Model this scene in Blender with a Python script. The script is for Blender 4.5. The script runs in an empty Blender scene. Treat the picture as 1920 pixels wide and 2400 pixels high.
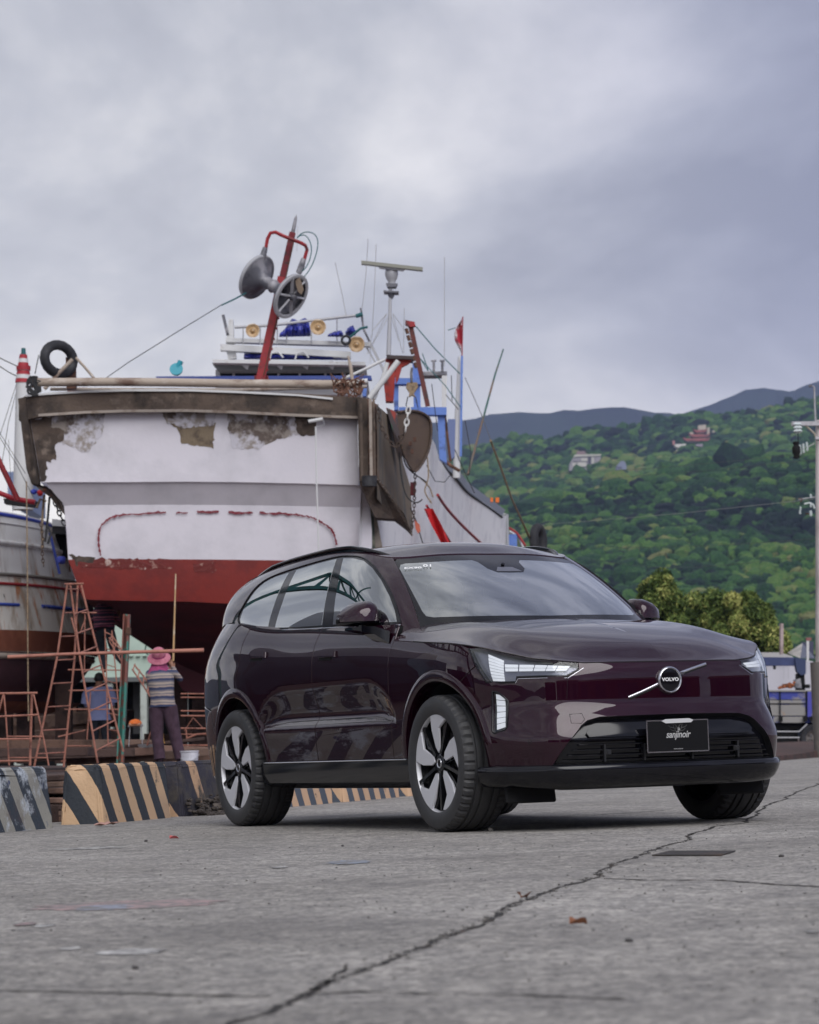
import bpy, bmesh, math, random
import numpy as np
from mathutils import Vector, Matrix, geometry
R = math.radians; PI = math.pi
scn = bpy.context.scene; COL = scn.collection
random.seed(7); RNG = np.random.default_rng(5)

# ---------------------------------------------------------------- camera
cam_d = bpy.data.cameras.new('camera'); cam = bpy.data.objects.new('camera', cam_d); COL.objects.link(cam)
CAM_H = .456; CAM_PITCH = .0855; CAM_ROLL = .0331
_d = Vector((0, math.cos(CAM_PITCH), math.sin(CAM_PITCH))); _r = Vector((1, 0, 0)); _u = _r.cross(_d)
_R = _r*math.cos(CAM_ROLL)-_u*math.sin(CAM_ROLL); _U = _r*math.sin(CAM_ROLL)+_u*math.cos(CAM_ROLL)
cam.matrix_world = Matrix(((_R.x, _U.x, -_d.x, 0), (_R.y, _U.y, -_d.y, 0), (_R.z, _U.z, -_d.z, CAM_H), (0, 0, 0, 1)))
cam_d.sensor_fit = 'HORIZONTAL'; cam_d.sensor_width = 36; cam_d.lens = 6500/1920*36
cam_d.clip_start = .5; cam_d.clip_end = 30000
cam_d.dof.use_dof = True; cam_d.dof.focus_distance = 15.6; cam_d.dof.aperture_fstop = 9.0
scn.camera = cam
scn.view_settings.view_transform = 'Standard'; scn.view_settings.look = 'None'
scn.view_settings.exposure = 1.12; scn.view_settings.gamma = 1.0; scn.view_settings.use_curve_mapping = False
def at(px, py, v):
    """world point seen at photo position (px,py) of the 1920x2400 picture, at depth v metres"""
    w = _d+_R*((px-960)/6500)+_U*((1200-py)/6500)
    return Vector((0, 0, CAM_H))+w*(v/w.y)

# ---------------------------------------------------------------- sky: overcast daylight
SUN_EL = R(40); SUN_AZ = R(162)      # azimuth from +Y towards +X
world = bpy.data.worlds.new('World'); scn.world = world; world.use_nodes = True
nt = world.node_tree; nt.nodes.clear()
def N(nt, t, **k):
    n = nt.nodes.new(t)
    for a, b in k.items():
        if a.startswith('i_'): n.inputs[a[2:].replace('_', ' ')].default_value = b
        else: setattr(n, a, b)
    return n
out = N(nt, 'ShaderNodeOutputWorld'); bg = N(nt, 'ShaderNodeBackground'); bg2 = N(nt, 'ShaderNodeBackground'); add = N(nt, 'ShaderNodeMixShader'); add.inputs[0].default_value = .94
sky = N(nt, 'ShaderNodeTexSky', sky_type='NISHITA', sun_disc=False, sun_elevation=SUN_EL, sun_rotation=SUN_AZ)
nt.links.new(sky.outputs[0], bg.inputs[0]); bg.inputs[1].default_value = .05
tc = N(nt, 'ShaderNodeTexCoord'); mp = N(nt, 'ShaderNodeMapping'); mp.inputs['Scale'].default_value = (4.8, 4.8, 7.5); mp.inputs['Location'].default_value = (1.3, .2, 4.1)
nt.links.new(tc.outputs['Generated'], mp.inputs[0])
n1 = N(nt, 'ShaderNodeTexNoise'); n1.inputs['Scale'].default_value = 1.0; n1.inputs['Detail'].default_value = 7; n1.inputs['Roughness'].default_value = .56; n1.inputs['Distortion'].default_value = .35
nt.links.new(mp.outputs[0], n1.inputs['Vector'])
cr = N(nt, 'ShaderNodeValToRGB'); e = cr.color_ramp.elements
e[0].position = .38; e[0].color = (.250, .254, .264, 1); e[1].position = .63; e[1].color = (.52, .515, .50, 1)
m = e.new(.5); m.color = (.345, .350, .356, 1)
nt.links.new(n1.outputs[0], cr.inputs[0])
# brighter band low over the hills, darker overhead
sx = N(nt, 'ShaderNodeSeparateXYZ'); nt.links.new(tc.outputs['Generated'], sx.inputs[0])
er = N(nt, 'ShaderNodeValToRGB'); e = er.color_ramp.elements
e[0].position = .0; e[0].color = (1.25, 1.21, 1.16, 1); e[1].position = .95; e[1].color = (.72, .72, .75, 1)
q = e.new(.10); q.color = (1.62, 1.56, 1.46, 1); q = e.new(.17); q.color = (1.30, 1.27, 1.24, 1); q = e.new(.27); q.color = (.98, .97, .99, 1); q = e.new(.36); q.color = (.90, .90, .93, 1); q = e.new(.55); q.color = (.84, .84, .88, 1)
nt.links.new(sx.outputs[2], er.inputs[0])
# the cloud is thicker towards the right (east)
ar = N(nt, 'ShaderNodeMapRange'); ar.inputs[1].default_value = -.05; ar.inputs[2].default_value = .20; ar.inputs[3].default_value = 0; ar.inputs[4].default_value = 1; ar.interpolation_type = 'SMOOTHSTEP'
nt.links.new(sx.outputs[0], ar.inputs[0])
az = N(nt, 'ShaderNodeMix', data_type='RGBA'); az.inputs[6].default_value = (1.0, 1.0, 1.0, 1); az.inputs[7].default_value = (.60, .62, .76, 1)
nt.links.new(ar.outputs[0], az.inputs[0])
m1 = N(nt, 'ShaderNodeMix', data_type='RGBA', blend_type='MULTIPLY'); m1.inputs[0].default_value = 1
nt.links.new(cr.outputs[0], m1.inputs[6]); nt.links.new(er.outputs[0], m1.inputs[7])
m2 = N(nt, 'ShaderNodeMix', data_type='RGBA', blend_type='MULTIPLY'); m2.inputs[0].default_value = 1
nt.links.new(m1.outputs[2], m2.inputs[6]); nt.links.new(az.outputs[2], m2.inputs[7])
nt.links.new(m2.outputs[2], bg2.inputs[0]); bg2.inputs[1].default_value = .92
nt.links.new(bg.outputs[0], add.inputs[1]); nt.links.new(bg2.outputs[0], add.inputs[2]); nt.links.new(add.outputs[0], out.inputs[0])
sd = bpy.data.lights.new('sun', 'SUN'); sd.energy = 1.3; sd.angle = R(50); sd.color = (1, .985, .97)
so = bpy.data.objects.new('sun', sd); COL.objects.link(so)
sv = Vector((math.sin(SUN_AZ)*math.cos(SUN_EL), math.cos(SUN_AZ)*math.cos(SUN_EL), math.sin(SUN_EL)))
so.rotation_euler = sv.to_track_quat('Z', 'Y').to_euler(); so.location = (0, 0, 30)

# ---------------------------------------------------------------- object helpers
def tag(o, label=None, cat=None, group=None, kind=None):
    if label: o['label'] = label
    if cat: o['category'] = cat
    if group: o['group'] = group
    if kind: o['kind'] = kind
    return o
def empty(name, loc=(0, 0, 0), rz=0, label=None, cat=None, group=None):
    o = bpy.data.objects.new(name, None); COL.objects.link(o); o.location = loc; o.rotation_euler = (0, 0, rz); o.empty_display_size = .2
    return tag(o, label, cat, group)
def link(name, me, parent=None, mats=None, loc=None):
    o = bpy.data.objects.new(name, me); COL.objects.link(o)
    if mats:
        for m in (mats if isinstance(mats, (list, tuple)) else [mats]): me.materials.append(m)
    if parent is not None: o.parent = parent
    if loc is not None: o.location = loc
    return o
def copy_tree(o, parent=None):
    c = o.copy(); COL.objects.link(c)
    if parent is not None: c.parent = parent
    for ch in list(o.children): copy_tree(ch, c)
    return c
def auto_smooth(me, ang=35):
    """mark edges sharper than ang as sharp, smooth the rest"""
    for p in me.polygons: p.use_smooth = True
    bm = bmesh.new(); bm.from_mesh(me); lim = R(ang)
    for e in bm.edges:
        if len(e.link_faces) == 2: e.smooth = e.calc_face_angle(0) < lim
    bm.to_mesh(me); bm.free()
class MB:
    """collects simple shapes, links them as one mesh object"""
    def __init__(s): s.v = []; s.f = []; s.m = []; s.k = 0
    def mat(s, k): s.k = k; return s
    def add(s, vs, fs):
        b = len(s.v); s.v += [tuple(v) for v in vs]; s.f += [tuple(b+i for i in f) for f in fs]; s.m += [s.k]*len(fs); return s
    def box(s, c, d, rot=None, taper=None, bev=0):
        """c centre, d full size; bev chamfers the vertical+horizontal edges"""
        x, y, z = (k/2 for k in d); c = Vector(c)
        if bev > 0:
            bm = bmesh.new(); bmesh.ops.create_cube(bm, size=1)
            for v in bm.verts: v.co = Vector((v.co.x*d[0], v.co.y*d[1], v.co.z*d[2]))
            bmesh.ops.bevel(bm, geom=bm.edges[:], offset=bev, segments=1 if bev < .02 else 2, affect='EDGES', profile=.5)
            bm.verts.ensure_lookup_table(); bm.verts.index_update()
            vs = [v.co.copy() for v in bm.verts]; fs = [[v.index for v in f.verts] for f in bm.faces]; bm.free()
        else:
            vs = [Vector((i*x, j*y, k*z)) for i in (-1, 1) for j in (-1, 1) for k in (-1, 1)]
            fs = [(0, 1, 3, 2), (4, 6, 7, 5), (0, 4, 5, 1), (2, 3, 7, 6), (0, 2, 6, 4), (1, 5, 7, 3)]
        if taper: vs = [Vector((v.x*(taper if v.z > 0 else 1), v.y*(taper if v.z > 0 else 1), v.z)) for v in vs]
        if rot is not None:
            M = rot if isinstance(rot, Matrix) else Matrix.Rotation(rot, 3, 'Z'); vs = [M @ v for v in vs]
        return s.add([v+c for v in vs], fs)
    def beam(s, a, b, w, h, up=(0, 0, 1)):
        """rectangular bar from a to b"""
        a = Vector(a); b = Vector(b); t = (b-a).normalized(); up = Vector(up)
        if abs(t.dot(up)) > .97: up = Vector((0, 1, 0))
        x = t.cross(up).normalized()*w/2; y = x.cross(t).normalized()*h/2
        vs = [p+i*x+j*y for p in (a, b) for i, j in ((-1, -1), (1, -1), (1, 1), (-1, 1))]
        return s.add(vs, [(3, 2, 1, 0), (4, 5, 6, 7), (0, 1, 5, 4), (1, 2, 6, 5), (2, 3, 7, 6), (3, 0, 4, 7)])
    def tube(s, pts, r, n=8, cap=True, closed=False):
        pts = [Vector(p) for p in pts]; m = len(pts); rr = r if isinstance(r, (list, tuple)) else [r]*m
        vs = []; prev = None
        for i, p in enumerate(pts):
            if closed: t = (pts[(i+1) % m]-pts[i-1]).normalized()
            else: t = (pts[min(i+1, m-1)]-pts[max(i-1, 0)]).normalized()
            if prev is None:
                a = Vector((0, 0, 1)) if abs(t.z) < .9 else Vector((1, 0, 0)); x = t.cross(a).normalized()
            else: x = (prev-t*prev.dot(t)).normalized()
            prev = x; y = t.cross(x)
            vs += [p+(x*math.cos(2*PI*k/n)+y*math.sin(2*PI*k/n))*rr[i] for k in range(n)]
        fs = []
        for i in range(m if closed else m-1):
            j = (i+1) % m
            for k in range(n): fs.append((i*n+k, i*n+(k+1) % n, j*n+(k+1) % n, j*n+k))
        if cap and not closed: fs += [tuple(range(n))[::-1], tuple((m-1)*n+k for k in range(n))]
        return s.add(vs, fs)
    def lathe(s, prof, n=32, M=None, cap=False):
        """prof = [(radius, height)...] turned round z, then placed by matrix M"""
        vs = []; fs = []; k = len(prof)
        for i in range(n):
            a = 2*PI*i/n
            for r, h in prof: vs.append(Vector((r*math.cos(a), r*math.sin(a), h)))
        for i in range(n):
            j = (i+1) % n
            for q in range(k-1): fs.append((i*k+q, j*k+q, j*k+q+1, i*k+q+1))
        if cap: fs += [tuple(i*k for i in range(n))[::-1], tuple(i*k+k-1 for i in range(n))]
        if M is not None: vs = [M @ v for v in vs]
        return s.add(vs, fs)
    def prism(s, poly, h, M=None, bev=0):
        """poly (x,y) extruded from z=0 to h, top inset by bev"""
        n = len(poly); A = sum(poly[i][0]*poly[(i+1) % n][1]-poly[(i+1) % n][0]*poly[i][1] for i in range(n))
        if A < 0: poly = poly[::-1]
        rings = [(poly, 0)]
        if bev > 0: rings += [(poly, h-bev), (inset(poly, bev), h)]
        else: rings += [(poly, h)]
        vs = [Vector((x, y, z)) for P, z in rings for x, y in P]; fs = []
        for r in range(len(rings)-1):
            for i in range(n): fs.append((r*n+i, r*n+(i+1) % n, (r+1)*n+(i+1) % n, (r+1)*n+i))
        top = len(rings)-1
        fs += [tuple(top*n+i for i in range(n)), tuple(range(n))[::-1]]
        if M is not None: vs = [M @ v for v in vs]
        return s.add(vs, fs)
    def grid(s, P, nu, nv, closed=False):
        """P[i][j] points"""
        b = [p for row in P for p in row]; fs = []
        for i in range(nu if closed else nu-1):
            for j in range(nv-1): fs.append((i*nv+j, ((i+1) % nu)*nv+j, ((i+1) % nu)*nv+j+1, i*nv+j+1))
        return s.add(b, fs)
    def build(s, name, mat, parent=None, smooth=30, loc=None):
        me = bpy.data.meshes.new(name); me.from_pydata(s.v, [], s.f)
        mats = mat if isinstance(mat, (list, tuple)) else [mat]
        for m in mats: me.materials.append(m)
        if len(mats) > 1: me.polygons.foreach_set('material_index', s.m)
        me.update()
        if smooth: auto_smooth(me, smooth)
        return link(name, me, parent, loc=loc)
def inset(poly, d):
    n = len(poly); o = []
    for i in range(n):
        p0 = Vector(poly[i-1]); p1 = Vector(poly[i]); p2 = Vector(poly[(i+1) % n])
        a = (p1-p0).normalized(); b = (p2-p1).normalized(); na = Vector((-a.y, a.x)); nb = Vector((-b.y, b.x))
        m = (na+nb)
        if m.length < 1e-6: m = na
        m.normalize(); k = d/max(m.dot(na), .35); o.append((p1.x+m.x*k, p1.y+m.y*k))
    return o
def fix_normals(o):
    bm = bmesh.new(); bm.from_mesh(o.data); bmesh.ops.recalc_face_normals(bm, faces=bm.faces[:]); bm.to_mesh(o.data); bm.free(); return o

# ---------------------------------------------------------------- materials
MATS = {}
def mat(name, col, rough=.5, metal=0, coat=0, spec=None, emit=None, estr=1.0, trans=0, ior=None):
    m = bpy.data.materials.new(name); m.use_nodes = True; b = m.node_tree.nodes['Principled BSDF']
    b.inputs['Base Color'].default_value = (*col, 1); b.inputs['Roughness'].default_value = rough; b.inputs['Metallic'].default_value = metal
    b.inputs['Coat Weight'].default_value = coat; b.inputs['Coat Roughness'].default_value = .03
    if spec is not None: b.inputs['Specular IOR Level'].default_value = spec
    if emit: b.inputs['Emission Color'].default_value = (*emit, 1); b.inputs['Emission Strength'].default_value = estr
    if trans: b.inputs['Transmission Weight'].default_value = trans
    if ior: b.inputs['IOR'].default_value = ior
    MATS[name] = m; return m
def worn(name, base, cols, scale=3, rough=.7, metal=0, bump=.3, bscale=40, dirt=None, stretch=(1, 1, 1), coord='Object', coat=0):
    """base colour broken up by noise patches of other colours: cols = [(colour, lo, hi, scale)]; fine bump"""
    m = bpy.data.materials.new(name); m.use_nodes = True; nt = m.node_tree; b = nt.nodes['Principled BSDF']
    tc = N(nt, 'ShaderNodeTexCoord'); mp = N(nt, 'ShaderNodeMapping'); mp.inputs['Scale'].default_value = stretch
    nt.links.new(tc.outputs[coord], mp.inputs[0])
    cur = None
    for i, (c, lo, hi, sc) in enumerate(cols):
        nz = N(nt, 'ShaderNodeTexNoise', noise_dimensions='4D'); nz.inputs['W'].default_value = 3.1*i+len(name); nz.inputs['Scale'].default_value = sc; nz.inputs['Detail'].default_value = 6; nz.inputs['Roughness'].default_value = .62
        nt.links.new(mp.outputs[0], nz.inputs['Vector'])
        mr = N(nt, 'ShaderNodeMapRange'); mr.inputs[1].default_value = lo; mr.inputs[2].default_value = hi
        nt.links.new(nz.outputs[0], mr.inputs[0])
        mx = N(nt, 'ShaderNodeMix', data_type='RGBA'); mx.inputs[7].default_value = (*c, 1)
        if cur is None: mx.inputs[6].default_value = (*base, 1)
        else: nt.links.new(cur, mx.inputs[6])
        nt.links.new(mr.outputs[0], mx.inputs[0]); cur = mx.outputs[2]
    if cur is not None: nt.links.new(cur, b.inputs['Base Color'])
    else: b.inputs['Base Color'].default_value = (*base, 1)
    b.inputs['Roughness'].default_value = rough; b.inputs['Metallic'].default_value = metal; b.inputs['Coat Weight'].default_value = coat
    if bump:
        nb = N(nt, 'ShaderNodeTexNoise'); nb.inputs['Scale'].default_value = bscale; nb.inputs['Detail'].default_value = 5
        nt.links.new(mp.outputs[0], nb.inputs['Vector'])
        bp = N(nt, 'ShaderNodeBump'); bp.inputs['Strength'].default_value = bump; bp.inputs['Distance'].default_value = .02
        nt.links.new(nb.outputs[0], bp.inputs['Height']); nt.links.new(bp.outputs[0], b.inputs['Normal'])
    MATS[name] = m; return m
def text_obj(name, body, size, depth, mat_, parent, M, shear=0, bold=0, xs=1, align='CENTER', spacing=1):
    cu = bpy.data.curves.new(name, 'FONT'); cu.body = body; cu.size = size; cu.extrude = depth; cu.shear = shear; cu.offset = bold
    cu.align_x = align; cu.align_y = 'CENTER'; cu.space_character = spacing; cu.resolution_u = 3
    t = bpy.data.objects.new(name+'_src', cu); COL.objects.link(t)
    dg = bpy.context.evaluated_depsgraph_get(); me = bpy.data.meshes.new_from_object(t.evaluated_get(dg))
    bpy.data.objects.remove(t); bpy.data.curves.remove(cu)
    for v in me.vertices: v.co = M @ Vector((v.co.x*xs, v.co.y, v.co.z))
    me.materials.clear(); me.name = name
    return link(name, me, parent, mat_)
# ---------------------------------------------------------------- spline helpers
def cspline(t, P):
    """natural cubic spline through P (n,k) at knots t; returns f(x)->(k,)"""
    t = np.asarray(t, float); P = np.asarray(P, float)
    if P.ndim == 1: P = P[:, None]
    n = len(t); h = np.diff(t)
    A = np.zeros((n, n)); B = np.zeros((n, P.shape[1]))
    A[0, 0] = A[-1, -1] = 1
    for i in range(1, n-1):
        A[i, i-1] = h[i-1]; A[i, i] = 2*(h[i-1]+h[i]); A[i, i+1] = h[i]
        B[i] = 6*((P[i+1]-P[i])/h[i]-(P[i]-P[i-1])/h[i-1])
    M = np.linalg.solve(A, B)
    def f(x):
        i = int(min(max(np.searchsorted(t, x)-1, 0), n-2))
        a = t[i+1]-x; b = x-t[i]; H = h[i]
        return (M[i]*a**3+M[i+1]*b**3)/(6*H)+(P[i]/H-M[i]*H/6)*a+(P[i+1]/H-M[i+1]*H/6)*b
    return f
def lin(x, pts):
    if x <= pts[0][0]: return pts[0][1]
    for (a, p), (b, q) in zip(pts, pts[1:]):
        if x <= b: return p+(q-p)*(x-a)/(b-a)
    return pts[-1][1]
def sstep(a, b, x):
    t = min(max((x-a)/(b-a), 0), 1); return t*t*(3-2*t)

# ---------------------------------------------------------------- car surfaces (car space: x forward, y left, front axle at 0)
PLAN = [(.93,0),(.922,.25),(.888,.50),(.80,.695),(.672,.788),(.535,.876),(.36,.922),(.13,.950),(-.18,.962),(-.8,.966),(-1.5,.966),
        (-2.3,.966),(-2.985,.966),(-3.45,.935),(-3.78,.87),(-3.99,.74),(-4.10,.45),(-4.13,0)]
_ext = [(.922,-.25)]+PLAN+[(-4.10,-.45)]
_tt = [0.0]
for a, b in zip(_ext, _ext[1:]): _tt.append(_tt[-1]+math.hypot(b[0]-a[0], b[1]-a[1]))
_t0 = _tt[1]; _cs = cspline([t-_t0 for t in _tt], _ext)
SMAX = _tt[-2]-_t0
def plan(s):
    s = min(max(s, 0), SMAX); return _cs(s)
_N = 700; _sx = [(i*SMAX/_N, plan(i*SMAX/_N)) for i in range(_N+1)]
def s_of_x(x):
    prev = _sx[0]
    for q in _sx[1:]:
        if q[1][0] <= x:
            f = (prev[1][0]-x)/(prev[1][0]-q[1][0]+1e-9); return prev[0]+(q[0]-prev[0])*f
        prev = q
    return SMAX
ZB = [(-4.2,1.30),(-3.6,1.345),(-3.13,1.331),(-2.55,1.275),(-1.7,1.232),(-.6,1.185),(0,1.15),(.35,1.10),(.6,1.06),(.95,1.03)]
_zb = cspline([p[0] for p in ZB], [p[1] for p in ZB])
def zbelt(x): return float(_zb(x)[0])
_df = cspline([.20,.36,.46,.50,.545,.61,.66,.70,.78,.84,.885,.93,1.0],[.0,.012,.024,.022,.006,-.024,-.050,-.055,-.056,-.062,-.078,-.11,-.19])
def dside(x, z):
    h = zbelt(x)-z
    lo = -.035*max(.92-z, 0)**2/.27
    k_ = sstep(-3.05, -3.9, x) if False else sstep(3.05, 3.9, -x)
    hi = -(.078+.085*k_)*(max(1-h/(.27+.12*k_), 0))**2.1
    q = min(max((x+2.60)/.50, 0), 1, max((-.54-x)/.45, 0)); q = math.sqrt(1-(1-q)**2)
    zc = .60; w = 1; e = 0
    if z > zc and q > 0: t = (z-zc)/(.29*q); e = -.042*q*sstep(0, .26, t)*(1-sstep(.30, 1, t))
    # rounded ends of the door scoop
    fl = .010*math.exp(-((x+.0)/.45)**2)+.012*math.exp(-((x+2.985)/.5)**2)
    fl *= sstep(.30, .62, z)*(1-sstep(.95, 1.08, z))
    return lo+hi+e*w+fl
def F(s, z):
    """body wall; s = distance round the plan outline from the nose, negative on the right side"""
    sg = -1 if s < 0 else 1; a = abs(s)
    p = plan(a); e = 1e-3
    q = plan(a+e)-plan(max(a-e, 0)); q = q/np.hypot(*q)
    n = np.array([-q[1]*-1, q[0]*-1]) if False else np.array([q[1], -q[0]])
    if a < 1e-6: n = np.array([1., 0.])
    wf = 1-sstep(.62, 1.35, a)
    d = wf*float(_df(min(z, 1.0))[0])+(1-wf)*dside(p[0], z)
    if a > SMAX-1.4:
        wr = sstep(SMAX-1.4, SMAX-.5, a)
        rear = -.17*(max(z-.85, 0)/.45)**2-.05*max(.6-z, 0)/.3
        d = (1-wr)*d+wr*rear
    x, y = p+n*d
    return np.array([x, sg*y, z])

# greenhouse
GB = [(-.40,0,1.190),(-.44,.35,1.188),(-.565,.645,1.183),(-.755,.825,1.180),(-1.06,.885,1.198),(-1.6,.893,1.225),(-2.5,.890,1.272),
      (-3.1,.865,1.333),(-3.5,.822,1.335),(-3.775,.70,1.305),(-3.915,.42,1.29),(-3.955,0,1.29)]
GT = [(-1.19,0,1.622),(-1.21,.33,1.619),(-1.29,.56,1.608),(-1.47,.660,1.640),(-1.75,.682,1.670),(-2.1,.690,1.681),(-2.7,.684,1.668),
      (-3.15,.665,1.645),(-3.5,.635,1.615),(-3.72,.56,1.595),(-3.80,.35,1.60),(-3.83,0,1.605)]
_gx = [(GB[1][0],-GB[1][1],GB[1][2])]+GB+[(GB[-2][0],-GB[-2][1],GB[-2][2])]
_gy = [(GT[1][0],-GT[1][1],GT[1][2])]+GT+[(GT[-2][0],-GT[-2][1],GT[-2][2])]
_gb = cspline(range(-1, 13), _gx); _gt = cspline(range(-1, 13), _gy)
def G(c, r):
    """greenhouse; c = 0 nose centre .. 3 A-pillar .. 11 tail centre (negative: right side); r = 0 belt .. 1 roof edge"""
    sg = -1 if c < 0 else 1; a = abs(c)
    B = _gb(a); T = _gt(a)
    d = (_gb(a+.01)-_gb(a-.01)); n = np.array([d[1], -d[0], 0]); n = n/np.linalg.norm(n)
    bul = .045*4*r*(1-r)
    P = B+(T-B)*r+n*bul*(.22+.53*sstep(2.2, 4, a))+np.array([0, 0, .020*4*r*(1-r)])
    return np.array([P[0], sg*P[1], P[2]])
def g_inv(x, z, c0=5, r0=.5):
    p = np.array([c0, r0], float)
    for _ in range(30):
        P = G(*p); e = np.array([P[0]-x, P[2]-z])
        if abs(e).max() < 1e-6: break
        J = np.array([(G(p[0]+1e-4, p[1])-P)[[0, 2]]/1e-4, (G(p[0], p[1]+1e-4)-P)[[0, 2]]/1e-4]).T
        p = p-np.clip(np.linalg.solve(J, e), -.5, .5)
    return p
# roof cap
_hs = cspline([-4.0,-3.6,-3.2,-2.7,-2.1,-1.7,-1.4,-1.1],[1.61,1.662,1.695,1.717,1.729,1.728,1.707,1.66])
def ROOF(c, t):
    sg = -1 if c < 0 else 1; a = abs(c)
    E = G(a, 1.0); sx = -1.75-(a-1.5)/(9.5-1.5)*(3.45-1.75); sx = min(max(sx, -3.45), -1.75)
    x = E[0]+(sx-E[0])*t; y = E[1]*(1-t)
    u = min(t/.8, 1); g = (1-(1-u)**2.6)
    H = float(_hs(x)[0])-.02*(y/.7)**2
    z = E[2]+(H-E[2])*g
    return np.array([x, sg*y, z])
# hood
_zfl = cspline([-1.2,-.58,0,.35,.55,.70],[1.11,1.077,1.036,1.000,.960,.925])
def zfl(s):
    x = float(plan(abs(s))[0])
    if abs(s) < .50: return .885
    a = sstep(.42, .98, abs(s))
    b = float(_zfl(min(x, .70))[0])
    return .885*(1-a)+b*a
_hc = cspline([-.7,-.3,0,.3,.6,.75,.85,.95],[1.198,1.178,1.145,1.095,1.020,.968,.925,.87])
S_HOOD = s_of_x(-.57)
def HOOD(s, t):
    """s round the hood edge, t 0 edge .. 1 centre line"""
    sg = -1 if s < 0 else 1; a = abs(s)
    E = F(a, zfl(a)); f = a/S_HOOD
    cx = .45+(-.60-.45)*f**1.15
    # last edge bends in behind the cowl
    x = E[0]+(cx-E[0])*t; y = E[1]*(1-t)
    xx = x
    H = float(_hc(xx)[0])-.045*(abs(y)/.8)**2
    H += .012*math.exp(-((abs(y)-.60)/.13)**2)*sstep(.75, .2, x) if False else .010*math.exp(-((abs(y)-.62)/.12)**2)*(1-sstep(.2, .7, x))
    u = min(t/(.55-.36*f**3), 1); g = (1-(1-u)**3.0)
    z = E[2]+(H-E[2])*g
    return np.array([x, sg*y, z])
def dens(P, step, closed=True):
    o = []
    for i in range(len(P) if closed else len(P)-1):
        a = P[i]; b = P[(i+1) % len(P)]; L = math.hypot(b[0]-a[0], b[1]-a[1]); k = max(1, int(math.ceil(L/step)))
        o += [(a[0]+(b[0]-a[0])*j/k, a[1]+(b[1]-a[1])*j/k) for j in range(k)]
    if not closed: o.append(tuple(P[-1]))
    return o
M_UND = mat('shadow_gap', (.002, .002, .002), .9)
# ================================================================ GROUND
def horizon(px): return 1760-.0331*(px-960)
def gp(px, py, z=0):
    """ground point at height z seen at photo position"""
    w = _d+_R*((px-960)/6500)+_U*((1200-py)/6500); t = (z-CAM_H)/w.z
    return Vector((0, 0, CAM_H))+w*t
def asphalt():
    m = bpy.data.materials.new('weathered_asphalt'); m.use_nodes = True; nt = m.node_tree; b = nt.nodes['Principled BSDF']
    tc = N(nt, 'ShaderNodeTexCoord'); co = tc.outputs['Object']
    def noise(sc, det=4, ro=.6, w=0):
        n = N(nt, 'ShaderNodeTexNoise', noise_dimensions='4D'); n.inputs['W'].default_value = w; n.inputs['Scale'].default_value = sc; n.inputs['Detail'].default_value = det; n.inputs['Roughness'].default_value = ro
        nt.links.new(co, n.inputs['Vector']); return n.outputs[0]
    def ramp(src, stops):
        r = N(nt, 'ShaderNodeValToRGB'); e = r.color_ramp.elements
        for i, (p, c) in enumerate(stops):
            q = e[i] if i < 2 else e.new(p); q.position = p; q.color = (*c, 1)
        nt.links.new(src, r.inputs[0]); return r.outputs[0]
    def mul(a, c, f=1.0):
        x = N(nt, 'ShaderNodeMix', data_type='RGBA', blend_type='MULTIPLY'); x.inputs[0].default_value = f; nt.links.new(a, x.inputs[6]); nt.links.new(c, x.inputs[7]); return x.outputs[2]
    base = ramp(noise(.55, 5, .62), [(.3, (.245, .234, .216)), (.7, (.385, .371, .348))])
    mid = mul(ramp(noise(4, 6, .7, 3), [(.34, (.74, .74, .75)), (.60, (1.12, 1.11, 1.10))]), ramp(noise(16, 8, .75, 5), [(.38, (.58, .58, .59)), (.58, (1.22, 1.21, 1.20))]))
    vo = N(nt, 'ShaderNodeTexVoronoi'); vo.inputs['Scale'].default_value = 75; nt.links.new(co, vo.inputs['Vector'])
    agg = ramp(vo.outputs['Color'], [(.15, (.52, .52, .53)), (.85, (1.38, 1.36, 1.34))])
    dots = ramp(noise(38, 3, .7, 7), [(.30, (.42, .40, .40)), (.40, (1, 1, 1))])
    col = mul(mul(mul(base, mid), agg, .85), dots, .8)
    # dull stains of oil and worn paint
    st = N(nt, 'ShaderNodeMix', data_type='RGBA'); r = ramp(noise(.9, 4, .6, 11), [(.54, (0, 0, 0)), (.72, (.62, .62, .62))]); nt.links.new(r, st.inputs[0]); nt.links.new(col, st.inputs[6]); st.inputs[7].default_value = (.12, .112, .11, 1)
    nt.links.new(st.outputs[2], b.inputs['Base Color']); b.inputs['Roughness'].default_value = .82; b.inputs['Specular IOR Level'].default_value = .35
    ad = N(nt, 'ShaderNodeMath', operation='ADD'); nt.links.new(vo.outputs['Distance'], ad.inputs[0])
    m2 = N(nt, 'ShaderNodeMath', operation='MULTIPLY'); m2.inputs[1].default_value = 1.2; nt.links.new(noise(30, 5, .7, 2), m2.inputs[0]); nt.links.new(m2.outputs[0], ad.inputs[1])
    bp = N(nt, 'ShaderNodeBump'); bp.inputs['Strength'].default_value = .75; bp.inputs['Distance'].default_value = .006; nt.links.new(ad.outputs[0], bp.inputs['Height']); nt.links.new(bp.outputs[0], b.inputs['Normal'])
    return m
M_ASPH = asphalt()
M_CRACK = worn('soil_filled_crack', (.030, .027, .025), [((.075, .055, .04), .5, .7, 9), ((.10, .04, .025), .66, .72, 14)], rough=.95, bump=.8, bscale=60)
M_DIRT = worn('rusty_yard_dirt', (.05, .03, .026), [((.10, .045, .035), .45, .65, 1.2), ((.03, .022, .02), .5, .7, 3)], rough=.95, bump=.8, bscale=12)
mb = MB()
NX, NY = 40, 60
mb.add([(-9000, -6000, 0), (9000, -6000, 0), (9000, 12000, 0), (-9000, 12000, 0)], [(0, 1, 2, 3)])
tag(mb.build('asphalt_ground', M_ASPH, smooth=0), kind='structure')
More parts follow.
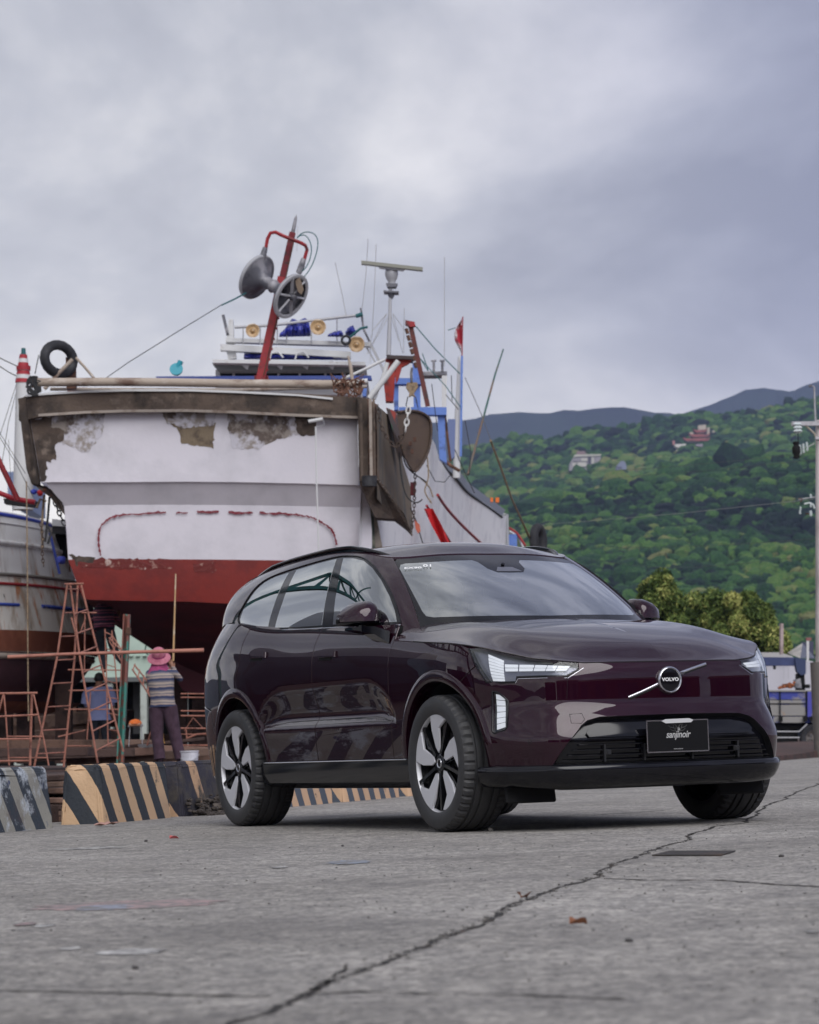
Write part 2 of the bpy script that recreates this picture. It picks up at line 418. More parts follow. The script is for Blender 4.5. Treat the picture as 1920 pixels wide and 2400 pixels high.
def crack(pts, w, z=.0018, seed=1, name='pavement_crack'):
    rnd = random.Random(seed); P = [gp(*p) for p in pts]; L = []
    for a, b in zip(P, P[1:]):
        k = max(2, int((b-a).length/.035))
        for i in range(k): L.append(a.lerp(b, i/k))
    L.append(P[-1]); mb = MB(); rows = []; drift = 0
    for i, p in enumerate(L):
        t = (L[min(i+1, len(L)-1)]-L[max(i-1, 0)]).normalized(); s = Vector((t.y, -t.x, 0)); drift += rnd.gauss(0, .006); drift *= .93
        ww = w*(.35+rnd.random()*1.0+(.9 if rnd.random() < .12 else 0)); c = p+s*drift
        rows.append([(c.x-s.x*ww/2, c.y-s.y*ww/2, z), (c.x+s.x*ww/2, c.y+s.y*ww/2, z)])
    mb.grid(rows, len(rows), 2); return tag(mb.build(name, M_CRACK, smooth=0), kind='structure')
k = 1.1130
crack([(a*k, b*k) for a, b in ((1725,1650),(1620,1692),(1570,1733),(1500,1741),(1440,1770),(1320,1812),(1240,1850),(1100,1902),(1000,1946),(900,1991),(800,2032),(690,2072),(620,2099),(560,2130),(490,2158),(470,2185))], .018, seed=3)
crack([(-20,2322),(150,2325),(340,2330),(480,2336),(640,2336)], .018, seed=4)
crack([(690,2335),(840,2326),(1000,2330),(1240,2332),(1480,2340)], .014, seed=5)
crack([(1380,2059),(1500,2064),(1670,2064),(1800,2073),(1940,2080)], .022, seed=6)
crack([(1150,1917),(1250,1916),(1400,1911),(1560,1900)], .03, seed=7)
crack([(690,2345),(760,2290),(800,2262)], .012, seed=8)
def stain(px0, py0, wpx, hpx, col, name, seed, k=40):
    rnd = random.Random(seed); c = gp(px0, py0); e = gp(px0+wpx/2, py0); f = gp(px0, py0-hpx/2); a = (e-c).length; b = (f-c).length
    pts = []
    for i in range(k):
        t = 2*PI*i/k; r = rnd.uniform(.70, 1.0); pts.append((c.x+a*math.cos(t)*r, c.y+b*math.sin(t)*r))
    mb = MB(); mb.add([(x, y, .0012+seed*.0002) for x, y in pts]+[(c.x, c.y, .0012+seed*.0002)], [(i, (i+1) % k, k) for i in range(k)])
    o = mb.build(name, worn(name+str(seed), col, [((.19, .18, .175), .40, .56, 14), ((.10, .095, .09), .60, .66, 40)], rough=.9, bump=.4, bscale=60), smooth=0); return tag(o, kind='structure')
stain(300, 2122, 420, 24, (.42, .29, .28), 'pink_paint_stain', 1); stain(240, 2128, 120, 14, (.30, .33, .42), 'blue_paint_stain', 2); stain(310, 2232, 170, 15, (.62, .61, .59), 'white_paint_stain', 3)
stain(165, 2224, 50, 9, (.55, .54, .52), 'white_paint_stain', 4); stain(102, 2171, 50, 8, (.55, .54, .52), 'white_paint_stain', 5); stain(205, 1989, 130, 6, (.50, .49, .46), 'white_paint_stain', 6)
stain(820, 2022, 90, 11, (.27, .31, .38), 'blue_paint_stain', 7); stain(655, 2034, 34, 5, (.55, .54, .52), 'white_paint_stain', 8); stain(60, 2168, 50, 8, (.38, .22, .22), 'red_paint_stain', 9)
stain(1905, 2186, 40, 6, (.5, .49, .47), 'white_paint_stain', 10)
# drain grate
g0 = [gp(1535, 2007), gp(1685, 2007), gp(1718, 1997), gp(1575, 1997)]; root = empty('drain_grate', tuple(sum(g0, Vector())/4)); tag(root, 'flat rusty drain grate set into the asphalt beside the long crack', 'drain grate')
M_GR = worn('rusty_dark_steel', (.05, .045, .042), [((.11, .07, .05), .5, .7, 8)], rough=.7, metal=.5)
mb = MB(); cc = root.location; vs = [p-cc for p in g0]; mb.add([(v.x, v.y, .002) for v in vs], [(0, 1, 2, 3)]); mb.build('grate_pit', M_UND, root, smooth=0)
for i in range(13):
    t = i/12; a = vs[0].lerp(vs[1], t); b = vs[3].lerp(vs[2], t); mb = MB(); mb.beam((a.x, a.y, .004), (b.x, b.y, .004), .022, .004); mb.build('grate_bar', M_GR, root)
# loose stones and litter
M_STONE = worn('grey_pebble', (.22, .21, .20), [((.10, .095, .09), .45, .6, 30)], rough=.9)
def blob(c, r, seed, flat=.6, n=2):
    rnd = random.Random(seed); bm = bmesh.new(); bmesh.ops.create_icosphere(bm, subdivisions=n, radius=1)
    ph = [Vector((rnd.uniform(-1, 1), rnd.uniform(-1, 1), rnd.uniform(-1, 1))) for _ in range(5)]
    for v in bm.verts:
        k = 1+.22*sum(math.sin(3*v.co.dot(p)+i) for i, p in enumerate(ph))/2; v.co = Vector((v.co.x*r*k, v.co.y*r*k, v.co.z*r*k*flat))+Vector(c)
    bm.verts.index_update(); vs = [v.co.copy() for v in bm.verts]; fs = [[v.index for v in f.verts] for f in bm.faces]; bm.free(); return vs, fs
peb = MB(); rnd = random.Random(9)
for i in range(420):
    px = rnd.uniform(-40, 1960); py = rnd.triangular(1925, 2400, 1960); c = gp(px, py); r = rnd.uniform(.002, .0055)
    peb.add(*blob((c.x, c.y, r*.4), r, i, n=1))
for i in range(160):
    t = rnd.random(); a = gp(1725*k, 1650*k); L = [(1620,1692),(1440,1770),(1320,1812),(1240,1850),(1100,1902),(1000,1946),(900,1991),(800,2032),(690,2072)]
    j = rnd.randrange(len(L)-1); p = gp((L[j][0]+(L[j+1][0]-L[j][0])*t)*k+rnd.gauss(0, 8), (L[j][1]+(L[j+1][1]-L[j][1])*t)*k+rnd.gauss(0, 3)); r = rnd.uniform(.003, .007); peb.add(*blob((p.x, p.y, r*.5), r, i, n=1))
tag(peb.build('gravel', M_STONE, smooth=0), 'loose grit and small pebbles scattered over the asphalt and along the crack', 'gravel', kind='stuff')
for i, (px, py, r, lab) in enumerate(((342,1973,.010,'dark pebble lying on open asphalt left of the rear wheel'),(1151,1947,.017,'pale stone lying just right of the front tyre'),(803,1984,.007,'tiny stone in the middle of the asphalt below the door sill'),(1832,2009,.010,'dark stone on the asphalt at the far right beyond the grate'),(1474,2208,.008,'black pebble lying on the lower right asphalt'),(317,2272,.008,'dark stain-coloured stone low on the left asphalt'))):
    c = gp(px, py); mb = MB(); mb.add(*blob((0, 0, 0), r, i+50)); o = mb.build('pebble', worn('pebble_stone%d' % i, (.30, .28, .26) if i == 1 else (.06, .055, .055), [], rough=.9), smooth=60, loc=(c.x, c.y, r*.45)); tag(o, lab, 'pebble', 'single stones on the asphalt')
M_LEAF = worn('dry_leaf', (.28, .11, .05), [((.16, .07, .04), .45, .6, 30)], rough=.8)
def leaf(px, py, s, rz, lab, m=M_LEAF):
    c = gp(px, py); mb = MB(); L = []
    for i in range(9):
        t = i/8; w = .36*math.sin(PI*t)**.8; L.append([((t-.5)*s, -w*s, .012*math.sin(3*t)+.12*w*s+.006), ((t-.5)*s, 0, .004), ((t-.5)*s, w*s, .015*math.cos(2*t)+.12*w*s+.006)])
    mb.grid(L, 9, 3); o = mb.build('fallen_leaf', m, smooth=60, loc=(c.x, c.y, .005)); o.rotation_euler = (0, 0, rz); return tag(o, lab, 'leaf')
leaf(1356, 2173, .052, .5, 'brown dry leaf lying alone on the lower right asphalt')
leaf(1229, 2110, .06, 1.2, 'small rust coloured leaf caught on the edge of the long crack')
leaf(408, 1972-3, .05, .2, 'small pink red scrap lying on the asphalt in front of the barriers', worn('pink_scrap', (.5, .12, .12), []))
def litter(px, py, sx, sy, h, col, lab, cat, seed):
    c = gp(px, py); rnd = random.Random(seed); mb = MB(); P = []
    for i in range(5):
        P.append([((i/4-.5)*sx, (j/3-.5)*sy*(1-.3*abs(i/2-1)), h*rnd.random()+.003) for j in range(4)])
    mb.grid(P, 5, 4); o = mb.build('litter', worn('litter%d' % seed, col, []), smooth=0, loc=(c.x, c.y, .004)); return tag(o, lab, cat)
litter(250, 1938, .16, .14, .03, (.42, .24, .20), 'crumpled brown pink scrap lying in front of the striped barrier', 'litter', 3)
litter(299, 1925, .05, .05, .02, (.8, .16, .02), 'small bright orange scrap at the foot of the striped barrier', 'litter', 4)
# ---------------------------------------------------------------- barriers
def stripes(name, phase, slope, period, dark, light, dirt, duty=.5):
    m = bpy.data.materials.new(name); m.use_nodes = True; nt = m.node_tree; b = nt.nodes['Principled BSDF']
    tc = N(nt, 'ShaderNodeTexCoord'); sp = N(nt, 'ShaderNodeSeparateXYZ'); nt.links.new(tc.outputs['Object'], sp.inputs[0])
    def M(op, a, v=None, bsrc=None):
        x = N(nt, 'ShaderNodeMath', operation=op); nt.links.new(a, x.inputs[0])
        if bsrc is not None: nt.links.new(bsrc, x.inputs[1])
        elif v is not None: x.inputs[1].default_value = v
        return x.outputs[0]
    nz = N(nt, 'ShaderNodeTexNoise'); nz.inputs['Scale'].default_value = 9; nz.inputs['Detail'].default_value = 4; nt.links.new(tc.outputs['Object'], nz.inputs['Vector'])
    ax = M('ADD', sp.outputs[0], bsrc=M('MULTIPLY', sp.outputs[1], -1.0)); ax = M('ADD', ax, bsrc=M('MULTIPLY', sp.outputs[2], slope)); ax = M('ADD', ax, phase); ax = M('ADD', ax, bsrc=M('MULTIPLY', nz.outputs[0], .02))
    fr = M('FRACT', M('DIVIDE', ax, period)); gt = M('GREATER_THAN', fr, duty)
    mx = N(nt, 'ShaderNodeMix', data_type='RGBA'); mx.inputs[6].default_value = (*dark, 1); mx.inputs[7].default_value = (*light, 1); nt.links.new(gt, mx.inputs[0])
    cur = mx.outputs[2]
    for i, (c, lo, hi, sc) in enumerate(dirt):
        n = N(nt, 'ShaderNodeTexNoise', noise_dimensions='4D'); n.inputs['W'].default_value = 2.3*i+phase*7; n.inputs['Scale'].default_value = sc; n.inputs['Detail'].default_value = 7; n.inputs['Roughness'].default_value = .7; nt.links.new(tc.outputs['Object'], n.inputs['Vector'])
        r = N(nt, 'ShaderNodeMapRange'); r.inputs[1].default_value = lo; r.inputs[2].default_value = hi; nt.links.new(n.outputs[0], r.inputs[0])
        q = N(nt, 'ShaderNodeMix', data_type='RGBA'); q.inputs[7].default_value = (*c, 1); nt.links.new(cur, q.inputs[6]); nt.links.new(r.outputs[0], q.inputs[0]); cur = q.outputs[2]
    nt.links.new(cur, b.inputs['Base Color']); b.inputs['Roughness'].default_value = .75
    bp = N(nt, 'ShaderNodeBump'); bp.inputs['Strength'].default_value = .5; bp.inputs['Distance'].default_value = .01; n = N(nt, 'ShaderNodeTexNoise'); n.inputs['Scale'].default_value = 40; n.inputs['Detail'].default_value = 6; nt.links.new(tc.outputs['Object'], n.inputs['Vector']); nt.links.new(n.outputs[0], bp.inputs['Height']); nt.links.new(bp.outputs[0], b.inputs['Normal'])
    return m
DK = (.030, .036, .045); LT = (.60, .40, .24); DIRT = [((.05, .045, .04), .60, .68, 7), ((.30, .24, .18), .62, .75, 3), ((.025, .025, .025), .66, .70, 22)]
BD = Vector((.28, .96, 0)).normalized(); BANG = math.atan2(BD.y, BD.x)
def barrier(x, y, L, m, lab, w=.34, h=.425, seed=0):
    """x,y = nearest corner; long side runs along BD"""
    bm = bmesh.new(); bmesh.ops.create_cube(bm, size=1)
    for v in bm.verts: v.co = Vector(((v.co.x+.5)*L, (v.co.y+.5)*w, (v.co.z+.5)*h))
    for v in bm.verts:
        if v.co.z > h/2: v.co.y = w/2+(v.co.y-w/2)*.80; v.co.x = L/2+(v.co.x-L/2)*.975
    bmesh.ops.bevel(bm, geom=[e for e in bm.edges if (e.verts[0].co.z+e.verts[1].co.z)/2 > h*.45], offset=.045, segments=3, affect='EDGES', profile=.55)
    bmesh.ops.subdivide_edges(bm, edges=bm.edges[:], cuts=3, use_grid_fill=True)
    rnd = random.Random(seed)
    for v in bm.verts:
        if v.co.z > .01: v.co += Vector((rnd.gauss(0, .0035), rnd.gauss(0, .003), rnd.gauss(0, .003)))
        if v.co.z > h*.85 and rnd.random() < .10: v.co.z -= .014
    me = bpy.data.meshes.new('concrete_barrier'); bm.to_mesh(me); bm.free()
    o = link('concrete_barrier', me, None, m, (x, y, 0)); o.rotation_euler = (0, 0, BANG); auto_smooth(me, 40)
    return tag(o, lab, 'barrier', 'low concrete barriers along the slipway edge')
b2 = gp(242, 1931)
E_ = lambda b, d, s: (b.x+BD.x*d-BD.y*s*0, b.y+BD.y*d)
M_B1 = stripes('barrier_paint_grey_blue', .10, .75, .33, (.035, .045, .062), (.30, .29, .26), [((.50, .54, .60), .56, .62, 2.2), ((.05, .07, .16), .60, .64, 3), ((.10, .06, .055), .55, .7, 1.7), ((.03, .03, .03), .64, .68, 18)])
M_B2 = stripes('barrier_paint_black_tan', .17, .62, .31, DK, LT, DIRT)
M_B3 = stripes('barrier_paint_dark_front', .04, .62, .62, (.028, .026, .04), (.52, .33, .20), [((.07, .06, .05), .45, .6, 5)], duty=.72)
M_B4 = stripes('barrier_paint_faded', .2, .62, .33, (.07, .085, .11), (.58, .38, .24), DIRT)
q = E_(b2, -2.66, 0); barrier(q[0]-.02, q[1], 1.85, M_B1, 'weathered grey and blue striped concrete barrier cut by the left edge, nearest', seed=1)
barrier(b2.x, b2.y, 1.36, M_B2, 'black and tan striped concrete barrier standing left of the rear wheel', seed=2)
q = E_(b2, 1.62, 0); barrier(q[0], q[1], 1.6, M_B3, 'mostly dark striped concrete barrier half hidden behind the rear wheel', seed=3)
q = E_(b2, 3.6, 0); barrier(q[0], q[1], 1.75, M_B4, 'faded striped concrete barrier seen under the car behind the rear tyre', seed=4)
q = E_(b2, 5.7, 0); barrier(q[0], q[1], 1.75, M_B4, 'farthest striped concrete barrier seen under the car towards the front wheel', seed=5)
q = E_(b2, 7.8, 0); barrier(q[0], q[1], 1.75, M_B4, 'last striped concrete barrier, hidden almost wholly behind the front wheel', seed=6)
# rubble heap at the foot of barrier 3
rb_ = MB(); rnd = random.Random(2)
for i in range(170):
    a = rnd.uniform(0, 1.3); s = abs(rnd.gauss(0, .10)); p = Vector(E_(b2, 1.6+a, 0)+(0,))+Vector((BD.y, -BD.x, 0))*(s+.0); hgt = max(.0, .16-.9*s)*rnd.random(); r = rnd.uniform(.012, .035)
    rb_.add(*blob((p.x, p.y, hgt+r*.3), r, i, n=1))
tag(rb_.build('rubble_heap', worn('dark_rubble', (.055, .045, .04), [((.12, .10, .085), .5, .65, 12)], rough=.95), smooth=0), 'heap of dark broken rubble and soil against the dark barrier behind the rear wheel', 'rubble', kind='stuff')
# slipyard: raised dirt behind the barriers
YZ = .30
n0 = Vector((-BD.y, BD.x, 0)); e0 = Vector((b2.x, b2.y, 0))+n0*.75
mb = MB(); P = []
for i in range(40):
    d_ = -6+(i/39)**1.6*150; row = []
    for j in range(14):
        s = (j/13)**1.5*120; p = e0+BD*d_+n0*s; row.append((p.x, p.y, YZ-.18*(j == 0)+.03*math.sin(i*1.7+j)+.02*math.sin(j*2.3)))
    P.append(row)
mb.grid(P, 40, 14); tag(fix_normals(mb.build('slipyard_dirt', M_DIRT, smooth=60)), kind='structure')
mb = MB(); mb.grid([[(p[0][0], p[0][1], -.02), p[0]] for p in P], 40, 2); tag(mb.build('slipyard_edge', M_DIRT, smooth=0), kind='structure')

# ---------------------------------------------------------------- hills and mountains
def interp(x, xs, ys): return float(np.interp(x, xs, ys))
FRX = [300,700,1100,1290,1361,1433,1518,1623,1765,1908,2100,2600]; FRY = [1600,1450,1236,1180,1164,1142,1121,1107,1083,1073,1060,1050]
RRX = [-400,300,800,1000,1100,1171,1257,1320,1385,1433,1461,1504,1556,1604,1670,1718,1789,1860,1917,2050,2600]; RRY = [1640,1560,1350,1110,1050,1029,1022,1020,1010,996,989,996,977,967,969,965,960,941,929,905,880]
def zof(px, py, v): return CAM_H+(horizon(px)-py)/6500*v
V0, V1, VM, V2 = 700., 1300., 1560., 2300.
def nz2(x, y, s, ph=0): return (math.sin(x/s+ph)*math.cos(y/(s*1.3)+1.7*ph)+.5*math.sin(x/(s*.43)+2.1*ph+y/(s*.6)))/1.5
def hill_z(x, v):
    px = 960+6500*x/max(v, 50)
    af = (horizon(px)-interp(px, FRX, FRY)-16)/6500; ar = (horizon(px)-interp(px, RRX, RRY)-14)/6500; am = min(af*.97, .66*ar)
    if v < V1: t = max((v-V0)/(V1-V0), 0); z = CAM_H+v*(af*t**.9)
    elif v < VM: t = (v-V1)/(VM-V1); z = CAM_H+v*(af+(am-af)*t*t*(3-2*t))
    elif v < V2: t = (v-VM)/(V2-VM); z = CAM_H+v*(am+(ar-am)*t**.85)
    else: z = CAM_H+V2*ar-(v-V2)*.45
    a = min(max((v-V0)/250, 0), 1)
    gul = nz2(x+v*.35, v*.25, 30, 1.3)*6.5*a*(0 if v >= V2 else 1)*(1-.75*math.exp(-((v-V1)/90)**2))*(1-.9*math.exp(-((v-V2)/120)**2))
    return z+gul-2
M_HILLG = worn('forest_floor', (.012, .028, .014), [], rough=.95, bump=0)
mb = MB(); P = []
vsr = list(np.linspace(V0, 2700, 70))
for v in vsr:
    P.append([((px-960)/6500*v, v, hill_z((px-960)/6500*v, v)-2) for px in np.linspace(-600, 3000, 90)])
mb.grid(P, 70, 90); tag(fix_normals(mb.build('wooded_hill', M_HILLG, smooth=80)), kind='structure')
def canopy():
    rng = np.random.default_rng(3); pts = []
    def fill(v0, v1, sp, p0=1040, p1=2060):
        v = v0
        while v < v1:
            x0 = (p0-960)/6500*v; x1 = (p1-960)/6500*v; n = int((x1-x0)/sp)
            for i in range(n):
                x = x0+(i+rng.random())*sp; vv = v+rng.uniform(-.5, .5)*sp; pts.append((x, vv, hill_z(x, vv), sp))
            v += sp*.95
    fill(V0+20, 1000, 3.7); fill(1000, V1+30, 3.8); fill(V1+30, VM, 9); fill(VM, V2+25, 5.8)
    print('trees', len(pts))
    bm = bmesh.new(); bmesh.ops.create_icosphere(bm, subdivisions=2, radius=1); bv = np.array([v.co[:] for v in bm.verts]); bf = np.array([[v.index for v in f.verts] for f in bm.faces]); bm.free()
    keep = bv[:, 2] > -.62; idx = -np.ones(len(bv), int); idx[keep] = np.arange(keep.sum()); bf = bf[keep[bf].all(1)]; bf = idx[bf]; bv = bv[keep]
    nv, nf = len(bv), len(bf); var = []
    for k in range(14):
        D = rng.normal(size=(16, 3)); D /= np.linalg.norm(D, axis=1)[:, None]
        dots = bv@D.T; bump = np.exp((dots-1)*9)@rng.uniform(.12, .42, 16); r = .74+bump+rng.normal(0, .03, nv); var.append(bv*r[:, None]*np.array([1, 1, rng.uniform(.65, .95)]))
    n = len(pts); V = np.zeros((n*nv, 3), np.float32); Fc = np.zeros((n*nf, 3), np.int32); T = np.zeros(n*nv, np.float32)
    for i, (x, y, z, sp) in enumerate(pts):
        a = rng.random()*6.28; c, s = math.cos(a), math.sin(a); q = var[rng.integers(14)]; R_ = sp*rng.choice([.42, .55, .68, .85, 1.05])*rng.uniform(.85, 1.15)
        if rng.random() < .05: R_ *= 1.3
        xyz = q*R_; V[i*nv:(i+1)*nv, 0] = xyz[:, 0]*c-xyz[:, 1]*s+x; V[i*nv:(i+1)*nv, 1] = xyz[:, 0]*s+xyz[:, 1]*c+y; V[i*nv:(i+1)*nv, 2] = xyz[:, 2]+z+R_*.45+rng.uniform(-1, 1.2)
        Fc[i*nf:(i+1)*nf] = bf+i*nv
        T[i*nv:(i+1)*nv] = np.clip(.5+.16*rng.normal()+.22*nz2(x, y, 60, 2)+(.3 if rng.random() < .05 else 0), 0, 1)
    me = bpy.data.meshes.new('hillside_forest'); me.vertices.add(n*nv); me.vertices.foreach_set('co', V.ravel()); me.loops.add(n*nf*3); me.loops.foreach_set('vertex_index', Fc.ravel())
    me.polygons.add(n*nf); me.polygons.foreach_set('loop_start', np.arange(0, n*nf*3, 3, dtype=np.int32)); me.polygons.foreach_set('use_smooth', np.zeros(n*nf, bool)); me.update(calc_edges=True)
    at_ = me.attributes.new('tint', 'FLOAT', 'POINT'); at_.data.foreach_set('value', T)
    return me
def leafy(name, cols, scale, attr=None, bump=1.0, bdist=.4, sc2=None):
    m = bpy.data.materials.new(name); m.use_nodes = True; nt = m.node_tree; b = nt.nodes['Principled BSDF']
    tc = N(nt, 'ShaderNodeTexCoord'); n = N(nt, 'ShaderNodeTexNoise'); n.inputs['Scale'].default_value = scale; n.inputs['Detail'].default_value = 4; n.inputs['Roughness'].default_value = .75; nt.links.new(tc.outputs['Object'], n.inputs['Vector'])
    src = n.outputs[0]
    if attr:
        a = N(nt, 'ShaderNodeAttribute', attribute_name=attr); ad = N(nt, 'ShaderNodeMath', operation='MULTIPLY_ADD'); ad.inputs[1].default_value = .9; nt.links.new(n.outputs[0], ad.inputs[0]); 
        sb = N(nt, 'ShaderNodeMath', operation='SUBTRACT'); sb.inputs[1].default_value = .45; nt.links.new(a.outputs['Fac'], sb.inputs[0]); nt.links.new(sb.outputs[0], ad.inputs[2]); src = ad.outputs[0]
    r = N(nt, 'ShaderNodeValToRGB'); e = r.color_ramp.elements
    for i, (p, c) in enumerate(cols):
        q = e[i] if i < 2 else e.new(p); q.position = p; q.color = (*c, 1)
    nt.links.new(src, r.inputs[0]); nt.links.new(r.outputs[0], b.inputs['Base Color']); b.inputs['Roughness'].default_value = .8; b.inputs['Specular IOR Level'].default_value = .2
    if bump:
        bp = N(nt, 'ShaderNodeBump'); bp.inputs['Strength'].default_value = bump; bp.inputs['Distance'].default_value = bdist; nt.links.new(n.outputs[0], bp.inputs['Height']); nt.links.new(bp.outputs[0], b.inputs['Normal'])
    return m
M_FOR = leafy('forest_leaves', [(.22, (.004, .013, .009)), (.95, (.22, .23, .08)), (.44, (.017, .064, .017)), (.62, (.056, .145, .026)), (.8, (.12, .22, .04))], .95, 'tint', 1.0, 1.6)  # darkest noise tones stand in for shaded gaps in the canopy
tag(link('hillside_forest', canopy(), None, M_FOR), 'dense green forest covering the hillside above the harbour', 'forest', kind='stuff')
M_MTN = worn('far_mountain_woods', (.010, .020, .022), [((.018, .034, .028), .4, .6, .012)], rough=.95, bump=0)
def mountain(xs, ys, v, depth, name, rough_):
    rnd = random.Random(v); mb = MB(); P = []
    for i, px in enumerate(np.linspace(xs[0], xs[-1], 160)):
        y = interp(px, xs, ys)+rnd.gauss(0, rough_); top = zof(px, y, v); x = (px-960)/6500*v; r = []
        for t in (0, .25, .5, .75, .92, 1): r.append((x*(1-(1-t)*.35*depth/v), v-depth*(1-t), -40+(top+40)*t**.85+(rnd.gauss(0, top*.008) if 0 < t < 1 else 0)))
        r.append((x, v+depth*.5, 0)); P.append(r)
    mb.grid(P, len(P), 7); return tag(fix_normals(mb.build(name, M_MTN, smooth=0)), kind='structure')
mountain([-2400,-900,-200,300,600,800,900,1000,1100,1166,1233,1300,1319,1362,1423,1490,1518,1566,1700,2100,3200], [1620,1600,1560,1480,1360,1150,1030,992,985,971,966,969,962,963,954,955,964,966,990,1040,1300], 4600, 900, 'blue_mountain_ridge', 1.0)
mountain([1300,1560,1670,1718,1765,1813,1870,1920,2100,2600,3600], [1100,985,952,933,912,909,918,897,860,930,1300], 5100, 700, 'misty_mountain', .5)
# ================================================================ BOATS ON THE SLIP
M_WHT = worn('chalky_white_hull_paint', (.70, .67, .72), [((.58, .56, .60), .45, .65, 1.1), ((.76, .74, .78), .55, .7, .5)], rough=.65, bump=.15, bscale=14)
M_WHTD = worn('scraped_white_paint', (.57, .55, .60), [((.13, .10, .085), .50, .56, 2.6), ((.30, .26, .23), .47, .58, 5.5)], rough=.85, bump=.4, bscale=20)
M_RED = worn('red_antifouling', (.20, .016, .010), [((.15, .012, .009), .45, .6, 2.5)], rough=.55, bump=.15, bscale=20)
M_REDW = worn('red_paint_with_bare_patches', (.13, .012, .009), [((.50, .38, .33), .60, .64, 5.0), ((.30, .15, .12), .56, .62, 9)], rough=.7, bump=.3, bscale=24)
M_BOT = worn('dark_maroon_bottom_paint', (.15, .028, .042), [((.10, .022, .034), .45, .6, 1.4), ((.20, .08, .08), .64, .72, 6)], rough=.6, bump=.2, bscale=16, stretch=(.6, .6, 3))
M_WOOD = worn('stained_old_timber', (.11, .080, .062), [((.045, .034, .028), .46, .60, 2.2), ((.20, .155, .125), .56, .70, 4), ((.12, .035, .018), .64, .72, 3.2)], rough=.9, bump=.6, bscale=22)
M_WOODL = worn('pale_worn_rail_timber', (.34, .29, .25), [((.18, .13, .10), .5, .65, 5)], rough=.8, bump=.3)
M_RUST = worn('rust_brown_steel', (.12, .055, .035), [((.055, .028, .02), .45, .6, 5), ((.26, .12, .07), .58, .70, 9)], rough=.85, bump=.5, bscale=50)
M_RUSTP = worn('pinkish_rusty_pipe', (.36, .15, .105), [((.15, .06, .045), .5, .66, 7), ((.42, .22, .17), .6, .7, 12)], rough=.75, bump=.3, bscale=50)
M_BEIGE = worn('beige_worn_pipe', (.40, .33, .27), [((.16, .10, .075), .50, .64, 4), ((.52, .46, .41), .55, .68, 7)], rough=.7, bump=.3, stretch=(.5, 1, 1))
M_OFFW = worn('off_white_steel_paint', (.60, .60, .60), [((.30, .27, .24), .62, .72, 6)], rough=.55, bump=.15)
M_REDP = worn('crane_red_paint', (.30, .012, .018), [((.10, .012, .014), .50, .62, 5), ((.05, .03, .03), .66, .74, 12)], rough=.5, bump=.2)
M_BLUE = worn('sky_blue_gantry_paint', (.115, .21, .55), [((.06, .10, .26), .55, .65, 6), ((.22, .20, .20), .68, .75, 10)], rough=.6, bump=.2)
M_TEAL = mat('teal_rope_and_hose', (.01, .10, .11), .6)
M_TARP = worn('blue_tarpaulin', (.025, .035, .34), [((.012, .018, .16), .45, .6, 4)], rough=.45, bump=.5, bscale=8)
M_GREY = worn('grey_cast_metal', (.13, .13, .15), [((.30, .29, .31), .5, .62, 3), ((.04, .04, .045), .6, .7, 6)], rough=.5, metal=.3)
M_LGREY = mat('pale_grey_metal', (.42, .42, .44), .45, .2)
M_ROPE = worn('dirty_hemp_rope', (.30, .22, .14), [((.14, .10, .07), .5, .6, 20)], rough=.95)
M_DROPE = mat('dark_wet_rope', (.03, .03, .032), .8)
M_DGLASS = mat('dark_cabin_window', (.015, .018, .022), .12)
M_BLK2 = worn('black_rubber_tyre', (.018, .018, .022), [((.05, .05, .055), .5, .7, 5)], rough=.75)
M_LAMPG = worn('amber_lamp_glass', (.45, .27, .12), [((.62, .50, .35), .5, .6, 12)], rough=.3)
M_CHAIN = worn('rusty_chain_steel', (.075, .055, .045), [((.16, .10, .07), .5, .65, 20)], rough=.7, metal=.3)
M_WCHAIN = mat('white_painted_chain', (.65, .64, .62), .6)
M_ORNG = mat('bright_orange_plastic', (.75, .16, .015), .5)
M_CLR = mat('strong_red_cloth', (.52, .012, .015), .7)
def V3(L, v):
    """photo points (px,py[,depth]) -> world points"""
    return [at(p[0], p[1], p[2] if len(p) > 2 else v) for p in L]
def slab(name, pts, v, th, m, parent=None, bev=0, back=True):
    """flat plate outlined in the picture at depth v (or per-point depth), th metres thick away from the camera"""
    F_ = V3(pts, v); n = len(F_); mb = MB(); B = [p+Vector((0, th, 0)) for p in F_]
    mb.add(F_+B, [tuple(range(n)), tuple(range(n, 2*n))[::-1]]+[(i, n+i, n+(i+1) % n, (i+1) % n) for i in range(n)])
    o = mb.build(name, m, parent, smooth=0); fix_normals(o); return o
def sheet(name, rows, m, parent=None, sub=6, smooth=40):
    """rows of photo points (px,py,depth) -> surface, subdivided linearly along and across"""
    G0 = [[at(*p) for p in r] for r in rows]; G1 = []
    for r in G0:
        q = []
        for a, b in zip(r, r[1:]): q += [a.lerp(b, i/sub) for i in range(sub)]
        G1.append(q+[r[-1]])
    mb = MB(); mb.grid(G1, len(G1), len(G1[0])); return mb.build(name, m, parent, smooth=smooth)
def bar(name, pts, v, r, m, parent=None, n=8, into=None):
    """round bar through photo points, radius in photo pixels at that depth"""
    P = V3(pts, v); dv = pts[0][2] if len(pts[0]) > 2 else v; rr = r*dv/6500 if not isinstance(r, (list, tuple)) else [q*dv/6500 for q in r]
    mb = into or MB(); mb.tube(P, rr, n)
    return mb if into else mb.build(name, m, parent, smooth=50)
def beamp(name, a, b, v, wpx, m, parent=None, dpt=None, into=None):
    P = V3([a, b], v); w = wpx*(a[2] if len(a) > 2 else v)/6500; mb = into or MB()
    t = (P[1]-P[0]).normalized(); mb.beam(P[0], P[1], dpt or w, w, up=Vector((0, 1, 0)).cross(t))
    return mb if into else mb.build(name, m, parent, smooth=30)
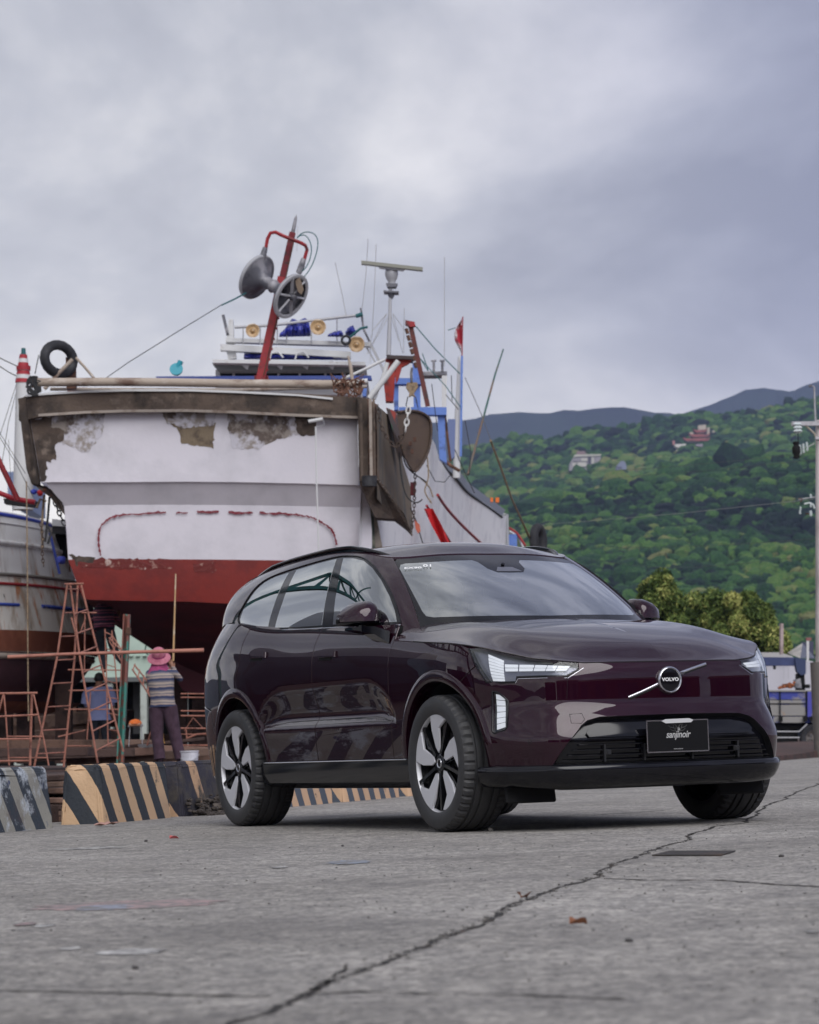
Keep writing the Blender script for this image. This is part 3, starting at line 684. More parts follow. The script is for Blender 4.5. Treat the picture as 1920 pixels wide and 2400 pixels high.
def spline3(pts, n=8):
    f = cspline(range(len(pts)), [list(p) for p in pts]); return [tuple(f(i/n)) for i in range((len(pts)-1)*n+1)]
def chain(name, pts, v, link_px, m, lab, grp=None, cat='chain', parent=None):
    P = [Vector(p) for p in [at(q[0], q[1], q[2] if len(q) > 2 else v) for q in spline3([(*p, v) if len(p) < 3 else p for p in pts], 12)]]
    L = link_px*v/6500; mb = MB(); acc = 0; nxt = 0; k = 0
    for a, b in zip(P, P[1:]):
        d = (b-a).length
        while nxt <= acc+d and d > 0:
            c = a.lerp(b, (nxt-acc)/d); t = (b-a).normalized(); s = t.cross(Vector((0, 1, 0))).normalized() if k % 2 == 0 else Vector((0, 1, 0)); 
            mb.tube([c+t*math.cos(q)*L*.62+s*math.sin(q)*L*.34 for q in np.linspace(0, 2*PI, 11)[:-1]], L*.13, 5, closed=True); nxt += L*.95; k += 1
        acc += d
    o = mb.build(name, m, parent, smooth=60)
    if lab: tag(o, lab, cat, grp)
    return o

BOAT = empty('fishing_boat', tuple(at(450, 1560, 47)), label='large white and red fishing trawler hauled out on the slip, stern towards the camera', cat='fishing boat')
def part(o):
    """keep the world position while joining the boat"""
    o.parent = BOAT; o.matrix_parent_inverse = Matrix.Translation(-BOAT.location); return o
VT = lambda px: 44+(px-42)/813*1.3
TD = lambda y: interp(y, [975, 1058, 1131, 1186, 1245, 1312, 1364, 1408], [0, .04, .06, .34, .38, .44, .46, .52])
def vt(L, dv=0): return [(x, y, VT(x)+dv) for x, y in L]
# transom, upper panel: scraped top band and clean lower field
up_t = [(70,980),(110,972),(292,962),(440,960),(558,964),(700,968),(838,975)]
mid_ = [(78,1060),(112,1058),(292,1056),(440,1056),(558,1056),(700,1058),(840,1062)]
kn_ = [(96,1131),(120,1130),(292,1130),(440,1129),(558,1130),(700,1133),(842,1137)]
part(sheet('transom_upper_panel', [[p for p in vt(up_t)], [p for p in vt(mid_, .04)], [p for p in vt(kn_, .06)]], M_WHT, sub=5))
# scraped patches, raised edges of old paint
def patch2(name, pts, m, dv=-.012, jag=4, seed=1, th=.010):
    rnd = random.Random(seed); L = dens(pts, 7); L = [(x+rnd.gauss(0, jag*.45), y+rnd.gauss(0, jag*.45)) for x, y in L]
    o = slab(name, [(x, y, VT(x)+TD(max(y, 975))+dv*.3) for x, y in L], 44, .001, m); return part(o)
patch2('scraped_patch', [(380,966),(505,964),(505,1012),(500,1050),(470,1046),(425,1040),(418,1004),(390,990)], worn('bare_tan_timber', (.22, .17, .115), [((.12, .09, .065), .5, .62, 6)], rough=.9, bump=.5), seed=2)
patch2('scraped_patch', [(378,964),(506,964),(505,1000),(425,1002),(392,992)], M_WHTD, dv=-.024, seed=3)
patch2('scraped_patch', [(532,964),(625,966),(700,970),(735,975),(730,1010),(690,1020),(650,1030),(600,1052),(545,1050),(534,1010)], M_WHTD, seed=4, dv=-.013)
patch2('scraped_patch', [(118,975),(245,966),(240,1020),(200,1062),(150,1040),(120,1010)], M_WHTD, seed=5, dv=-.013)
patch2('scraped_patch', [(62,985),(122,976),(118,1002),(150,1005),(148,1035),(128,1040),(133,1075),(108,1080),(110,1125),(88,1135),(78,1100)], M_WOOD, seed=6, dv=-.024)
patch2('scraped_patch', [(690,974),(742,978),(738,1022),(700,1020)], M_WOOD, seed=7, dv=-.024)
# counter under the knuckle and lower transom
k2 = [(x+(12 if x < 120 else 6), y+1) for x, y in kn_]
low0 = [(150,1186),(170,1184),(292,1183),(440,1183),(558,1184),(700,1186),(868,1190)]
low1 = [(156,1245),(180,1244),(292,1243),(440,1243),(558,1243),(700,1245),(872,1248)]
low2 = [(160,1312),(190,1311),(292,1311),(440,1311),(558,1312),(700,1314),(872,1318)]
low3 = [(178,1360),(205,1362),(292,1362),(440,1362),(558,1364),(700,1366),(866,1370)]
low4 = [(196,1404),(220,1406),(292,1408),(440,1410),(558,1416),(700,1420),(860,1424)]
part(sheet('counter', [vt(kn_, .06), vt(k2, .10), vt(low0, .34)], M_WHT, sub=5, smooth=25))
part(sheet('transom_lower_panel', [vt(low0, .34), vt(low1, .38), vt(low2, .44)], M_WHT, sub=5))
part(sheet('red_boot_band', [vt(low2, .435), vt(low3, .46), vt(low4, .52)], M_RED, sub=5))
patch_ = lambda pts, m, dv, seed, nm: part(slab(nm, [(x+random.Random(seed+i).gauss(0, 1.8), y+random.Random(seed+i+99).gauss(0, 1.8), VT(x)+TD(y)-.004) for i, (x, y) in enumerate(dens(pts, 8))], 44, .001, m))
patch_([(178,1316),(240,1308),(405,1312),(408,1332),(300,1334),(200,1333)], M_REDW, .420, 5, 'worn_waterline_patch')
patch_([(452,1314),(508,1314),(506,1342),(455,1340)], M_REDW, .420, 8, 'worn_waterline_patch')
patch_([(162,1300),(222,1306),(215,1322),(180,1326)], M_WOOD, .410, 12, 'worn_waterline_patch')
# bottom running forward and down to the keel
bk = [(196,1404),(250,1452),(310,1492),(372,1532),(440,1566),(520,1600),(620,1600),(720,1560),(860,1424)]
def botrow(t):
    r = []
    a = [(196,1404),(290,1408),(372,1409),(440,1410),(500,1412),(558,1416),(640,1418),(720,1420),(860,1424)]
    for (x0, y0), (x1, y1) in zip(a, bk): r.append((x0+(x1-x0)*t, y0+(y1-y0)*t, VT(x0)+.52+4.2*t**1.2))
    return r
part(sheet('hull_bottom', [botrow(t) for t in np.linspace(0, 1, 8)], M_BOT, sub=4, smooth=60))
part(sheet('hull_bottom_forward', [botrow(1), [(x+18, y-3, v+16) for x, y, v in botrow(1)]], M_BOT, sub=4, smooth=60))
part(slab('keel', [(380,1540,49.5),(640,1596,49.5),(640,1650,49.5),(430,1620,49.5)], 49.5, 14, M_BOT))
part(sheet('port_side', [[(70,980,44),(96,1131,44.1),(150,1186,44.9),(160,1312,44.9),(196,1404,45)], [(140,1010,52),(150,1120,52),(190,1190,52),(200,1300,52),(240,1400,52)], [(1188,1204,69)]*5], M_WHT, sub=4))
# starboard side up to the bow
sh = [(855,962,45.4),(905,985,48),(960,1005,51),(1012,1026,54),(1032,1078,57),(1065,1114,60),(1092,1150,63),(1132,1176,65.5),(1176,1207,68),(1188,1204,69)]
ss = spline3(sh, 3)
rows = []
for k in (0, .12, .3, .5, .75, 1):
    rows.append([(x+(1-(1-k)**2)*(-8+0*i)+k*( -10 if x < 1150 else 0), y+(1440-y)*k, v+.0) for i, (x, y, v) in enumerate(ss)])
part(sheet('starboard_side', rows, worn('bow_white_paint', (.80, .79, .80), [((.68, .67, .69), .5, .6, 1.5), ((.35, .33, .33), .66, .72, 7)], rough=.6), sub=2, smooth=60))
part(sheet('stem', [[(1188,1204,69),(1190,1300,69),(1188,1440,69)], [(1192,1206,69.4),(1194,1300,69.4),(1192,1440,69.4)], [(1180,1206,72),(1180,1300,72),(1178,1440,72)]], M_OFFW, sub=1))
cr_ = [(1028,1068,56.6),(1046,1100,58.5),(1068,1120,60),(1094,1152,63),(1132,1180,65.5),(1177,1212,68)]
part(bar('bow_cap_rail', spline3(cr_, 4), 60, 3.2, M_BLK2))
part(sheet('bow_deck_edge', [[(x, y-3, v) for x, y, v in cr_], [(x+8, y-17, v+2.2) for x, y, v in cr_]], mat('slate_grey_deck', (.12, .13, .16), .6), sub=3))
tag(part(slab('mooring_bitt', [(1150,1166),(1156,1166),(1156,1176),(1150,1176)], 64, .2, M_ORNG))) ; part(slab('mooring_bitt', [(1162,1166),(1170,1166),(1170,1177),(1162,1177)], 64.5, .2, M_ORNG))
for L, w_ in (([(1026,1160,54.6),(1050,1195,56),(1090,1238,58.5),(1140,1285,61.5)], 3.6), ([(1000,1185,52.3),(1020,1215,53),(1050,1262,54.5),(1062,1285,55)], 3.0)):
    part(bar('red_rubbing_strake', spline3(L, 5), 55, w_, M_REDP))
# painted ring of dark red brush marks on the lower transom
rg = [(236,1302),(231,1270),(234,1240),(247,1222),(276,1208),(325,1204),(383,1201),(440,1202),(487,1200),(560,1201),(640,1203),(705,1208),(740,1217),(766,1232),(782,1250),(790,1280)]
rs = spline3([(x, y, 0) for x, y in rg], 10); mb = MB(); rnd = random.Random(4); run = []
M_MARK = mat('dark_red_brush_mark', (.18, .012, .025), .6)
for i, (x, y, _) in enumerate(rs):
    gap_ = (395 < x < 412) or (442 < x < 462) or (520 < x < 535) or (600 < x < 607)
    if gap_ or i == len(rs)-1:
        if len(run) > 1: mb.grid(run, len(run), 2)
        run = []; continue
    x2, y2, _2 = rs[min(i+1, len(rs)-1)]; tx, ty = x2-x, y2-y; L = math.hypot(tx, ty) or 1; w = rnd.uniform(1.0, 3.2); y += rnd.gauss(0, .8)
    run.append([at(x-ty/L*w, y+tx/L*w, VT(x)+.32), at(x+ty/L*w, y-tx/L*w, VT(x)+.32)])
o = mb.build('painted_outline', M_MARK, smooth=0); part(o)
# transom cap beam, pale edge strips, corner posts
def strip(name, top, bot, dv, th, m):
    T = [at(x, y, VT(x)+dv) for x, y in dens(top, 40, False)]; B = [at(x, y, VT(x)+dv) for x, y in dens(bot, 40, False)]
    n = min(len(T), len(B)); f = lambda L, i: L[int(i*(len(L)-1)/(n-1))]
    mb = MB(); rows = [[f(T, i)+Vector((0, th, 0)), f(T, i), f(B, i), f(B, i)+Vector((0, th, 0))] for i in range(n)]
    mb.grid(rows, n, 4); mb.add([rows[0][k] for k in range(4)], [(0, 1, 2, 3)]); mb.add([rows[-1][k] for k in range(4)], [(3, 2, 1, 0)]); o = mb.build(name, m, smooth=25); return part(fix_normals(o))
strip('transom_beam', [(44,936),(60,928),(110,922),(200,917),(292,914),(440,914),(558,919),(700,922),(800,928),(858,932)], [(44,985),(60,984),(110,972),(200,967),(292,964),(440,963),(558,966),(700,972),(800,978),(858,982)], -.16, .30, M_WOOD)
strip('beam_edge_strip', [(60,926),(110,920),(200,915),(292,912),(440,912),(558,916),(700,924),(780,932)], [(60,930),(110,925),(200,920),(292,917),(440,917),(558,921),(700,928),(780,937)], -.20, .34, M_OFFW)
strip('beam_edge_strip', [(90,970),(200,963),(292,960),(440,959),(558,963),(700,970),(860,976)], [(90,976),(200,969),(292,966),(440,965),(558,969),(700,976),(860,982)], -.20, .05, M_WOODL)
part(slab('corner_post', [(42,934,43.8),(60,930,43.8),(64,985,43.8),(80,1080,43.9),(88,1135,44),(74,1134,44),(62,1100,43.9),(50,1000,43.8)], 44, .42, M_WOOD))
part(sheet('counter_bracket', [[(74,1132,43.95),(110,1140,44)], [(100,1150,44.2),(130,1160,44.2)], [(130,1172,44.5),(150,1182,44.5)], [(146,1200,44.7),(152,1204,44.7)]], M_WOOD, sub=3)); part(slab('counter_bracket', [(70,1128,44),(118,1146,44.1),(140,1176,44.3),(150,1205,44.5),(136,1190,44.4),(118,1166,44.2),(96,1150,44)], 44, .3, M_WOOD))
# ribbed quarter column and hull wing, starboard quarter
part(slab('quarter_post', [(838,930,45.0),(862,934,45),(864,1130,45),(842,1128,45)], 45, .5, M_WOOD))
for x, w in ((846, 3.4), (868, 4.2), (876, 3.2)):
    part(beamp('post_rib', (x, 936, 44.85), (x+3, 1128, 44.85), 45, w*1.7, M_WOODL if x == 868 else M_WOOD, dpt=.10))
part(slab('quarter_post', [(862,934,45.0),(884,948,45.1),(888,1130,45.1),(862,1132,45)], 45, .5, M_RUST))
cap = MB(); cap.tube(V3([(866,1116,44.8),(866,1140,44.8)], 45), .125, 14); part(cap.build('rubber_foot', M_BLK2, smooth=40))
part(sheet('quarter_wing', [[(882,948,45.0),(905,968,46),(930,985,47.2)], [(884,1040,45.0),(915,1060,46.2),(945,1085,47.4)], [(884,1122,45.0),(922,1150,46.3),(962,1140,47.6)], [(884,1135,45.0),(930,1190,46.5),(968,1230,47.6)], [(884,1168,45.1),(925,1222,46.5),(966,1254,47.4)]], worn('bare_grey_brown_planks', (.15, .115, .085), [((.09, .085, .08), .46, .58, 1.8), ((.24, .18, .12), .55, .68, 2.6), ((.05, .035, .03), .62, .7, 7)], rough=.9, bump=.7, bscale=18, stretch=(3, 3, .5)), sub=4, smooth=60))
part(slab('wing_knee', [(842,1130,45.0),(886,1128,45.05),(905,1140,45.4),(948,1205,46),(966,1252,46.8),(948,1232,46.4),(925,1216,46),(880,1213,45.4),(862,1175,45.1)], 45, .55, M_WOOD))
part(bar('wing_rail', [(884,1122,44.95),(910,1160,45.5),(940,1205,46.2),(966,1254,46.8)], 45, 2.6, M_WOODL))
part(slab('rudder_post', [(863,1180,46),(876,1210,46),(880,1290,46),(864,1290,46)], 46, .3, worn('weathered_green_grey_post', (.06, .075, .065), [((.28, .27, .2), .5, .62, 4)], rough=.9)))
part(slab('plank_end', [(876,1205,46.2),(884,1216,46.2),(898,1290,46.2),(880,1290,46.2)], 46, .2, M_WOODL))
# stern roller pipe
part(bar('stern_roller', [(86,896),(250,895),(400,896),(560,899),(700,900),(836,901)], 43.9, 10.2, M_BEIGE, n=16)); part(bar('roller_axle', [(74,897),(88,896)], 43.9, 13, M_RUST, n=10))
part(bar('stern_rail', [(118,912),(560,914),(860,906)], 45.2, 4, M_WOODL))
part(bar('roller_end_pipe', [(836,896),(862,893)], 44, 6.5, M_OFFW, n=12))
lash = MB(); rnd = random.Random(8)
for i in range(14):
    x = 790+rnd.uniform(0, 50); lash.tube([at(x+rnd.gauss(0, 5)+rnd.uniform(4, 14)*math.cos(a+i), 908+rnd.gauss(0, 4)+rnd.uniform(10, 26)*math.sin(a), 43.75-.1*abs(math.sin(a))) for a in np.linspace(rnd.random()*3, rnd.random()*3+5, 9)], .014, 5)
tag(lash.build('rope_lashing', worn('rusty_rope', (.15, .075, .05), [], rough=.95), smooth=50), 'tangle of rusty rope lashed round the right end of the stern roller', 'rope')
lash = MB()
for i in range(7):
    lash.tube([at(78+rnd.uniform(-8, 10)+9*math.cos(a), 905+22*math.sin(a), 43.6) for a in np.linspace(i, i+4, 12)], .02, 5)
tag(lash.build('rope_lashing', M_DROPE, smooth=50), 'dark rope tangle at the left corner of the stern roller', 'rope')
# tyre fender and davit at the port quarter
tf = MB(); c = at(138, 842, 44.6); pts = []
for i in range(20):
    a = 2*PI*i/20; pts.append(c+Vector((math.cos(a)*.20, math.cos(a)*.24, math.sin(a)*.235)))
tf.tube(pts, .082, 12, closed=True); tag(tf.build('tyre_fender', M_BLK2, smooth=60), 'black rubber tyre hanging at the top left of the trawler stern', 'tyre')
part(beamp('davit_post', (166,838), (168,912), 44.9, 22, M_RUST)); part(bar('davit_strut', [(104,912),(140,872),(170,842)], 44.5, 4.6, M_BEIGE)); part(bar('davit_strut', [(178,838),(200,862),(222,888)], 44.7, 3.2, M_BEIGE)); part(bar('davit_pin', [(150,800),(150,812)], 44.7, 3, M_GREY))
part(bar('stay_pole', [(91,832),(82,876)], 44.7, 1.2, M_DROPE)); part(slab('red_hatch', [(158,908),(205,908),(205,918),(158,918)], 45.5, .3, M_REDP))
# wheelhouse stack
vW = 53
part(slab('wheelhouse', [(505,866),(846,868),(846,925),(505,925)], vW+.3, 5, M_OFFW)); part(slab('wheelhouse_windows', [(516,869),(840,871),(840,884),(516,884)], vW+.25, .1, M_DGLASS))
for x in (545, 610, 650, 700, 760, 805): part(slab('window_post', [(x, 868), (x+5, 868), (x+5, 885), (x, 885)], vW+.2, .06, M_OFFW))
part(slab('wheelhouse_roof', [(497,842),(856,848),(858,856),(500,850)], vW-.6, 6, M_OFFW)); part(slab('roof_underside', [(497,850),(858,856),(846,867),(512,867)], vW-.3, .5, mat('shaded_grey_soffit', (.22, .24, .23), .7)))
for x in (560, 640, 700, 760): part(slab('roof_bracket', [(x, 851), (x+26, 852), (x+20, 866)], vW-.45, .05, M_OFFW))
part(slab('blue_deck_band', [(366,882),(870,880),(872,890),(366,888)], 50.5, .2, worn('mid_blue_rail', (.05, .08, .28), []))); 
for x0, y0, x1, y1, h, v in ((516,806,822,824,14,vW-.3),(529,792,868,802,9,vW-.2)): part(slab('rack_beam', [(x0, y0), (x1, y1), (x1, y1+h), (x0, y0+h)], v, .25, M_OFFW))
part(slab('rack_post', [(536,748),(546,748),(549,806),(530,806)], vW-.1, .2, M_OFFW)); part(beamp('rack_post', (523,738), (534,785), vW-.1, 7, M_GREY)); part(beamp('rack_post', (541,818), (545,842), vW-.1, 20, M_OFFW))
part(bar('rack_pipe', [(550,767),(640,762),(740,750),(846,738)], vW-.4, 3.6, M_LGREY)); part(bar('rack_end_post', [(846,722),(852,770),(866,800)], vW-.3, 2.6, M_GREY)); part(bar('rack_clamp', [(834,741),(850,736)], vW-.4, 5, M_TEAL))
part(bar('rack_brace', [(820,790),(845,770),(862,766)], vW-.5, 3, M_TEAL)); part(beamp('side_strut', (866,800), (905,880), vW, 6, M_LGREY)); part(beamp('side_strut', (860,815), (880,850), vW, 3.5, M_LGREY))
for x in (570, 610, 650, 672, 730, 790): part(bar('rack_stanchion', [(x, 764-(x-550)*.08), (x, 808)], vW-.25, 1.3, M_LGREY))
for x in (640, 700): part(bar('rack_arch', [(x-8, 842), (x-4, 828), (x+12, 824), (x+24, 838)], vW-.35, 2.2, M_OFFW))
def lamp(x, y, r, lab):
    root = empty('deck_lamp', tuple(at(x, y, vW-.7)), label=lab, cat='lamp', group='round deck lamps on the wheelhouse rack'); k = r*vW/6500
    Mr = Matrix.Rotation(PI/2, 4, 'X'); mb = MB(); mb.lathe([(0, -.10), (k*.55, -.10), (k*.95, .03), (k, .05), (k*1.02, .09), (k*.86, .09)], 22, Mr); fix_normals(mb.build('lamp_housing', M_LAMPG, root, smooth=50))
    mb = MB(); mb.lathe([(0, .04), (k*.30, .05), (k*.32, .075), (k*.5, .06), (k*.84, .08)], 22, Mr); mb.build('lamp_shade', worn('amber_reflector', (.5, .33, .17), [], rough=.35), root, smooth=50)
    mb = MB(); mb.lathe([(0, .10), (k*.22, .095), (k*.24, .05)], 14, Mr); mb.build('bulb', M_LAMPG, root, smooth=50)
lamp(593, 776, 16, 'leftmost round amber deck lamp on the wheelhouse rack'); lamp(746, 768, 18, 'middle round amber deck lamp beside the blue tarpaulin'); lamp(836, 808, 18.5, 'rightmost round amber deck lamp at the end of the rack')
mb = MB(); c = at(811, 797, vW-.9); mb.tube([c+Vector((math.cos(a)*.078, 0, math.sin(a)*.078)) for a in np.linspace(0, 2*PI, 17)[:-1]], .026, 8, closed=True); tag(mb.build('small_tyre', M_BLK2, smooth=60), 'small black trolley tyre on the wheelhouse rack next to the right lamp', 'tyre')
def tarp(pts, v, seed, lab, parent=None):
    rnd = random.Random(seed); mb = MB(); x0 = min(p[0] for p in pts); x1 = max(p[0] for p in pts); G_ = []
    xs = [p[0] for p in pts if p[2] == 0]; ys = [p[1] for p in pts if p[2] == 0]; xb = [p[0] for p in pts if p[2] == 1]; yb = [p[1] for p in pts if p[2] == 1]
    for i in range(26):
        x = x0+(x1-x0)*i/25; a = interp(x, xs, ys); b = interp(x, xb, yb); G_.append([at(x+rnd.gauss(0, .7), b+(a-b)*t+rnd.gauss(0, 1.0)*(0 < t < 1), v-.25*math.sin(PI*t)-.12*rnd.random()) for t in (0, .2, .4, .6, .8, 1)]+[at(x, a+3, v+.8), at(x, b, v+.9)])
    mb.grid(G_, 26, 8); return tag(mb.build('tarpaulin', M_TARP, smooth=25), lab, 'tarpaulin', 'blue tarpaulins on the wheelhouse roof')
tarp([(655,782,0),(668,770,0),(685,746,0),(700,752,0),(716,744,0),(726,758,0),(728,775,0),(655,790,1),(728,788,1)], vW-.1, 3, 'largest blue tarpaulin bundle left of the middle deck lamp')
tarp([(768,784,0),(785,776,0),(800,774,0),(804,782,0),(768,789,1),(804,790,1)], vW-.1, 4, 'flat blue tarpaulin between the middle lamp and the small tyre')
tarp([(810,776,0),(820,765,0),(828,762,0),(834,775,0),(810,788,1),(834,786,1)], vW-.2, 5, 'small blue tarpaulin heap above the right lamp')
tarp([(572,828,0),(700,824,0),(760,826,0),(818,828,0),(572,842,1),(818,844,1)], vW+.1, 6, 'dark blue tarpaulin stowed under the lower rack beam')
mb = MB(); mb.lathe([(0, -.10), (.06, -.10), (.11, .0), (.12, .06), (0, .06)], 16, Matrix.Translation(at(414, 868, 49)) @ Matrix.Rotation(R(70), 4, 'X')); mb.tube(V3([(414,866),(424,846)], 49), .05, 8); tag(mb.build('searchlight', mat('cyan_lamp_paint', (.03, .30, .38), .5), smooth=40), 'cyan searchlight standing on the blue deck band left of the crane', 'lamp')
# net hauler crane: boom, yoke, power block
part(slab('boom_base', [(596,880),(628,880),(628,898),(596,898)], 47.6, .4, M_REDP))
o = MB(); A_, B_ = at(610, 892, 47.5), at(662, 650, 47.5); o.beam(A_, B_, .15, .15, up=(0, 1, 0)); part(o.build('boom', M_REDP))
o = MB(); o.beam(at(658, 668, 47.5), at(686, 545, 47.5), .105, .105, up=(0, 1, 0)); part(o.build('boom_extension', worn('dark_red_boom_paint', (.16, .012, .02), [((.05, .02, .02), .5, .6, 8)]))); part(bar('boom_tip', [(684,556),(690,528),(694,508)], 47.5, [5, 4.4, 3], M_GREY)); part(bar('boom_tip_pin', [(694,510),(695,503)], 47.5, 1, M_GREY))
for q in np.linspace(.1, .9, 9):
    c = A_.lerp(B_, q); b_ = MB(); b_.box(c+Vector((.085, -.02, 0)), (.035, .05, .03)); part(b_.build('boom_lug', M_REDP))
part(bar('boom_hose', [(618,880),(646,760),(668,660),(690,560)], 47.4, 1.4, M_RUST))
part(bar('yoke', [(623,583),(627,560),(634,546),(646,544),(662,552),(682,560),(705,569),(716,575),(720,585),(713,609)], 47.2, 4.6, M_REDP, n=6))
for L in ([(622,580),(616,602),(606,622)], [(712,606),(706,626),(700,640)]): part(bar('yoke_arm', L, 47.2, [6, 8, 7], M_GREY, n=8))
ax0, ax1 = at(600, 648, 47.35), at(682, 694, 46.95); axd = (ax1-ax0).normalized(); Md = Matrix.Translation((ax0+ax1)/2) @ axd.to_track_quat('Z', 'Y').to_matrix().to_4x4(); H = (ax1-ax0).length/2
mb = MB(); mb.lathe([(.0, -H-.03), (.12, -H-.03), (.36, -H-.02), (.395, -H), (.395, -H+.045), (.34, -H+.06), (.22, -H+.14), (.12, -H+.22), (.095, -.04), (.12, -.01), (.12, .01), (.095, .04), (.12, H-.22), (.22, H-.14), (.34, H-.06), (.395, H-.045), (.395, H), (.36, H+.02), (.34, H+.0)], 40, Md); part(fix_normals(mb.build('power_block_drum', M_GREY, smooth=50)))
mb = MB(); mb.lathe([(.395, H-.03), (.41, H-.02), (.41, H+.02), (.37, H+.035), (.34, H+.02)], 40, Md); part(mb.build('drum_rim', M_LGREY, smooth=60)); mb = MB(); mb.lathe([(.395, -H-.02), (.41, -H-.01), (.41, -H+.04), (.39, -H+.05)], 40, Md); part(mb.build('drum_rim', M_LGREY, smooth=60))
for k in range(6):
    a = k*PI/3; b_ = MB(); b_.beam(Md @ Vector((.07*math.cos(a), .07*math.sin(a), H+.015)), Md @ Vector((.35*math.cos(a), .35*math.sin(a), H+.015)), .055, .03); part(b_.build('drum_spoke', M_LGREY))
mb = MB(); mb.lathe([(0, H+.10), (.05, H+.10), (.06, H+.02), (.09, H+.0)], 16, Md); part(mb.build('drum_hub', M_GREY)); part(slab('drum_bracket', [(698,640),(708,664),(712,678),(706,690),(698,682),(692,660)], 46.8, .12, worn('brown_grease_bracket', (.18, .13, .09), [])))
for L in ([(696,558),(712,545),(736,548),(745,575),(732,620),(712,650)], [(698,556),(716,552),(730,580),(722,618),(708,636)]): part(bar('hydraulic_hose', spline3([(*p, 0) for p in L], 6) and [(x, y) for x, y, _ in spline3([(*p, 0) for p in L], 6)], 47.1, 1.3, M_TEAL, n=6))
tag(bar('hauling_line', [(576,687,47.2),(540,706,46),(520,714,45.5),(420,775,44.8),(300,850,44.4),(243,890,44.2)], 47, 1.0, M_DROPE, n=5), 'thin line running from the power block down to the left stern roller', 'rope'); tag(bar('hauling_line_splice', [(576,687,47.15),(548,702,46.2),(520,715,45.45)], 47, 2.0, M_TEAL, n=5), 'thick teal spliced end of the line at the power block', 'rope')
# radar mast with guys
part(bar('radar_mast', [(911,832),(914,740),(915,690),(916,668)], 51, [6, 4.5, 4, 4], M_LGREY, n=10)); part(slab('mast_plate', [(899,680),(935,682),(934,686),(900,684)], 50.9, .3, M_GREY)); part(slab('mast_plate', [(905,663),(932,664),(928,672),(909,672)], 50.9, .25, M_GREY)); part(bar('mast_cone', [(917,700),(917,684)], 51, [4, 12], M_GREY, n=12))
mb = MB(); c = at(918, 645, 51); mb.lathe([(0, .15), (.075, .14), (.115, .10), (.125, .02), (.10, -.07), (.07, -.12), (.07, -.16), (0, -.16)], 18, Matrix.Translation(c)); part(mb.build('radar_motor', M_LGREY, smooth=50)); part(slab('radar_scanner', [(847,610),(991,626),(991,634),(847,618)], 50.8, .14, worn('dull_olive_scanner', (.26, .26, .22), []))); part(slab('scanner_mount', [(885,622),(950,630),(945,634),(890,628)], 50.85, .1, M_LGREY))
for a, b in (((907,735),(873,775)),((907,735),(870,812)),((921,735),(948,772)),((921,735),(944,828)),((911,742),(860,830)),((918,742),(935,800))): part(bar('mast_guy', [a, b], 51, .75, M_LGREY, n=4))
for i, L in enumerate(([(863,560),(858,640),(852,700),(848,726)], [(882,572),(878,680),(872,790)], [(948,722),(946,828)], [(1042,602),(1042,858)], [(786,615),(802,690),(812,740)], [(870,786),(868,850)], [(698,530),(696,590)])): part(bar('whip_antenna', L, 52, .85 if i != 6 else .5, M_LGREY, n=5))
# stern gallows
part(slab('gallows_plate', [(906,832),(968,834),(968,842),(906,840)], 46.5, .5, mat('dark_gallows_top', (.04, .025, .025), .6)))
part(slab('gallows_post', [(904,840),(932,840),(926,880),(922,940),(904,940),(900,900)], 46.6, .3, worn('red_gallows_paint', (.33, .03, .02), [((.10, .02, .02), .5, .62, 4)])))
part(slab('gallows_gusset', [(932,842),(966,842),(958,852),(942,860),(934,888),(928,900),(926,870)], 46.6, .12, worn('red_gusset_paint', (.33, .03, .02), [((.15, .02, .02), .5, .62, 4)])))
part(bar('gallows_pipe', [(934,846),(900,890),(874,922),(866,934)], 46, 6.8, M_OFFW, n=12)); part(bar('gallows_pipe', [(908,850),(898,885),(884,915),(876,936)], 46.1, 5.2, M_OFFW, n=12)); part(bar('gallows_stay', [(903,842),(862,862),(803,889)], 46.2, 3.6, M_OFFW)); part(bar('gallows_hook', [(816,834),(822,860),(826,890),(824,906)], 45.6, [2, 4.5, 4, 6], M_BEIGE))
part(beamp('derrick', (961,756), (1003,952), 49, 11, worn('brown_red_derrick', (.13, .03, .025), [((.05, .03, .03), .5, .62, 5)]))); part(slab('derrick_head', [(950,750),(972,754),(974,764),(962,766),(950,760)], 48.9, .15, M_REDP))
for i in range(6): part(bar('derrick_block', [(952+i*4, 770+i*16), (956+i*4, 782+i*16)], 48.7, 4.2, M_RUST))
for q in ((922,886,988,900),(935,954,1047,972)): part(slab('gantry_beam', [(q[0], q[1]), (q[2], q[1]), (q[2], q[3]), (q[0], q[3])], 50, .3, M_BLUE))
for L in ([(967,850),(984,850),(986,955),(970,955)], [(1026,972),(1043,972),(1044,1040),(1048,1086),(1030,1075)], [(848,904),(860,904),(858,928),(850,928)], [(922,900),(934,900),(934,960),(924,960)]): part(slab('gantry_leg', L, 50.1, .3, M_BLUE))
part(beamp('rail_post', (1043,974), (1056,1082), 50.3, 6, M_RUST)); part(bar('rail_bracket', [(1030,1070),(1058,1092),(1078,1104)], 50.3, 4, M_RUST))
part(slab('searchlight_platform', [(990,871),(1048,870),(1048,879),(990,880)], 54, .5, M_GREY)); part(slab('platform_post', [(1036,880),(1048,880),(1046,955),(1036,955)], 54, .25, M_OFFW))
for x in (1017, 1037): part(bar('bollard_light', [(x, 870), (x, 846)], 54, 3, M_GREY)); part(bar('bollard_light', [(x-6, 846), (x+6, 845)], 54, 2.2, M_GREY))
part(slab('blue_box_unit', [(1050,982),(1068,982),(1066,1070),(1056,1078),(1050,1060)], 54, .3, worn('faded_blue_panel', (.14, .18, .34), [])))
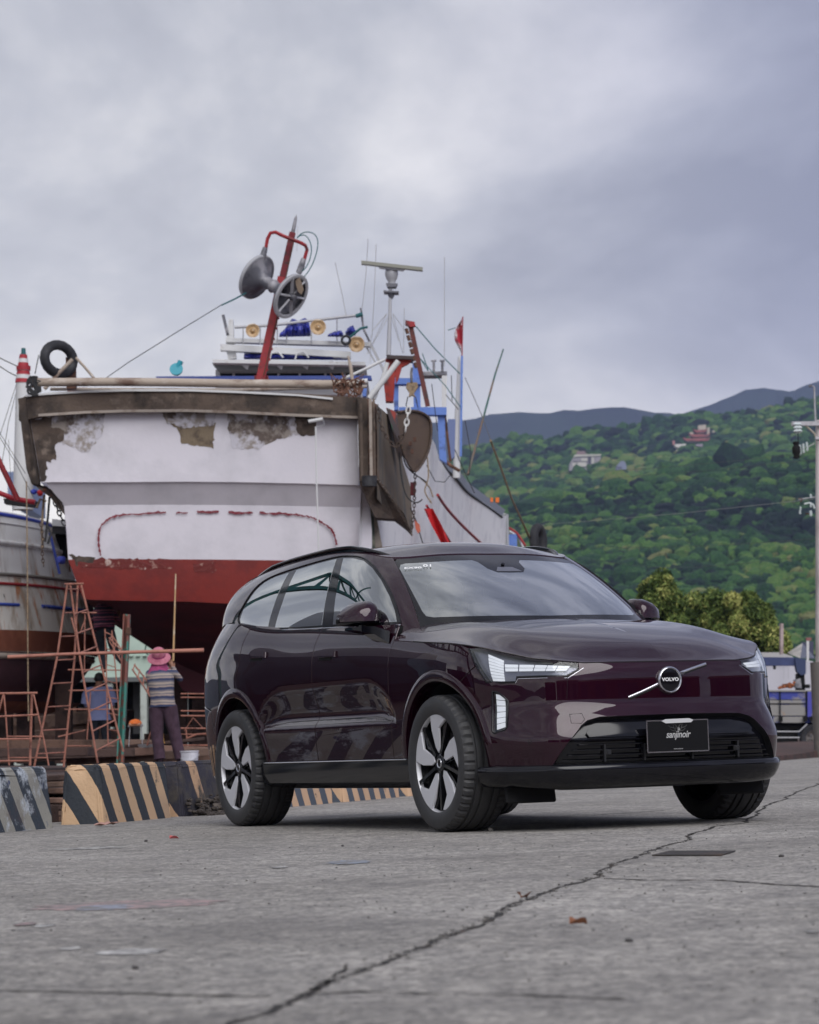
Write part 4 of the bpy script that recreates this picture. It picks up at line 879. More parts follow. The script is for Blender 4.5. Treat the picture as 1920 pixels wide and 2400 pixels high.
# flag mast
part(bar('flag_mast', [(1078,836),(1076,900),(1072,1010),(1070,1120)], 58, [4.5, 6, 8, 9], M_OFFW, n=12)); part(beamp('mast_cable_duct', (1083,834,57.85), (1080,1070,57.85), 58, 5, M_BLUE)); part(bar('flag_staff', [(1083,836),(1085,742)], 58, 1.4, mat('red_staff', (.3, .02, .03), .6)))
mb = MB(); G_ = []
for i in range(9):
    t = i/8; y0 = 744+t*78; w = 17*math.sin(PI*min(t*1.05, 1))**.9+1; G_.append([at(1083-w*s, y0+6*s, 58-.06*math.sin(7*s+t*5)) for s in np.linspace(0, 1, 8)])
mb.grid(G_, 9, 8); tag(mb.build('flag', worn('faded_red_white_flag', (.42, .03, .05), [((.62, .55, .56), .47, .53, 2.2)], rough=.8), smooth=60), 'small limp red and white flag at the top of the white and blue mast', 'flag')
part(bar('mast_yard', [(1050,774),(1068,768)], 58, 1, M_TEAL))
tag(bar('line', [(974,764),(1020,818),(1078,876)], 54, 1.3, M_TEAL, n=5), 'teal line running from the derrick head to the flag mast', 'rope')
for L in ([(985,840),(1010,868),(1045,905),(1080,955)], [(990,828),(1004,868)], [(962,800),(985,840),(1004,870)]): part(bar('rigging_line', L, 52, 1.1, M_TEAL, n=5))
for L in ([(1045,925),(1075,960)], [(1090,985,58),(1104,1060,58),(1100,1112,58)], [(1052,1020,55),(1086,1100,58),(1112,1155,60)], [(1026,1010,50),(1012,900,50)], [(1000,1090,50),(1020,1128,50),(1042,1130,50),(1060,1108,50)], [(1058,880,54),(1060,940,54)]): part(bar('rigging_line', L, 52, 1.0, M_DROPE, n=5))
part(bar('boat_pole', [(1180,818,62),(1160,880,62),(1130,990,61),(1097,1112,60)], 62, [1.6, 2.2, 2.6, 3.0], worn('teal_to_brown_pole', (.05, .13, .12), [((.18, .11, .08), .48, .54, .35)]))); part(bar('mast_stay', [(1090,884,58),(1128,970,60),(1150,1030,63)], 58, .9, M_LGREY, n=5))
part(bar('mooring_rope', [(1150,1032,64),(1172,1090,66),(1200,1170,69),(1243,1262,73)], 64, 2.6, M_ROPE)); part(bar('mooring_rope', [(1156,1050,64),(1192,1150,68),(1240,1262,73)], 64, 1.4, M_ROPE))
# otter board hanging outside
ob = spline3([(931,966,0),(955,963,0),(982,965,0),(1003,977,0),(1011,1000,0),(1008,1042,0),(996,1076,0),(978,1102,0),(964,1098,0),(948,1065,0),(936,1020,0)], 4)
ot = empty('otter_board', tuple(at(970, 1030, 45.2)), label='rounded brown steel trawl door hanging outside the starboard quarter', cat='trawl door')
def sub(o, root): o.parent = root; o.matrix_parent_inverse = Matrix.Translation(-root.location); return o
sub(slab('door_plate', [(x, y, 45.2+(x-930)/80*.5) for x, y, _ in ob], 45.2, .06, worn('dull_brown_steel_plate', (.10, .068, .05), [((.055, .038, .034), .46, .6, 1.8), ((.17, .12, .085), .6, .72, 3)], rough=.6, metal=.2)), ot)
mb = MB(); mb.tube([at(x, y, 45.17+(x-930)/80*.5) for x, y, _ in ob], .022, 6); sub(mb.build('door_rim', M_CHAIN, smooth=50), ot)
for x, y in ((962,1040),(972,1030),(966,1058)): mb = MB(); mb.box(at(x, y, 45.25), (.05, .06, .07)); sub(mb.build('door_lug', M_RUST), ot)
part(slab('inner_trawl_panel', [(905,955,46),(930,965,46.4),(948,1060,46.4),(935,1080,46.4),(918,1000,46)], 46, .15, worn('green_red_painted_board', (.07, .05, .045), [((.02, .12, .06), .55, .6, 3.2), ((.35, .05, .03), .58, .62, 4)])))
chain('chain', [(957,964),(950,1000),(944,1022),(930,1046),(918,1040),(900,1012),(890,985),(886,950)], 44.9, 11, M_CHAIN, 'rusty chain looping down in front of the trawl door', 'chains at the starboard quarter')
chain('chain', [(957,962),(954,985),(950,1012)], 44.8, 15, M_WCHAIN, 'white painted chain hanging over the trawl door edge', 'chains at the starboard quarter')
chain('chain', [(974,1100),(972,1150),(970,1200),(964,1245)], 45.9, 9, M_CHAIN, 'rusty chain hanging below the trawl door to the wing tip', 'chains at the starboard quarter')
chain('chain', [(884,1118),(905,1150),(935,1196),(958,1236)], 44.8, 7, M_CHAIN, 'rusty chain lying along the slanting wing rail', 'chains at the starboard quarter')
chain('chain', [(130,1180),(136,1196),(144,1214),(150,1226)], 44.6, 13, M_BLK2, 'dark heavy chain hanging under the left counter bracket', 'chains under the port counter')
part(slab('wooden_block', [(954,896),(978,896),(980,906),(970,922),(974,930),(966,926),(958,930),(960,920),(952,908)], 46.2, .12, M_ROPE)); part(bar('block_strop', [(966,862),(964,875),(965,896)], 46.2, 3, M_GREY)); part(bar('block_strop', [(956,930),(952,950),(958,962)], 46.2, 1.2, M_DROPE)); part(bar('block_strop', [(974,930),(980,955)], 46.2, 1.2, M_DROPE))
for i, L in enumerate(([(936,1060),(940,1110),(952,1160),(975,1178),(990,1170)], [(944,1060),(955,1095),(985,1120),(1000,1130)], [(938,1040),(965,1070),(985,1095)], [(1000,1060),(1004,1120),(996,1150),(1012,1180)], [(985,1120),(1005,1140),(1015,1165)])):
    tag(bar('rope', [(x, y) for x, y, _ in spline3([(*p, 0) for p in L], 5)], 45.4+i*.1, 1.8, M_DROPE if i < 2 else M_ROPE, n=6), ('dark slack rope curving below the trawl door', 'dark rope crossing under the trawl door to the hull', 'tan rope across the lower part of the trawl door', 'tan rope hanging right of the trawl door', 'short tan rope end lowest beside the red cloth')[i], 'rope', 'ropes around the trawl door')
mb = MB(); G_ = []
for t in np.linspace(0, 1, 10):
    xa = 1004+t*46; G_.append([at(xa+(w-.5)*24*(1-.35*abs(t-.4)), 1192+t*92, 52-.1*math.sin(w*6+t*4)) for w in np.linspace(0, 1, 6)])
mb.grid(G_, 10, 6); tag(mb.build('red_cloth', M_CLR, smooth=60), 'bright red cloth hanging along the white hull right of the chains', 'cloth')
tag(slab('float', [(972,1218),(984,1230),(986,1244),(980,1250),(974,1238)], 46.2, .08, mat('salmon_float', (.6, .14, .08), .6)), 'orange red float on a line below the trawl door', 'float'); part(bar('float_line', [(962,1190),(976,1222),(984,1250),(996,1290)], 46.3, 1.4, M_DROPE))
part(slab('buoy_box', [(962,1130),(974,1130),(974,1160),(962,1160)], 46.4, .15, worn('dark_red_box', (.12, .015, .02), [])))
# boom at the bow behind the car roof
tag(part(slab('bow_platform', [(1192,1252,70),(1212,1252,70),(1212,1300,70),(1192,1300,70)], 70, 1, M_BLUE))); part(bar('bow_arch', [(1192,1236,70),(1212,1250,70),(1232,1280,70)], 70, 3, M_REDP)); part(bar('bow_arch', [(1194,1246,70.2),(1216,1256,70.2),(1228,1290,70.2)], 70, 3.4, M_OFFW))
mb = MB(); c = at(1262, 1268, 73); mb.tube([c+Vector((math.cos(a)*.13, .2*math.cos(a), math.sin(a)*.36)) for a in np.linspace(0, 2*PI, 17)[:-1]], .12, 8, closed=True); tag(mb.build('tyre_fender', M_BLK2, smooth=60), 'dark tyre fender at the bow just above the car roof rail', 'tyre')
# worker's long roller pole standing against the stern
root = empty('paint_roller', tuple(at(746, 1285, 44)), label='long thin paint roller pole standing upright in front of the white transom', cat='paint roller')
mb = MB(); mb.tube(V3([(740,1000),(742,1120),(748,1320),(749,1420)], 44), .014, 6); sub(mb.build('pole', M_OFFW), root); mb = MB(); mb.tube(V3([(723,988),(757,982)], 44), .03, 10); sub(mb.build('roller', M_WHTD if False else M_OFFW, smooth=60), root); mb = MB(); mb.tube(V3([(758,984),(760,996),(742,1000)], 44), .006, 5); sub(mb.build('frame', M_LGREY), root)

# ================================================================ LEFT BOAT
LB = empty('fishing_boat', tuple(at(40, 1640, 47)), label='smaller rust streaked white fishing boat at the left edge with red and blue stripes', cat='fishing boat')
M_LWH = worn('rust_streaked_white', (.68, .68, .68), [((.42, .40, .38), .52, .66, 1.2), ((.42, .17, .06), .58, .67, 2.2), ((.20, .16, .13), .66, .72, 5)], rough=.7, bump=.2, stretch=(2.4, 2.4, .35))
M_LWH2 = worn('dirty_lower_white', (.64, .62, .58), [((.38, .31, .24), .50, .62, 2.0), ((.44, .16, .05), .54, .63, 2.8), ((.06, .06, .05), .64, .69, 5)], rough=.8, bump=.3, stretch=(2.0, 2.0, .45))
M_LBR = worn('brown_red_boot_paint', (.20, .062, .034), [((.28, .10, .055), .48, .62, 2), ((.42, .32, .26), .66, .72, 5)], rough=.8, bump=.4)
M_LBT = worn('dark_purple_bottom', (.085, .032, .042), [((.05, .02, .028), .45, .6, 1.5)], rough=.7, bump=.3)
def lrow(y, xe, n=22, back=5.5):
    """one waterline of the rounded stern quarter, photo height y at the left edge of the picture"""
    a = at(-330, y, 45.5); e_ = at(xe, y, 45.5+back*.55); r = []
    for i in range(n):
        t = i/(n-1)*PI/2; r.append(Vector((a.x+(e_.x-a.x)*math.sin(t), 45.5+back*(1-math.cos(t)), a.z+(e_.z-a.z)*0)))
    return r
def lhull(name, rows, m, jag=0):
    mb = MB(); G_ = [lrow(*r) for r in rows]; mb.grid(G_, len(G_), len(G_[0])); o = mb.build(name, m, smooth=50); return sub(o, LB)
lhull('upper_topsides', [(1182,92),(1215,108),(1250,120),(1300,132),(1341,139)], M_LWH)
lhull('lower_topsides', [(1341,164),(1365,170),(1420,186),(1466,197),(1478,200)], M_LWH2)
lhull('boot_top', [(1478,200),(1500,197),(1530,190)], M_LBR)
lhull('hull_bottom', [(1530,186),(1560,172),(1590,150),(1620,118),(1650,70)], M_LBT)
lhull('keel_strip', [(1650,150),(1662,128),(1676,60)], M_LBR)
G_ = [lrow(1341, 139), lrow(1341, 164)]; mb = MB(); mb.grid(G_, 2, 22); sub(mb.build('rubbing_ledge', M_LWH), LB)
def lstripe(name, y, xe, r, m, x0=0, dy=0):
    L = lrow(y, xe); P = [p+Vector((.0, -.03, dy*i/21)) for i, p in enumerate(L)]; mb = MB(); mb.tube(P[x0:], r, 8); return sub(mb.build(name, m, smooth=60), LB)
lstripe('sheer_stripe', 1186, 95, .035, worn('bright_blue_stripe', (.03, .06, .42), []), dy=-.05); lstripe('red_strake', 1365, 169, .026, worn('red_strake_paint', (.33, .02, .025), [])); lstripe('rubbing_ledge_edge', 1342, 164, .03, worn('dirty_grey_edge', (.2, .19, .17), [])); lstripe('moulding', 1212, 106, .018, M_LWH); lstripe('moulding', 1262, 122, .05, M_LWH)
L = lrow(1416, 184); M_BWM = worn('chipped_blue_paint', (.035, .075, .40), [((.5, .5, .5), .6, .65, 12)])
mb = MB(); mb.tube([q+Vector((0, -.012, 0)) for q in L[13:]], .035, 6); sub(mb.build('blue_waterline_mark', M_BWM), LB)
mb = MB(); mb.tube([q+Vector((0, -.012, 0)) for q in L[9:12]], .03, 6); sub(mb.build('blue_waterline_mark', M_BWM), LB)
lstripe('bilge_beam', 1540, 178, .055, M_WOODL)
sub(bar('red_rail', [(-60,1146),(0,1156),(30,1168),(62,1174),(82,1177)], 45.6, 6, mat('signal_red_rail', (.45, .012, .03), .5), n=8), LB); sub(bar('crane_arm', [(-30,1020),(0,1085),(22,1130),(42,1172)], 45.2, 6.5, M_REDP, n=8), LB)
sub(slab('deck_gear', [(8,1168),(84,1174),(84,1188),(10,1180)], 46, .3, M_BLK2), LB); sub(beamp('stern_edge', (117,1249), (140,1345), 47.4, 6, mat('stern_edge_blue', (.04, .07, .36), .6)), LB)
sub(slab('engine_hatch', [(122,1232),(156,1236),(156,1252),(122,1250)], 49.5, .8, M_DGLASS), LB); sub(slab('stern_cabin', [(124,1254),(158,1258),(160,1310),(136,1300)], 50, .8, M_UND), LB); sub(slab('awning', [(122,1216),(155,1220),(155,1234),(122,1232)], 49.4, .6, M_OFFW), LB); sub(bar('awning_post', [(156,1236),(160,1300),(164,1340)], 49.3, 2, M_RUST), LB)
for i, (x, y, c_, lab) in enumerate(((80,1152,(.04,.07,.5),'blue float on the deck of the left boat'),(94,1156,(.6,.02,.02),'red float beside the blue one on the left boat'),(143,1314,(.05,.08,.5),'blue and white float jammed between the two hulls'))):
    mb = MB(); mb.add(*blob(at(x, y, 46.2), .055 if i < 2 else .09, i+3, flat=.9)); tag(mb.build('float', mat('float%d' % i, c_, .5), smooth=60), lab, 'float', 'net floats on the left boat')
chain('chain', [(96,1230),(100,1262),(99,1290),(102,1326)], 44.2, 9, M_CHAIN, 'rusty chain hanging between the two boats', 'chains under the port counter')
for i, L in enumerate(([(104,1160),(100,1200),(98,1240),(100,1285)], [(116,1165),(112,1215),(106,1270)], [(86,1190),(94,1170),(108,1175)], [(110,1230),(120,1250),(112,1275)])): tag(bar('rope', L, 44.5, 3.0, M_DROPE if i % 2 else M_ROPE, n=6), ('tan rope bundle hanging under the port counter', 'dark rope bundle hanging beside the tan one under the port counter', 'short tan rope at the deck edge of the left boat', 'dark rope tail just above the hanging chain')[i], 'rope', 'ropes between the two hulls')
sub(bar('stern_boom', [(20,1030,45),(30,1200,45)], 45, .5, M_DROPE, n=4), LB)
# striped funnel mast behind
fm = empty('striped_mast', tuple(at(52, 1190, 52)), label='red and white banded mast behind the stern corner at the left edge', cat='mast')
for i in range(7):
    y0 = 831+i*9.5; w0 = 9+i*1.5; mb = MB(); mb.tube(V3([(55, y0), (54.5, y0+9.5)], 52), [w0*52/6500, (w0+1.3)*52/6500], 14); sub(mb.build('mast_band', mat('band_red', (.35, .02, .03), .6) if i % 2 == 0 else M_OFFW, smooth=40), fm)
mb = MB(); mb.tube(V3([(55,831),(55,816)], 52), [.05, .04], 10); sub(mb.build('mast_cap', M_TEAL), fm); mb = MB(); mb.tube(V3([(55,896),(54,1195)], 52), [.14, .20], 16); sub(mb.build('mast_base', M_OFFW, smooth=40), fm)
for i, y in enumerate((862, 890)): mb = MB(); mb.tube(V3([(55,y-4),(55,y+6)], 52), .135, 14); sub(mb.build('mast_platform', mat('band_red2%d' % i, (.33, .02, .03), .6)), fm)
for i, L in enumerate(([(-10,834),(14,846),(44,860)], [(-10,852),(20,872),(44,884)], [(40,895),(0,1020)], [(44,895),(20,990),(2,1100)], [(-10,1010),(40,1090),(78,1165)], [(-10,1000),(60,1110)])): sub(bar('stay_wire', L, 52 if i < 4 else 45, 1.2 if i < 2 else .7, M_DROPE, n=4), fm)
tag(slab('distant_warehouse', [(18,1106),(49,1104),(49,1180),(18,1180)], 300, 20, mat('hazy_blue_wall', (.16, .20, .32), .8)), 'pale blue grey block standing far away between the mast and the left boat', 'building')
tag(bar('hanging_rope', [(62,1128,43.5),(64,1300,43.5),(65,1500,43.5),(66,1625,43.5),(67,1690,43.5)], 43.5, 1.6, M_ROPE, n=5), 'thin vertical rope hanging from the stern corner down to the low trestle', 'rope')
# ================================================================ PEOPLE
def person(name, lab, joints, bones, regions, loc, mats, rz=0, group=None):
    """joints: name -> (x,y,z,radius); bones: joint pairs; regions: bone index -> material index"""
    names = list(joints); me = bpy.data.meshes.new(name+'_skin'); me.from_pydata([joints[n][:3] for n in names], [(names.index(a), names.index(b)) for a, b in bones], [])
    o = bpy.data.objects.new(name+'_tmp', me); COL.objects.link(o); md = o.modifiers.new('s', 'SKIN'); md.use_smooth_shade = True
    sub_ = o.modifiers.new('ss', 'SUBSURF'); sub_.levels = 2; sub_.render_levels = 2
    for i, n in enumerate(names):
        r = joints[n][3]; rr = r if isinstance(r, tuple) else (r, r); me.skin_vertices[0].data[i].radius = rr; me.skin_vertices[0].data[i].use_root = (i == 0)
    dg = bpy.context.evaluated_depsgraph_get(); dg.update(); m2 = bpy.data.meshes.new_from_object(o.evaluated_get(dg)); bpy.data.objects.remove(o); m2.name = name
    m2.materials.clear()
    for m in mats: m2.materials.append(m)
    B = [(np.array(joints[a][:3]), np.array(joints[b][:3])) for a, b in bones]; J = np.array([v.co[:] for v in m2.vertices])
    D = []
    for a, b in B:
        ab = b-a; t = np.clip(((J-a)@ab)/max(ab@ab, 1e-9), 0, 1); D.append(np.linalg.norm(J-(a+t[:, None]*ab), axis=1))
    D = np.array(D); near = D.argmin(0)
    for p in m2.polygons:
        k = [near[v] for v in p.vertices]; k = max(set(k), key=k.count); p.material_index = regions[k]; p.use_smooth = True
    return tag(link(name, m2, None, None, loc), lab, 'person', group)
SKIN = mat('tanned_skin', (.30, .15, .095), .6); HAIR = mat('black_hair', (.01, .009, .009), .6); NAVY = worn('dark_navy_trousers', (.012, .014, .022), [((.02, .03, .035), .5, .7, 8)], rough=.9); SHOE = mat('dark_shoe', (.02, .018, .018), .8)
BLUT = worn('pale_blue_tshirt', (.24, .27, .47), [((.17, .20, .38), .45, .65, 6), ((.32, .30, .32), .64, .72, 9)], rough=.9, bump=.4, bscale=12)
PLUM = worn('plum_work_trousers', (.065, .035, .055), [((.04, .02, .032), .45, .6, 6)], rough=.95, bump=.5, bscale=10)
def striped(name, cols, period, axis='Z', wob=.02):
    m = bpy.data.materials.new(name); m.use_nodes = True; nt = m.node_tree; b = nt.nodes['Principled BSDF']; tc = N(nt, 'ShaderNodeTexCoord'); sp = N(nt, 'ShaderNodeSeparateXYZ'); nt.links.new(tc.outputs['Object'], sp.inputs[0])
    nz = N(nt, 'ShaderNodeTexNoise'); nz.inputs['Scale'].default_value = 6; nt.links.new(tc.outputs['Object'], nz.inputs['Vector'])
    a = N(nt, 'ShaderNodeMath', operation='MULTIPLY_ADD'); a.inputs[1].default_value = wob*2; nt.links.new(nz.outputs[0], a.inputs[0]); nt.links.new(sp.outputs[axis], a.inputs[2])
    d = N(nt, 'ShaderNodeMath', operation='DIVIDE'); d.inputs[1].default_value = period; nt.links.new(a.outputs[0], d.inputs[0]); f = N(nt, 'ShaderNodeMath', operation='FRACT'); nt.links.new(d.outputs[0], f.inputs[0])
    r = N(nt, 'ShaderNodeValToRGB'); r.color_ramp.interpolation = 'CONSTANT'; e = r.color_ramp.elements
    for i, (p, c) in enumerate(cols):
        q = e[i] if i < 2 else e.new(p); q.position = p; q.color = (*c, 1)
    nt.links.new(f.outputs[0], r.inputs[0]); nt.links.new(r.outputs[0], b.inputs['Base Color']); b.inputs['Roughness'].default_value = .95; return m
STR1 = striped('striped_jersey', [(0, (.035, .045, .10)), (.28, (.34, .27, .24)), (.46, (.16, .15, .17)), (.60, (.36, .30, .26)), (.82, (.14, .13, .16))], .125)
STR2 = striped('dark_pink_striped_shirt', [(0, (.02, .012, .03)), (.45, (.26, .05, .10)), (.6, (.02, .012, .03)), (.8, (.30, .09, .12))], .115)
def std(h=1.66, **kw):
    """standing figure seen from behind, facing +y; offsets by keyword"""
    s = h/1.70
    J = dict(pelvis=(0, 0, .93, (.155, .105)), spine=(0, .01, 1.12, (.145, .10)), chest=(0, 0, 1.32, (.165, .11)), neck=(0, .01, 1.45, .052), headb=(0, .02, 1.55, (.072, .082)), head=(0, .025, 1.63, (.070, .080)),
             hipl=(-.09, 0, .88, .11), kneel=(-.11, .01, .49, .08), anklel=(-.12, -.02, .09, .062), toel=(-.125, .11, .04, .036), hipr=(.09, 0, .88, .11), kneer=(.11, .01, .49, .08), ankler=(.12, -.02, .09, .062), toer=(.125, .11, .04, .036),
             shl=(-.18, 0, 1.40, .062), ell=(-.235, .0, 1.13, .043), wrl=(-.22, .12, .92, .030), hal=(-.215, .16, .86, .032), shr=(.18, 0, 1.40, .062), elr=(.235, .0, 1.13, .043), wrr=(.22, .12, .92, .030), har=(.215, .16, .86, .032))
    for k_, v in kw.items(): J[k_] = (*v, J[k_][3]) if len(v) == 3 else v
    # hands: palm plus five bent fingers each
    for sd in ('l', 'r'):
        w = np.array(J['wr'+sd][:3]); p = np.array(J['ha'+sd][:3]); d = p-w; d = d/np.linalg.norm(d); sdv = np.cross(d, [0, 1, .2]); sdv /= np.linalg.norm(sdv)
        up_ = np.cross(d, sdv)
        for i, (o_, L) in enumerate(((-.026, .055), (-.009, .065), (.009, .062), (.026, .048))):
            a = p+sdv*o_+d*.025; b = a+d*L*.6+up_*.012; J['f%d%s' % (i, sd)] = (*a, .0095); J['g%d%s' % (i, sd)] = (*b, .008)
        J['t0'+sd] = (*(w+d*.025+sdv*-.035), .011); J['t1'+sd] = (*(w+d*.06+sdv*-.052+up_*.01), .009)
    return {k_: (v[0]*s, v[1]*s, v[2]*s, tuple(q*s for q in v[3]) if isinstance(v[3], tuple) else v[3]*s) for k_, v in J.items()}
BONES = [('pelvis','spine'),('spine','chest'),('chest','neck'),('neck','headb'),('headb','head'),('pelvis','hipl'),('hipl','kneel'),('kneel','anklel'),('anklel','toel'),('pelvis','hipr'),('hipr','kneer'),('kneer','ankler'),('ankler','toer'),
         ('chest','shl'),('shl','ell'),('ell','wrl'),('wrl','hal'),('chest','shr'),('shr','elr'),('elr','wrr'),('wrr','har')]
for sd in ('l', 'r'):
    BONES += [('ha'+sd, 'f%d%s' % (i, sd)) for i in range(4)]+[('f%d%s' % (i, sd), 'g%d%s' % (i, sd)) for i in range(4)]+[('wr'+sd, 't0'+sd), ('t0'+sd, 't1'+sd)]
def reg(top, leg, armlow, skin=3, shoe=4):
    R_ = {0: top, 1: top, 2: skin, 3: skin, 4: skin, 5: leg, 6: leg, 7: leg, 8: shoe, 9: leg, 10: leg, 11: leg, 12: shoe, 13: top, 14: top, 15: armlow, 16: skin, 17: top, 18: top, 19: armlow, 20: skin}
    return [R_.get(i, skin) for i in range(len(BONES))]
def face_bits(root, J, hairm):
    hx, hy, hz = J['head'][:3]; mb = MB()
    for s in (-1, 1): mb.add(*blob((hx+s*.028, hy+.078, hz-.012), .009, 1, flat=.7, n=1))
    mb.build('eyes', HAIR, root); mb = MB(); mb.tube([(hx, hy+.082, hz+.0), (hx, hy+.098, hz-.035), (hx, hy+.084, hz-.042)], [.007, .013, .010], 8); mb.build('nose', SKIN, root); mb = MB(); mb.tube([(hx-.022, hy+.078, hz-.065), (hx, hy+.085, hz-.066), (hx+.022, hy+.078, hz-.065)], .005, 6); mb.build('mouth', mat('lips', (.25, .08, .07), .6) if 'lips' not in MATS else MATS['lips'], root)
    for s in (-1, 1): mb = MB(); mb.add(*blob((hx+s*.078, hy+.0, hz-.02), .020, 2, flat=1.4, n=1)); mb.build('ear', SKIN, root)
def grid_ell(c, rx, ry, rz, z0=-1, n=20, m=12, jit=0, seed=1):
    rnd = random.Random(seed); P = []
    for i in range(n):
        a = 2*PI*i/n; r = []
        for j in range(m+1):
            t = -1+2*j/m; t = z0+(1-z0)*j/m; q = math.sqrt(max(1-t*t, 0)); k = 1+rnd.gauss(0, jit); r.append((c[0]+rx*q*math.cos(a)*k, c[1]+ry*q*math.sin(a)*k, c[2]+rz*t))
        P.append(r)
    return P
# 1 man in the blue T-shirt, back to the camera
f1 = at(236, 1794, 48); J = std(1.66, head=(.005, .06, 1.61), headb=(.0, .04, 1.54), wrl=(-.20, .20, 1.0), hal=(-.14, .28, 1.02), wrr=(.20, .20, 1.0), har=(.14, .28, 1.02))
p1 = person('person', 'man in a pale blue T-shirt standing with his back turned behind the ladder', J, BONES, reg(0, 1, 2), (f1.x, f1.y, YZ), [BLUT, NAVY, SKIN, SKIN, SHOE]); face_bits(p1, J, HAIR)
mb = MB(); hx, hy, hz = J['head'][:3]; mb.grid(grid_ell((hx, hy-.012, hz+.0), .086, .098, .098, z0=-.62, jit=.02), 20, 13, closed=True); mb.build('hair', HAIR, p1, smooth=60)
mb = MB(); P = []
for i in range(24):
    a = 2*PI*i/24; r = []
    for z, w, d in ((.86, .205, .150), (.93, .19, .142), (1.06, .172, .132), (1.20, .185, .138), (1.33, .20, .138), (1.405, .165, .115), (1.44, .08, .075)):
        k = 1+.03*math.sin(5*a+z*9); r.append((w*math.cos(a)*k*.976, d*math.sin(a)*k*.976, z*.976))
    P.append(r)
mb.grid(P, 24, 7, closed=True)
for s in (-1, 1): mb.tube([(s*.15, 0, 1.37), (s*.215, 0, 1.28), (s*.245, .01, 1.13)], [.085, .080, .078], 14, cap=False)
mb.build('tshirt', BLUT, p1, smooth=60)
# 2 worker in the pink sun hat holding up a rod
f2 = at(385, 1784, 40); J = std(1.66, chest=(-.03, 0, 1.30, (.165, .115)), neck=(-.04, .03, 1.43), headb=(-.045, .05, 1.52), head=(-.045, .05, 1.60), shl=(-.20, 0, 1.37), ell=(-.10, .22, 1.22), wrl=(.06, .30, 1.38), hal=(.10, .30, 1.44), shr=(.15, .02, 1.39), elr=(.27, .16, 1.26), wrr=(.135, .28, 1.46), har=(.115, .30, 1.52), kneel=(-.10, .04, .49), anklel=(-.06, -.02, .09), kneer=(.16, .02, .50), ankler=(.24, .0, .09), toer=(.27, .12, .04), toel=(-.06, .11, .04))
p2 = person('person', 'worker in a pink sun hat and striped jersey holding up a yellow rod', J, BONES, reg(0, 1, 0), (f2.x, f2.y, YZ+.03), [STR1, PLUM, STR1, SKIN, SHOE]); face_bits(p2, J, HAIR)
PINK = worn('faded_pink_straw', (.50, .17, .23), [((.34, .09, .14), .45, .62, 8)], rough=.8, bump=.6, bscale=60); PINKS = worn('magenta_neck_cloth', (.33, .05, .15), [((.2, .03, .09), .45, .6, 14)], rough=.9, bump=.6, bscale=20)
mb = MB(); hx, hy, hz = J['head'][:3]; T_ = Matrix.Translation((hx, hy-.01, hz+.03)) @ Matrix.Rotation(R(38), 4, 'X')
mb.lathe([(.17, -.035), (.165, -.03), (.12, .0), (.098, .012), (.092, .06), (.080, .105), (.05, .125), (0, .13)], 28, T_); mb.build('sun_hat', PINK, p2, smooth=50); mb = MB(); mb.lathe([(.100, .012), (.099, .032), (.094, .035)], 28, T_); mb.build('hat_band', PINKS, p2, smooth=50)
mb = MB(); mb.grid([[(hx+w*math.cos(a)*(1+.05*math.sin(4*a)), hy-.005+w*.8*math.sin(a), z) for z, w in ((1.62*.976, .092), (1.54*.976, .10), (1.47*.976, .125), (1.40*.976, .175), (1.37*.976, .185))] for a in np.linspace(0, 2*PI, 21)[:-1]], 20, 5, closed=True); mb.build('neck_cloth', PINKS, p2, smooth=60)
mb = MB(); P = []
for i in range(28):
    a = 2*PI*i/28; r = []
    for z, w, d, dx in ((.88, .20, .150, .0), (.95, .185, .145, 0), (1.08, .178, .138, -.01), (1.22, .19, .140, -.02), (1.33, .20, .138, -.03), (1.40, .16, .11, -.035), (1.435, .07, .07, -.04)):
        k = 1+.04*math.sin(6*a+z*11); r.append(((dx+w*math.cos(a)*k)*.976, d*math.sin(a)*k*.976, z*.976))
    P.append(r)
mb.grid(P, 28, 7, closed=True); mb.build('jersey', STR1, p2, smooth=60)
for sd in ('l', 'r'):
    mb = MB(); mb.tube([J['hip'+sd][:3], (J['hip'+sd][0]*.5+J['knee'+sd][0]*.5, J['knee'+sd][1]*.5, (J['hip'+sd][2]+J['knee'+sd][2])/2), J['knee'+sd][:3], tuple((np.array(J['knee'+sd][:3])+np.array(J['ankle'+sd][:3]))/2), (J['ankle'+sd][0], J['ankle'+sd][1], J['ankle'+sd][2]+.02)], [.118, .105, .090, .082, .080], 16); mb.build('trouser_leg', PLUM, p2, smooth=60)
rod = MB(); rod.tube([at(412, 1345, 40.3), at(409, 1450, 40.3), at(406, 1549, 40.3)], [.010, .013, .016], 8); tag(rod.build('rod', worn('yellowish_bamboo', (.52, .33, .16), [((.62, .5, .36), .5, .6, 5)]), smooth=60), 'long yellowish bamboo rod held up against the maroon hull', 'pole')
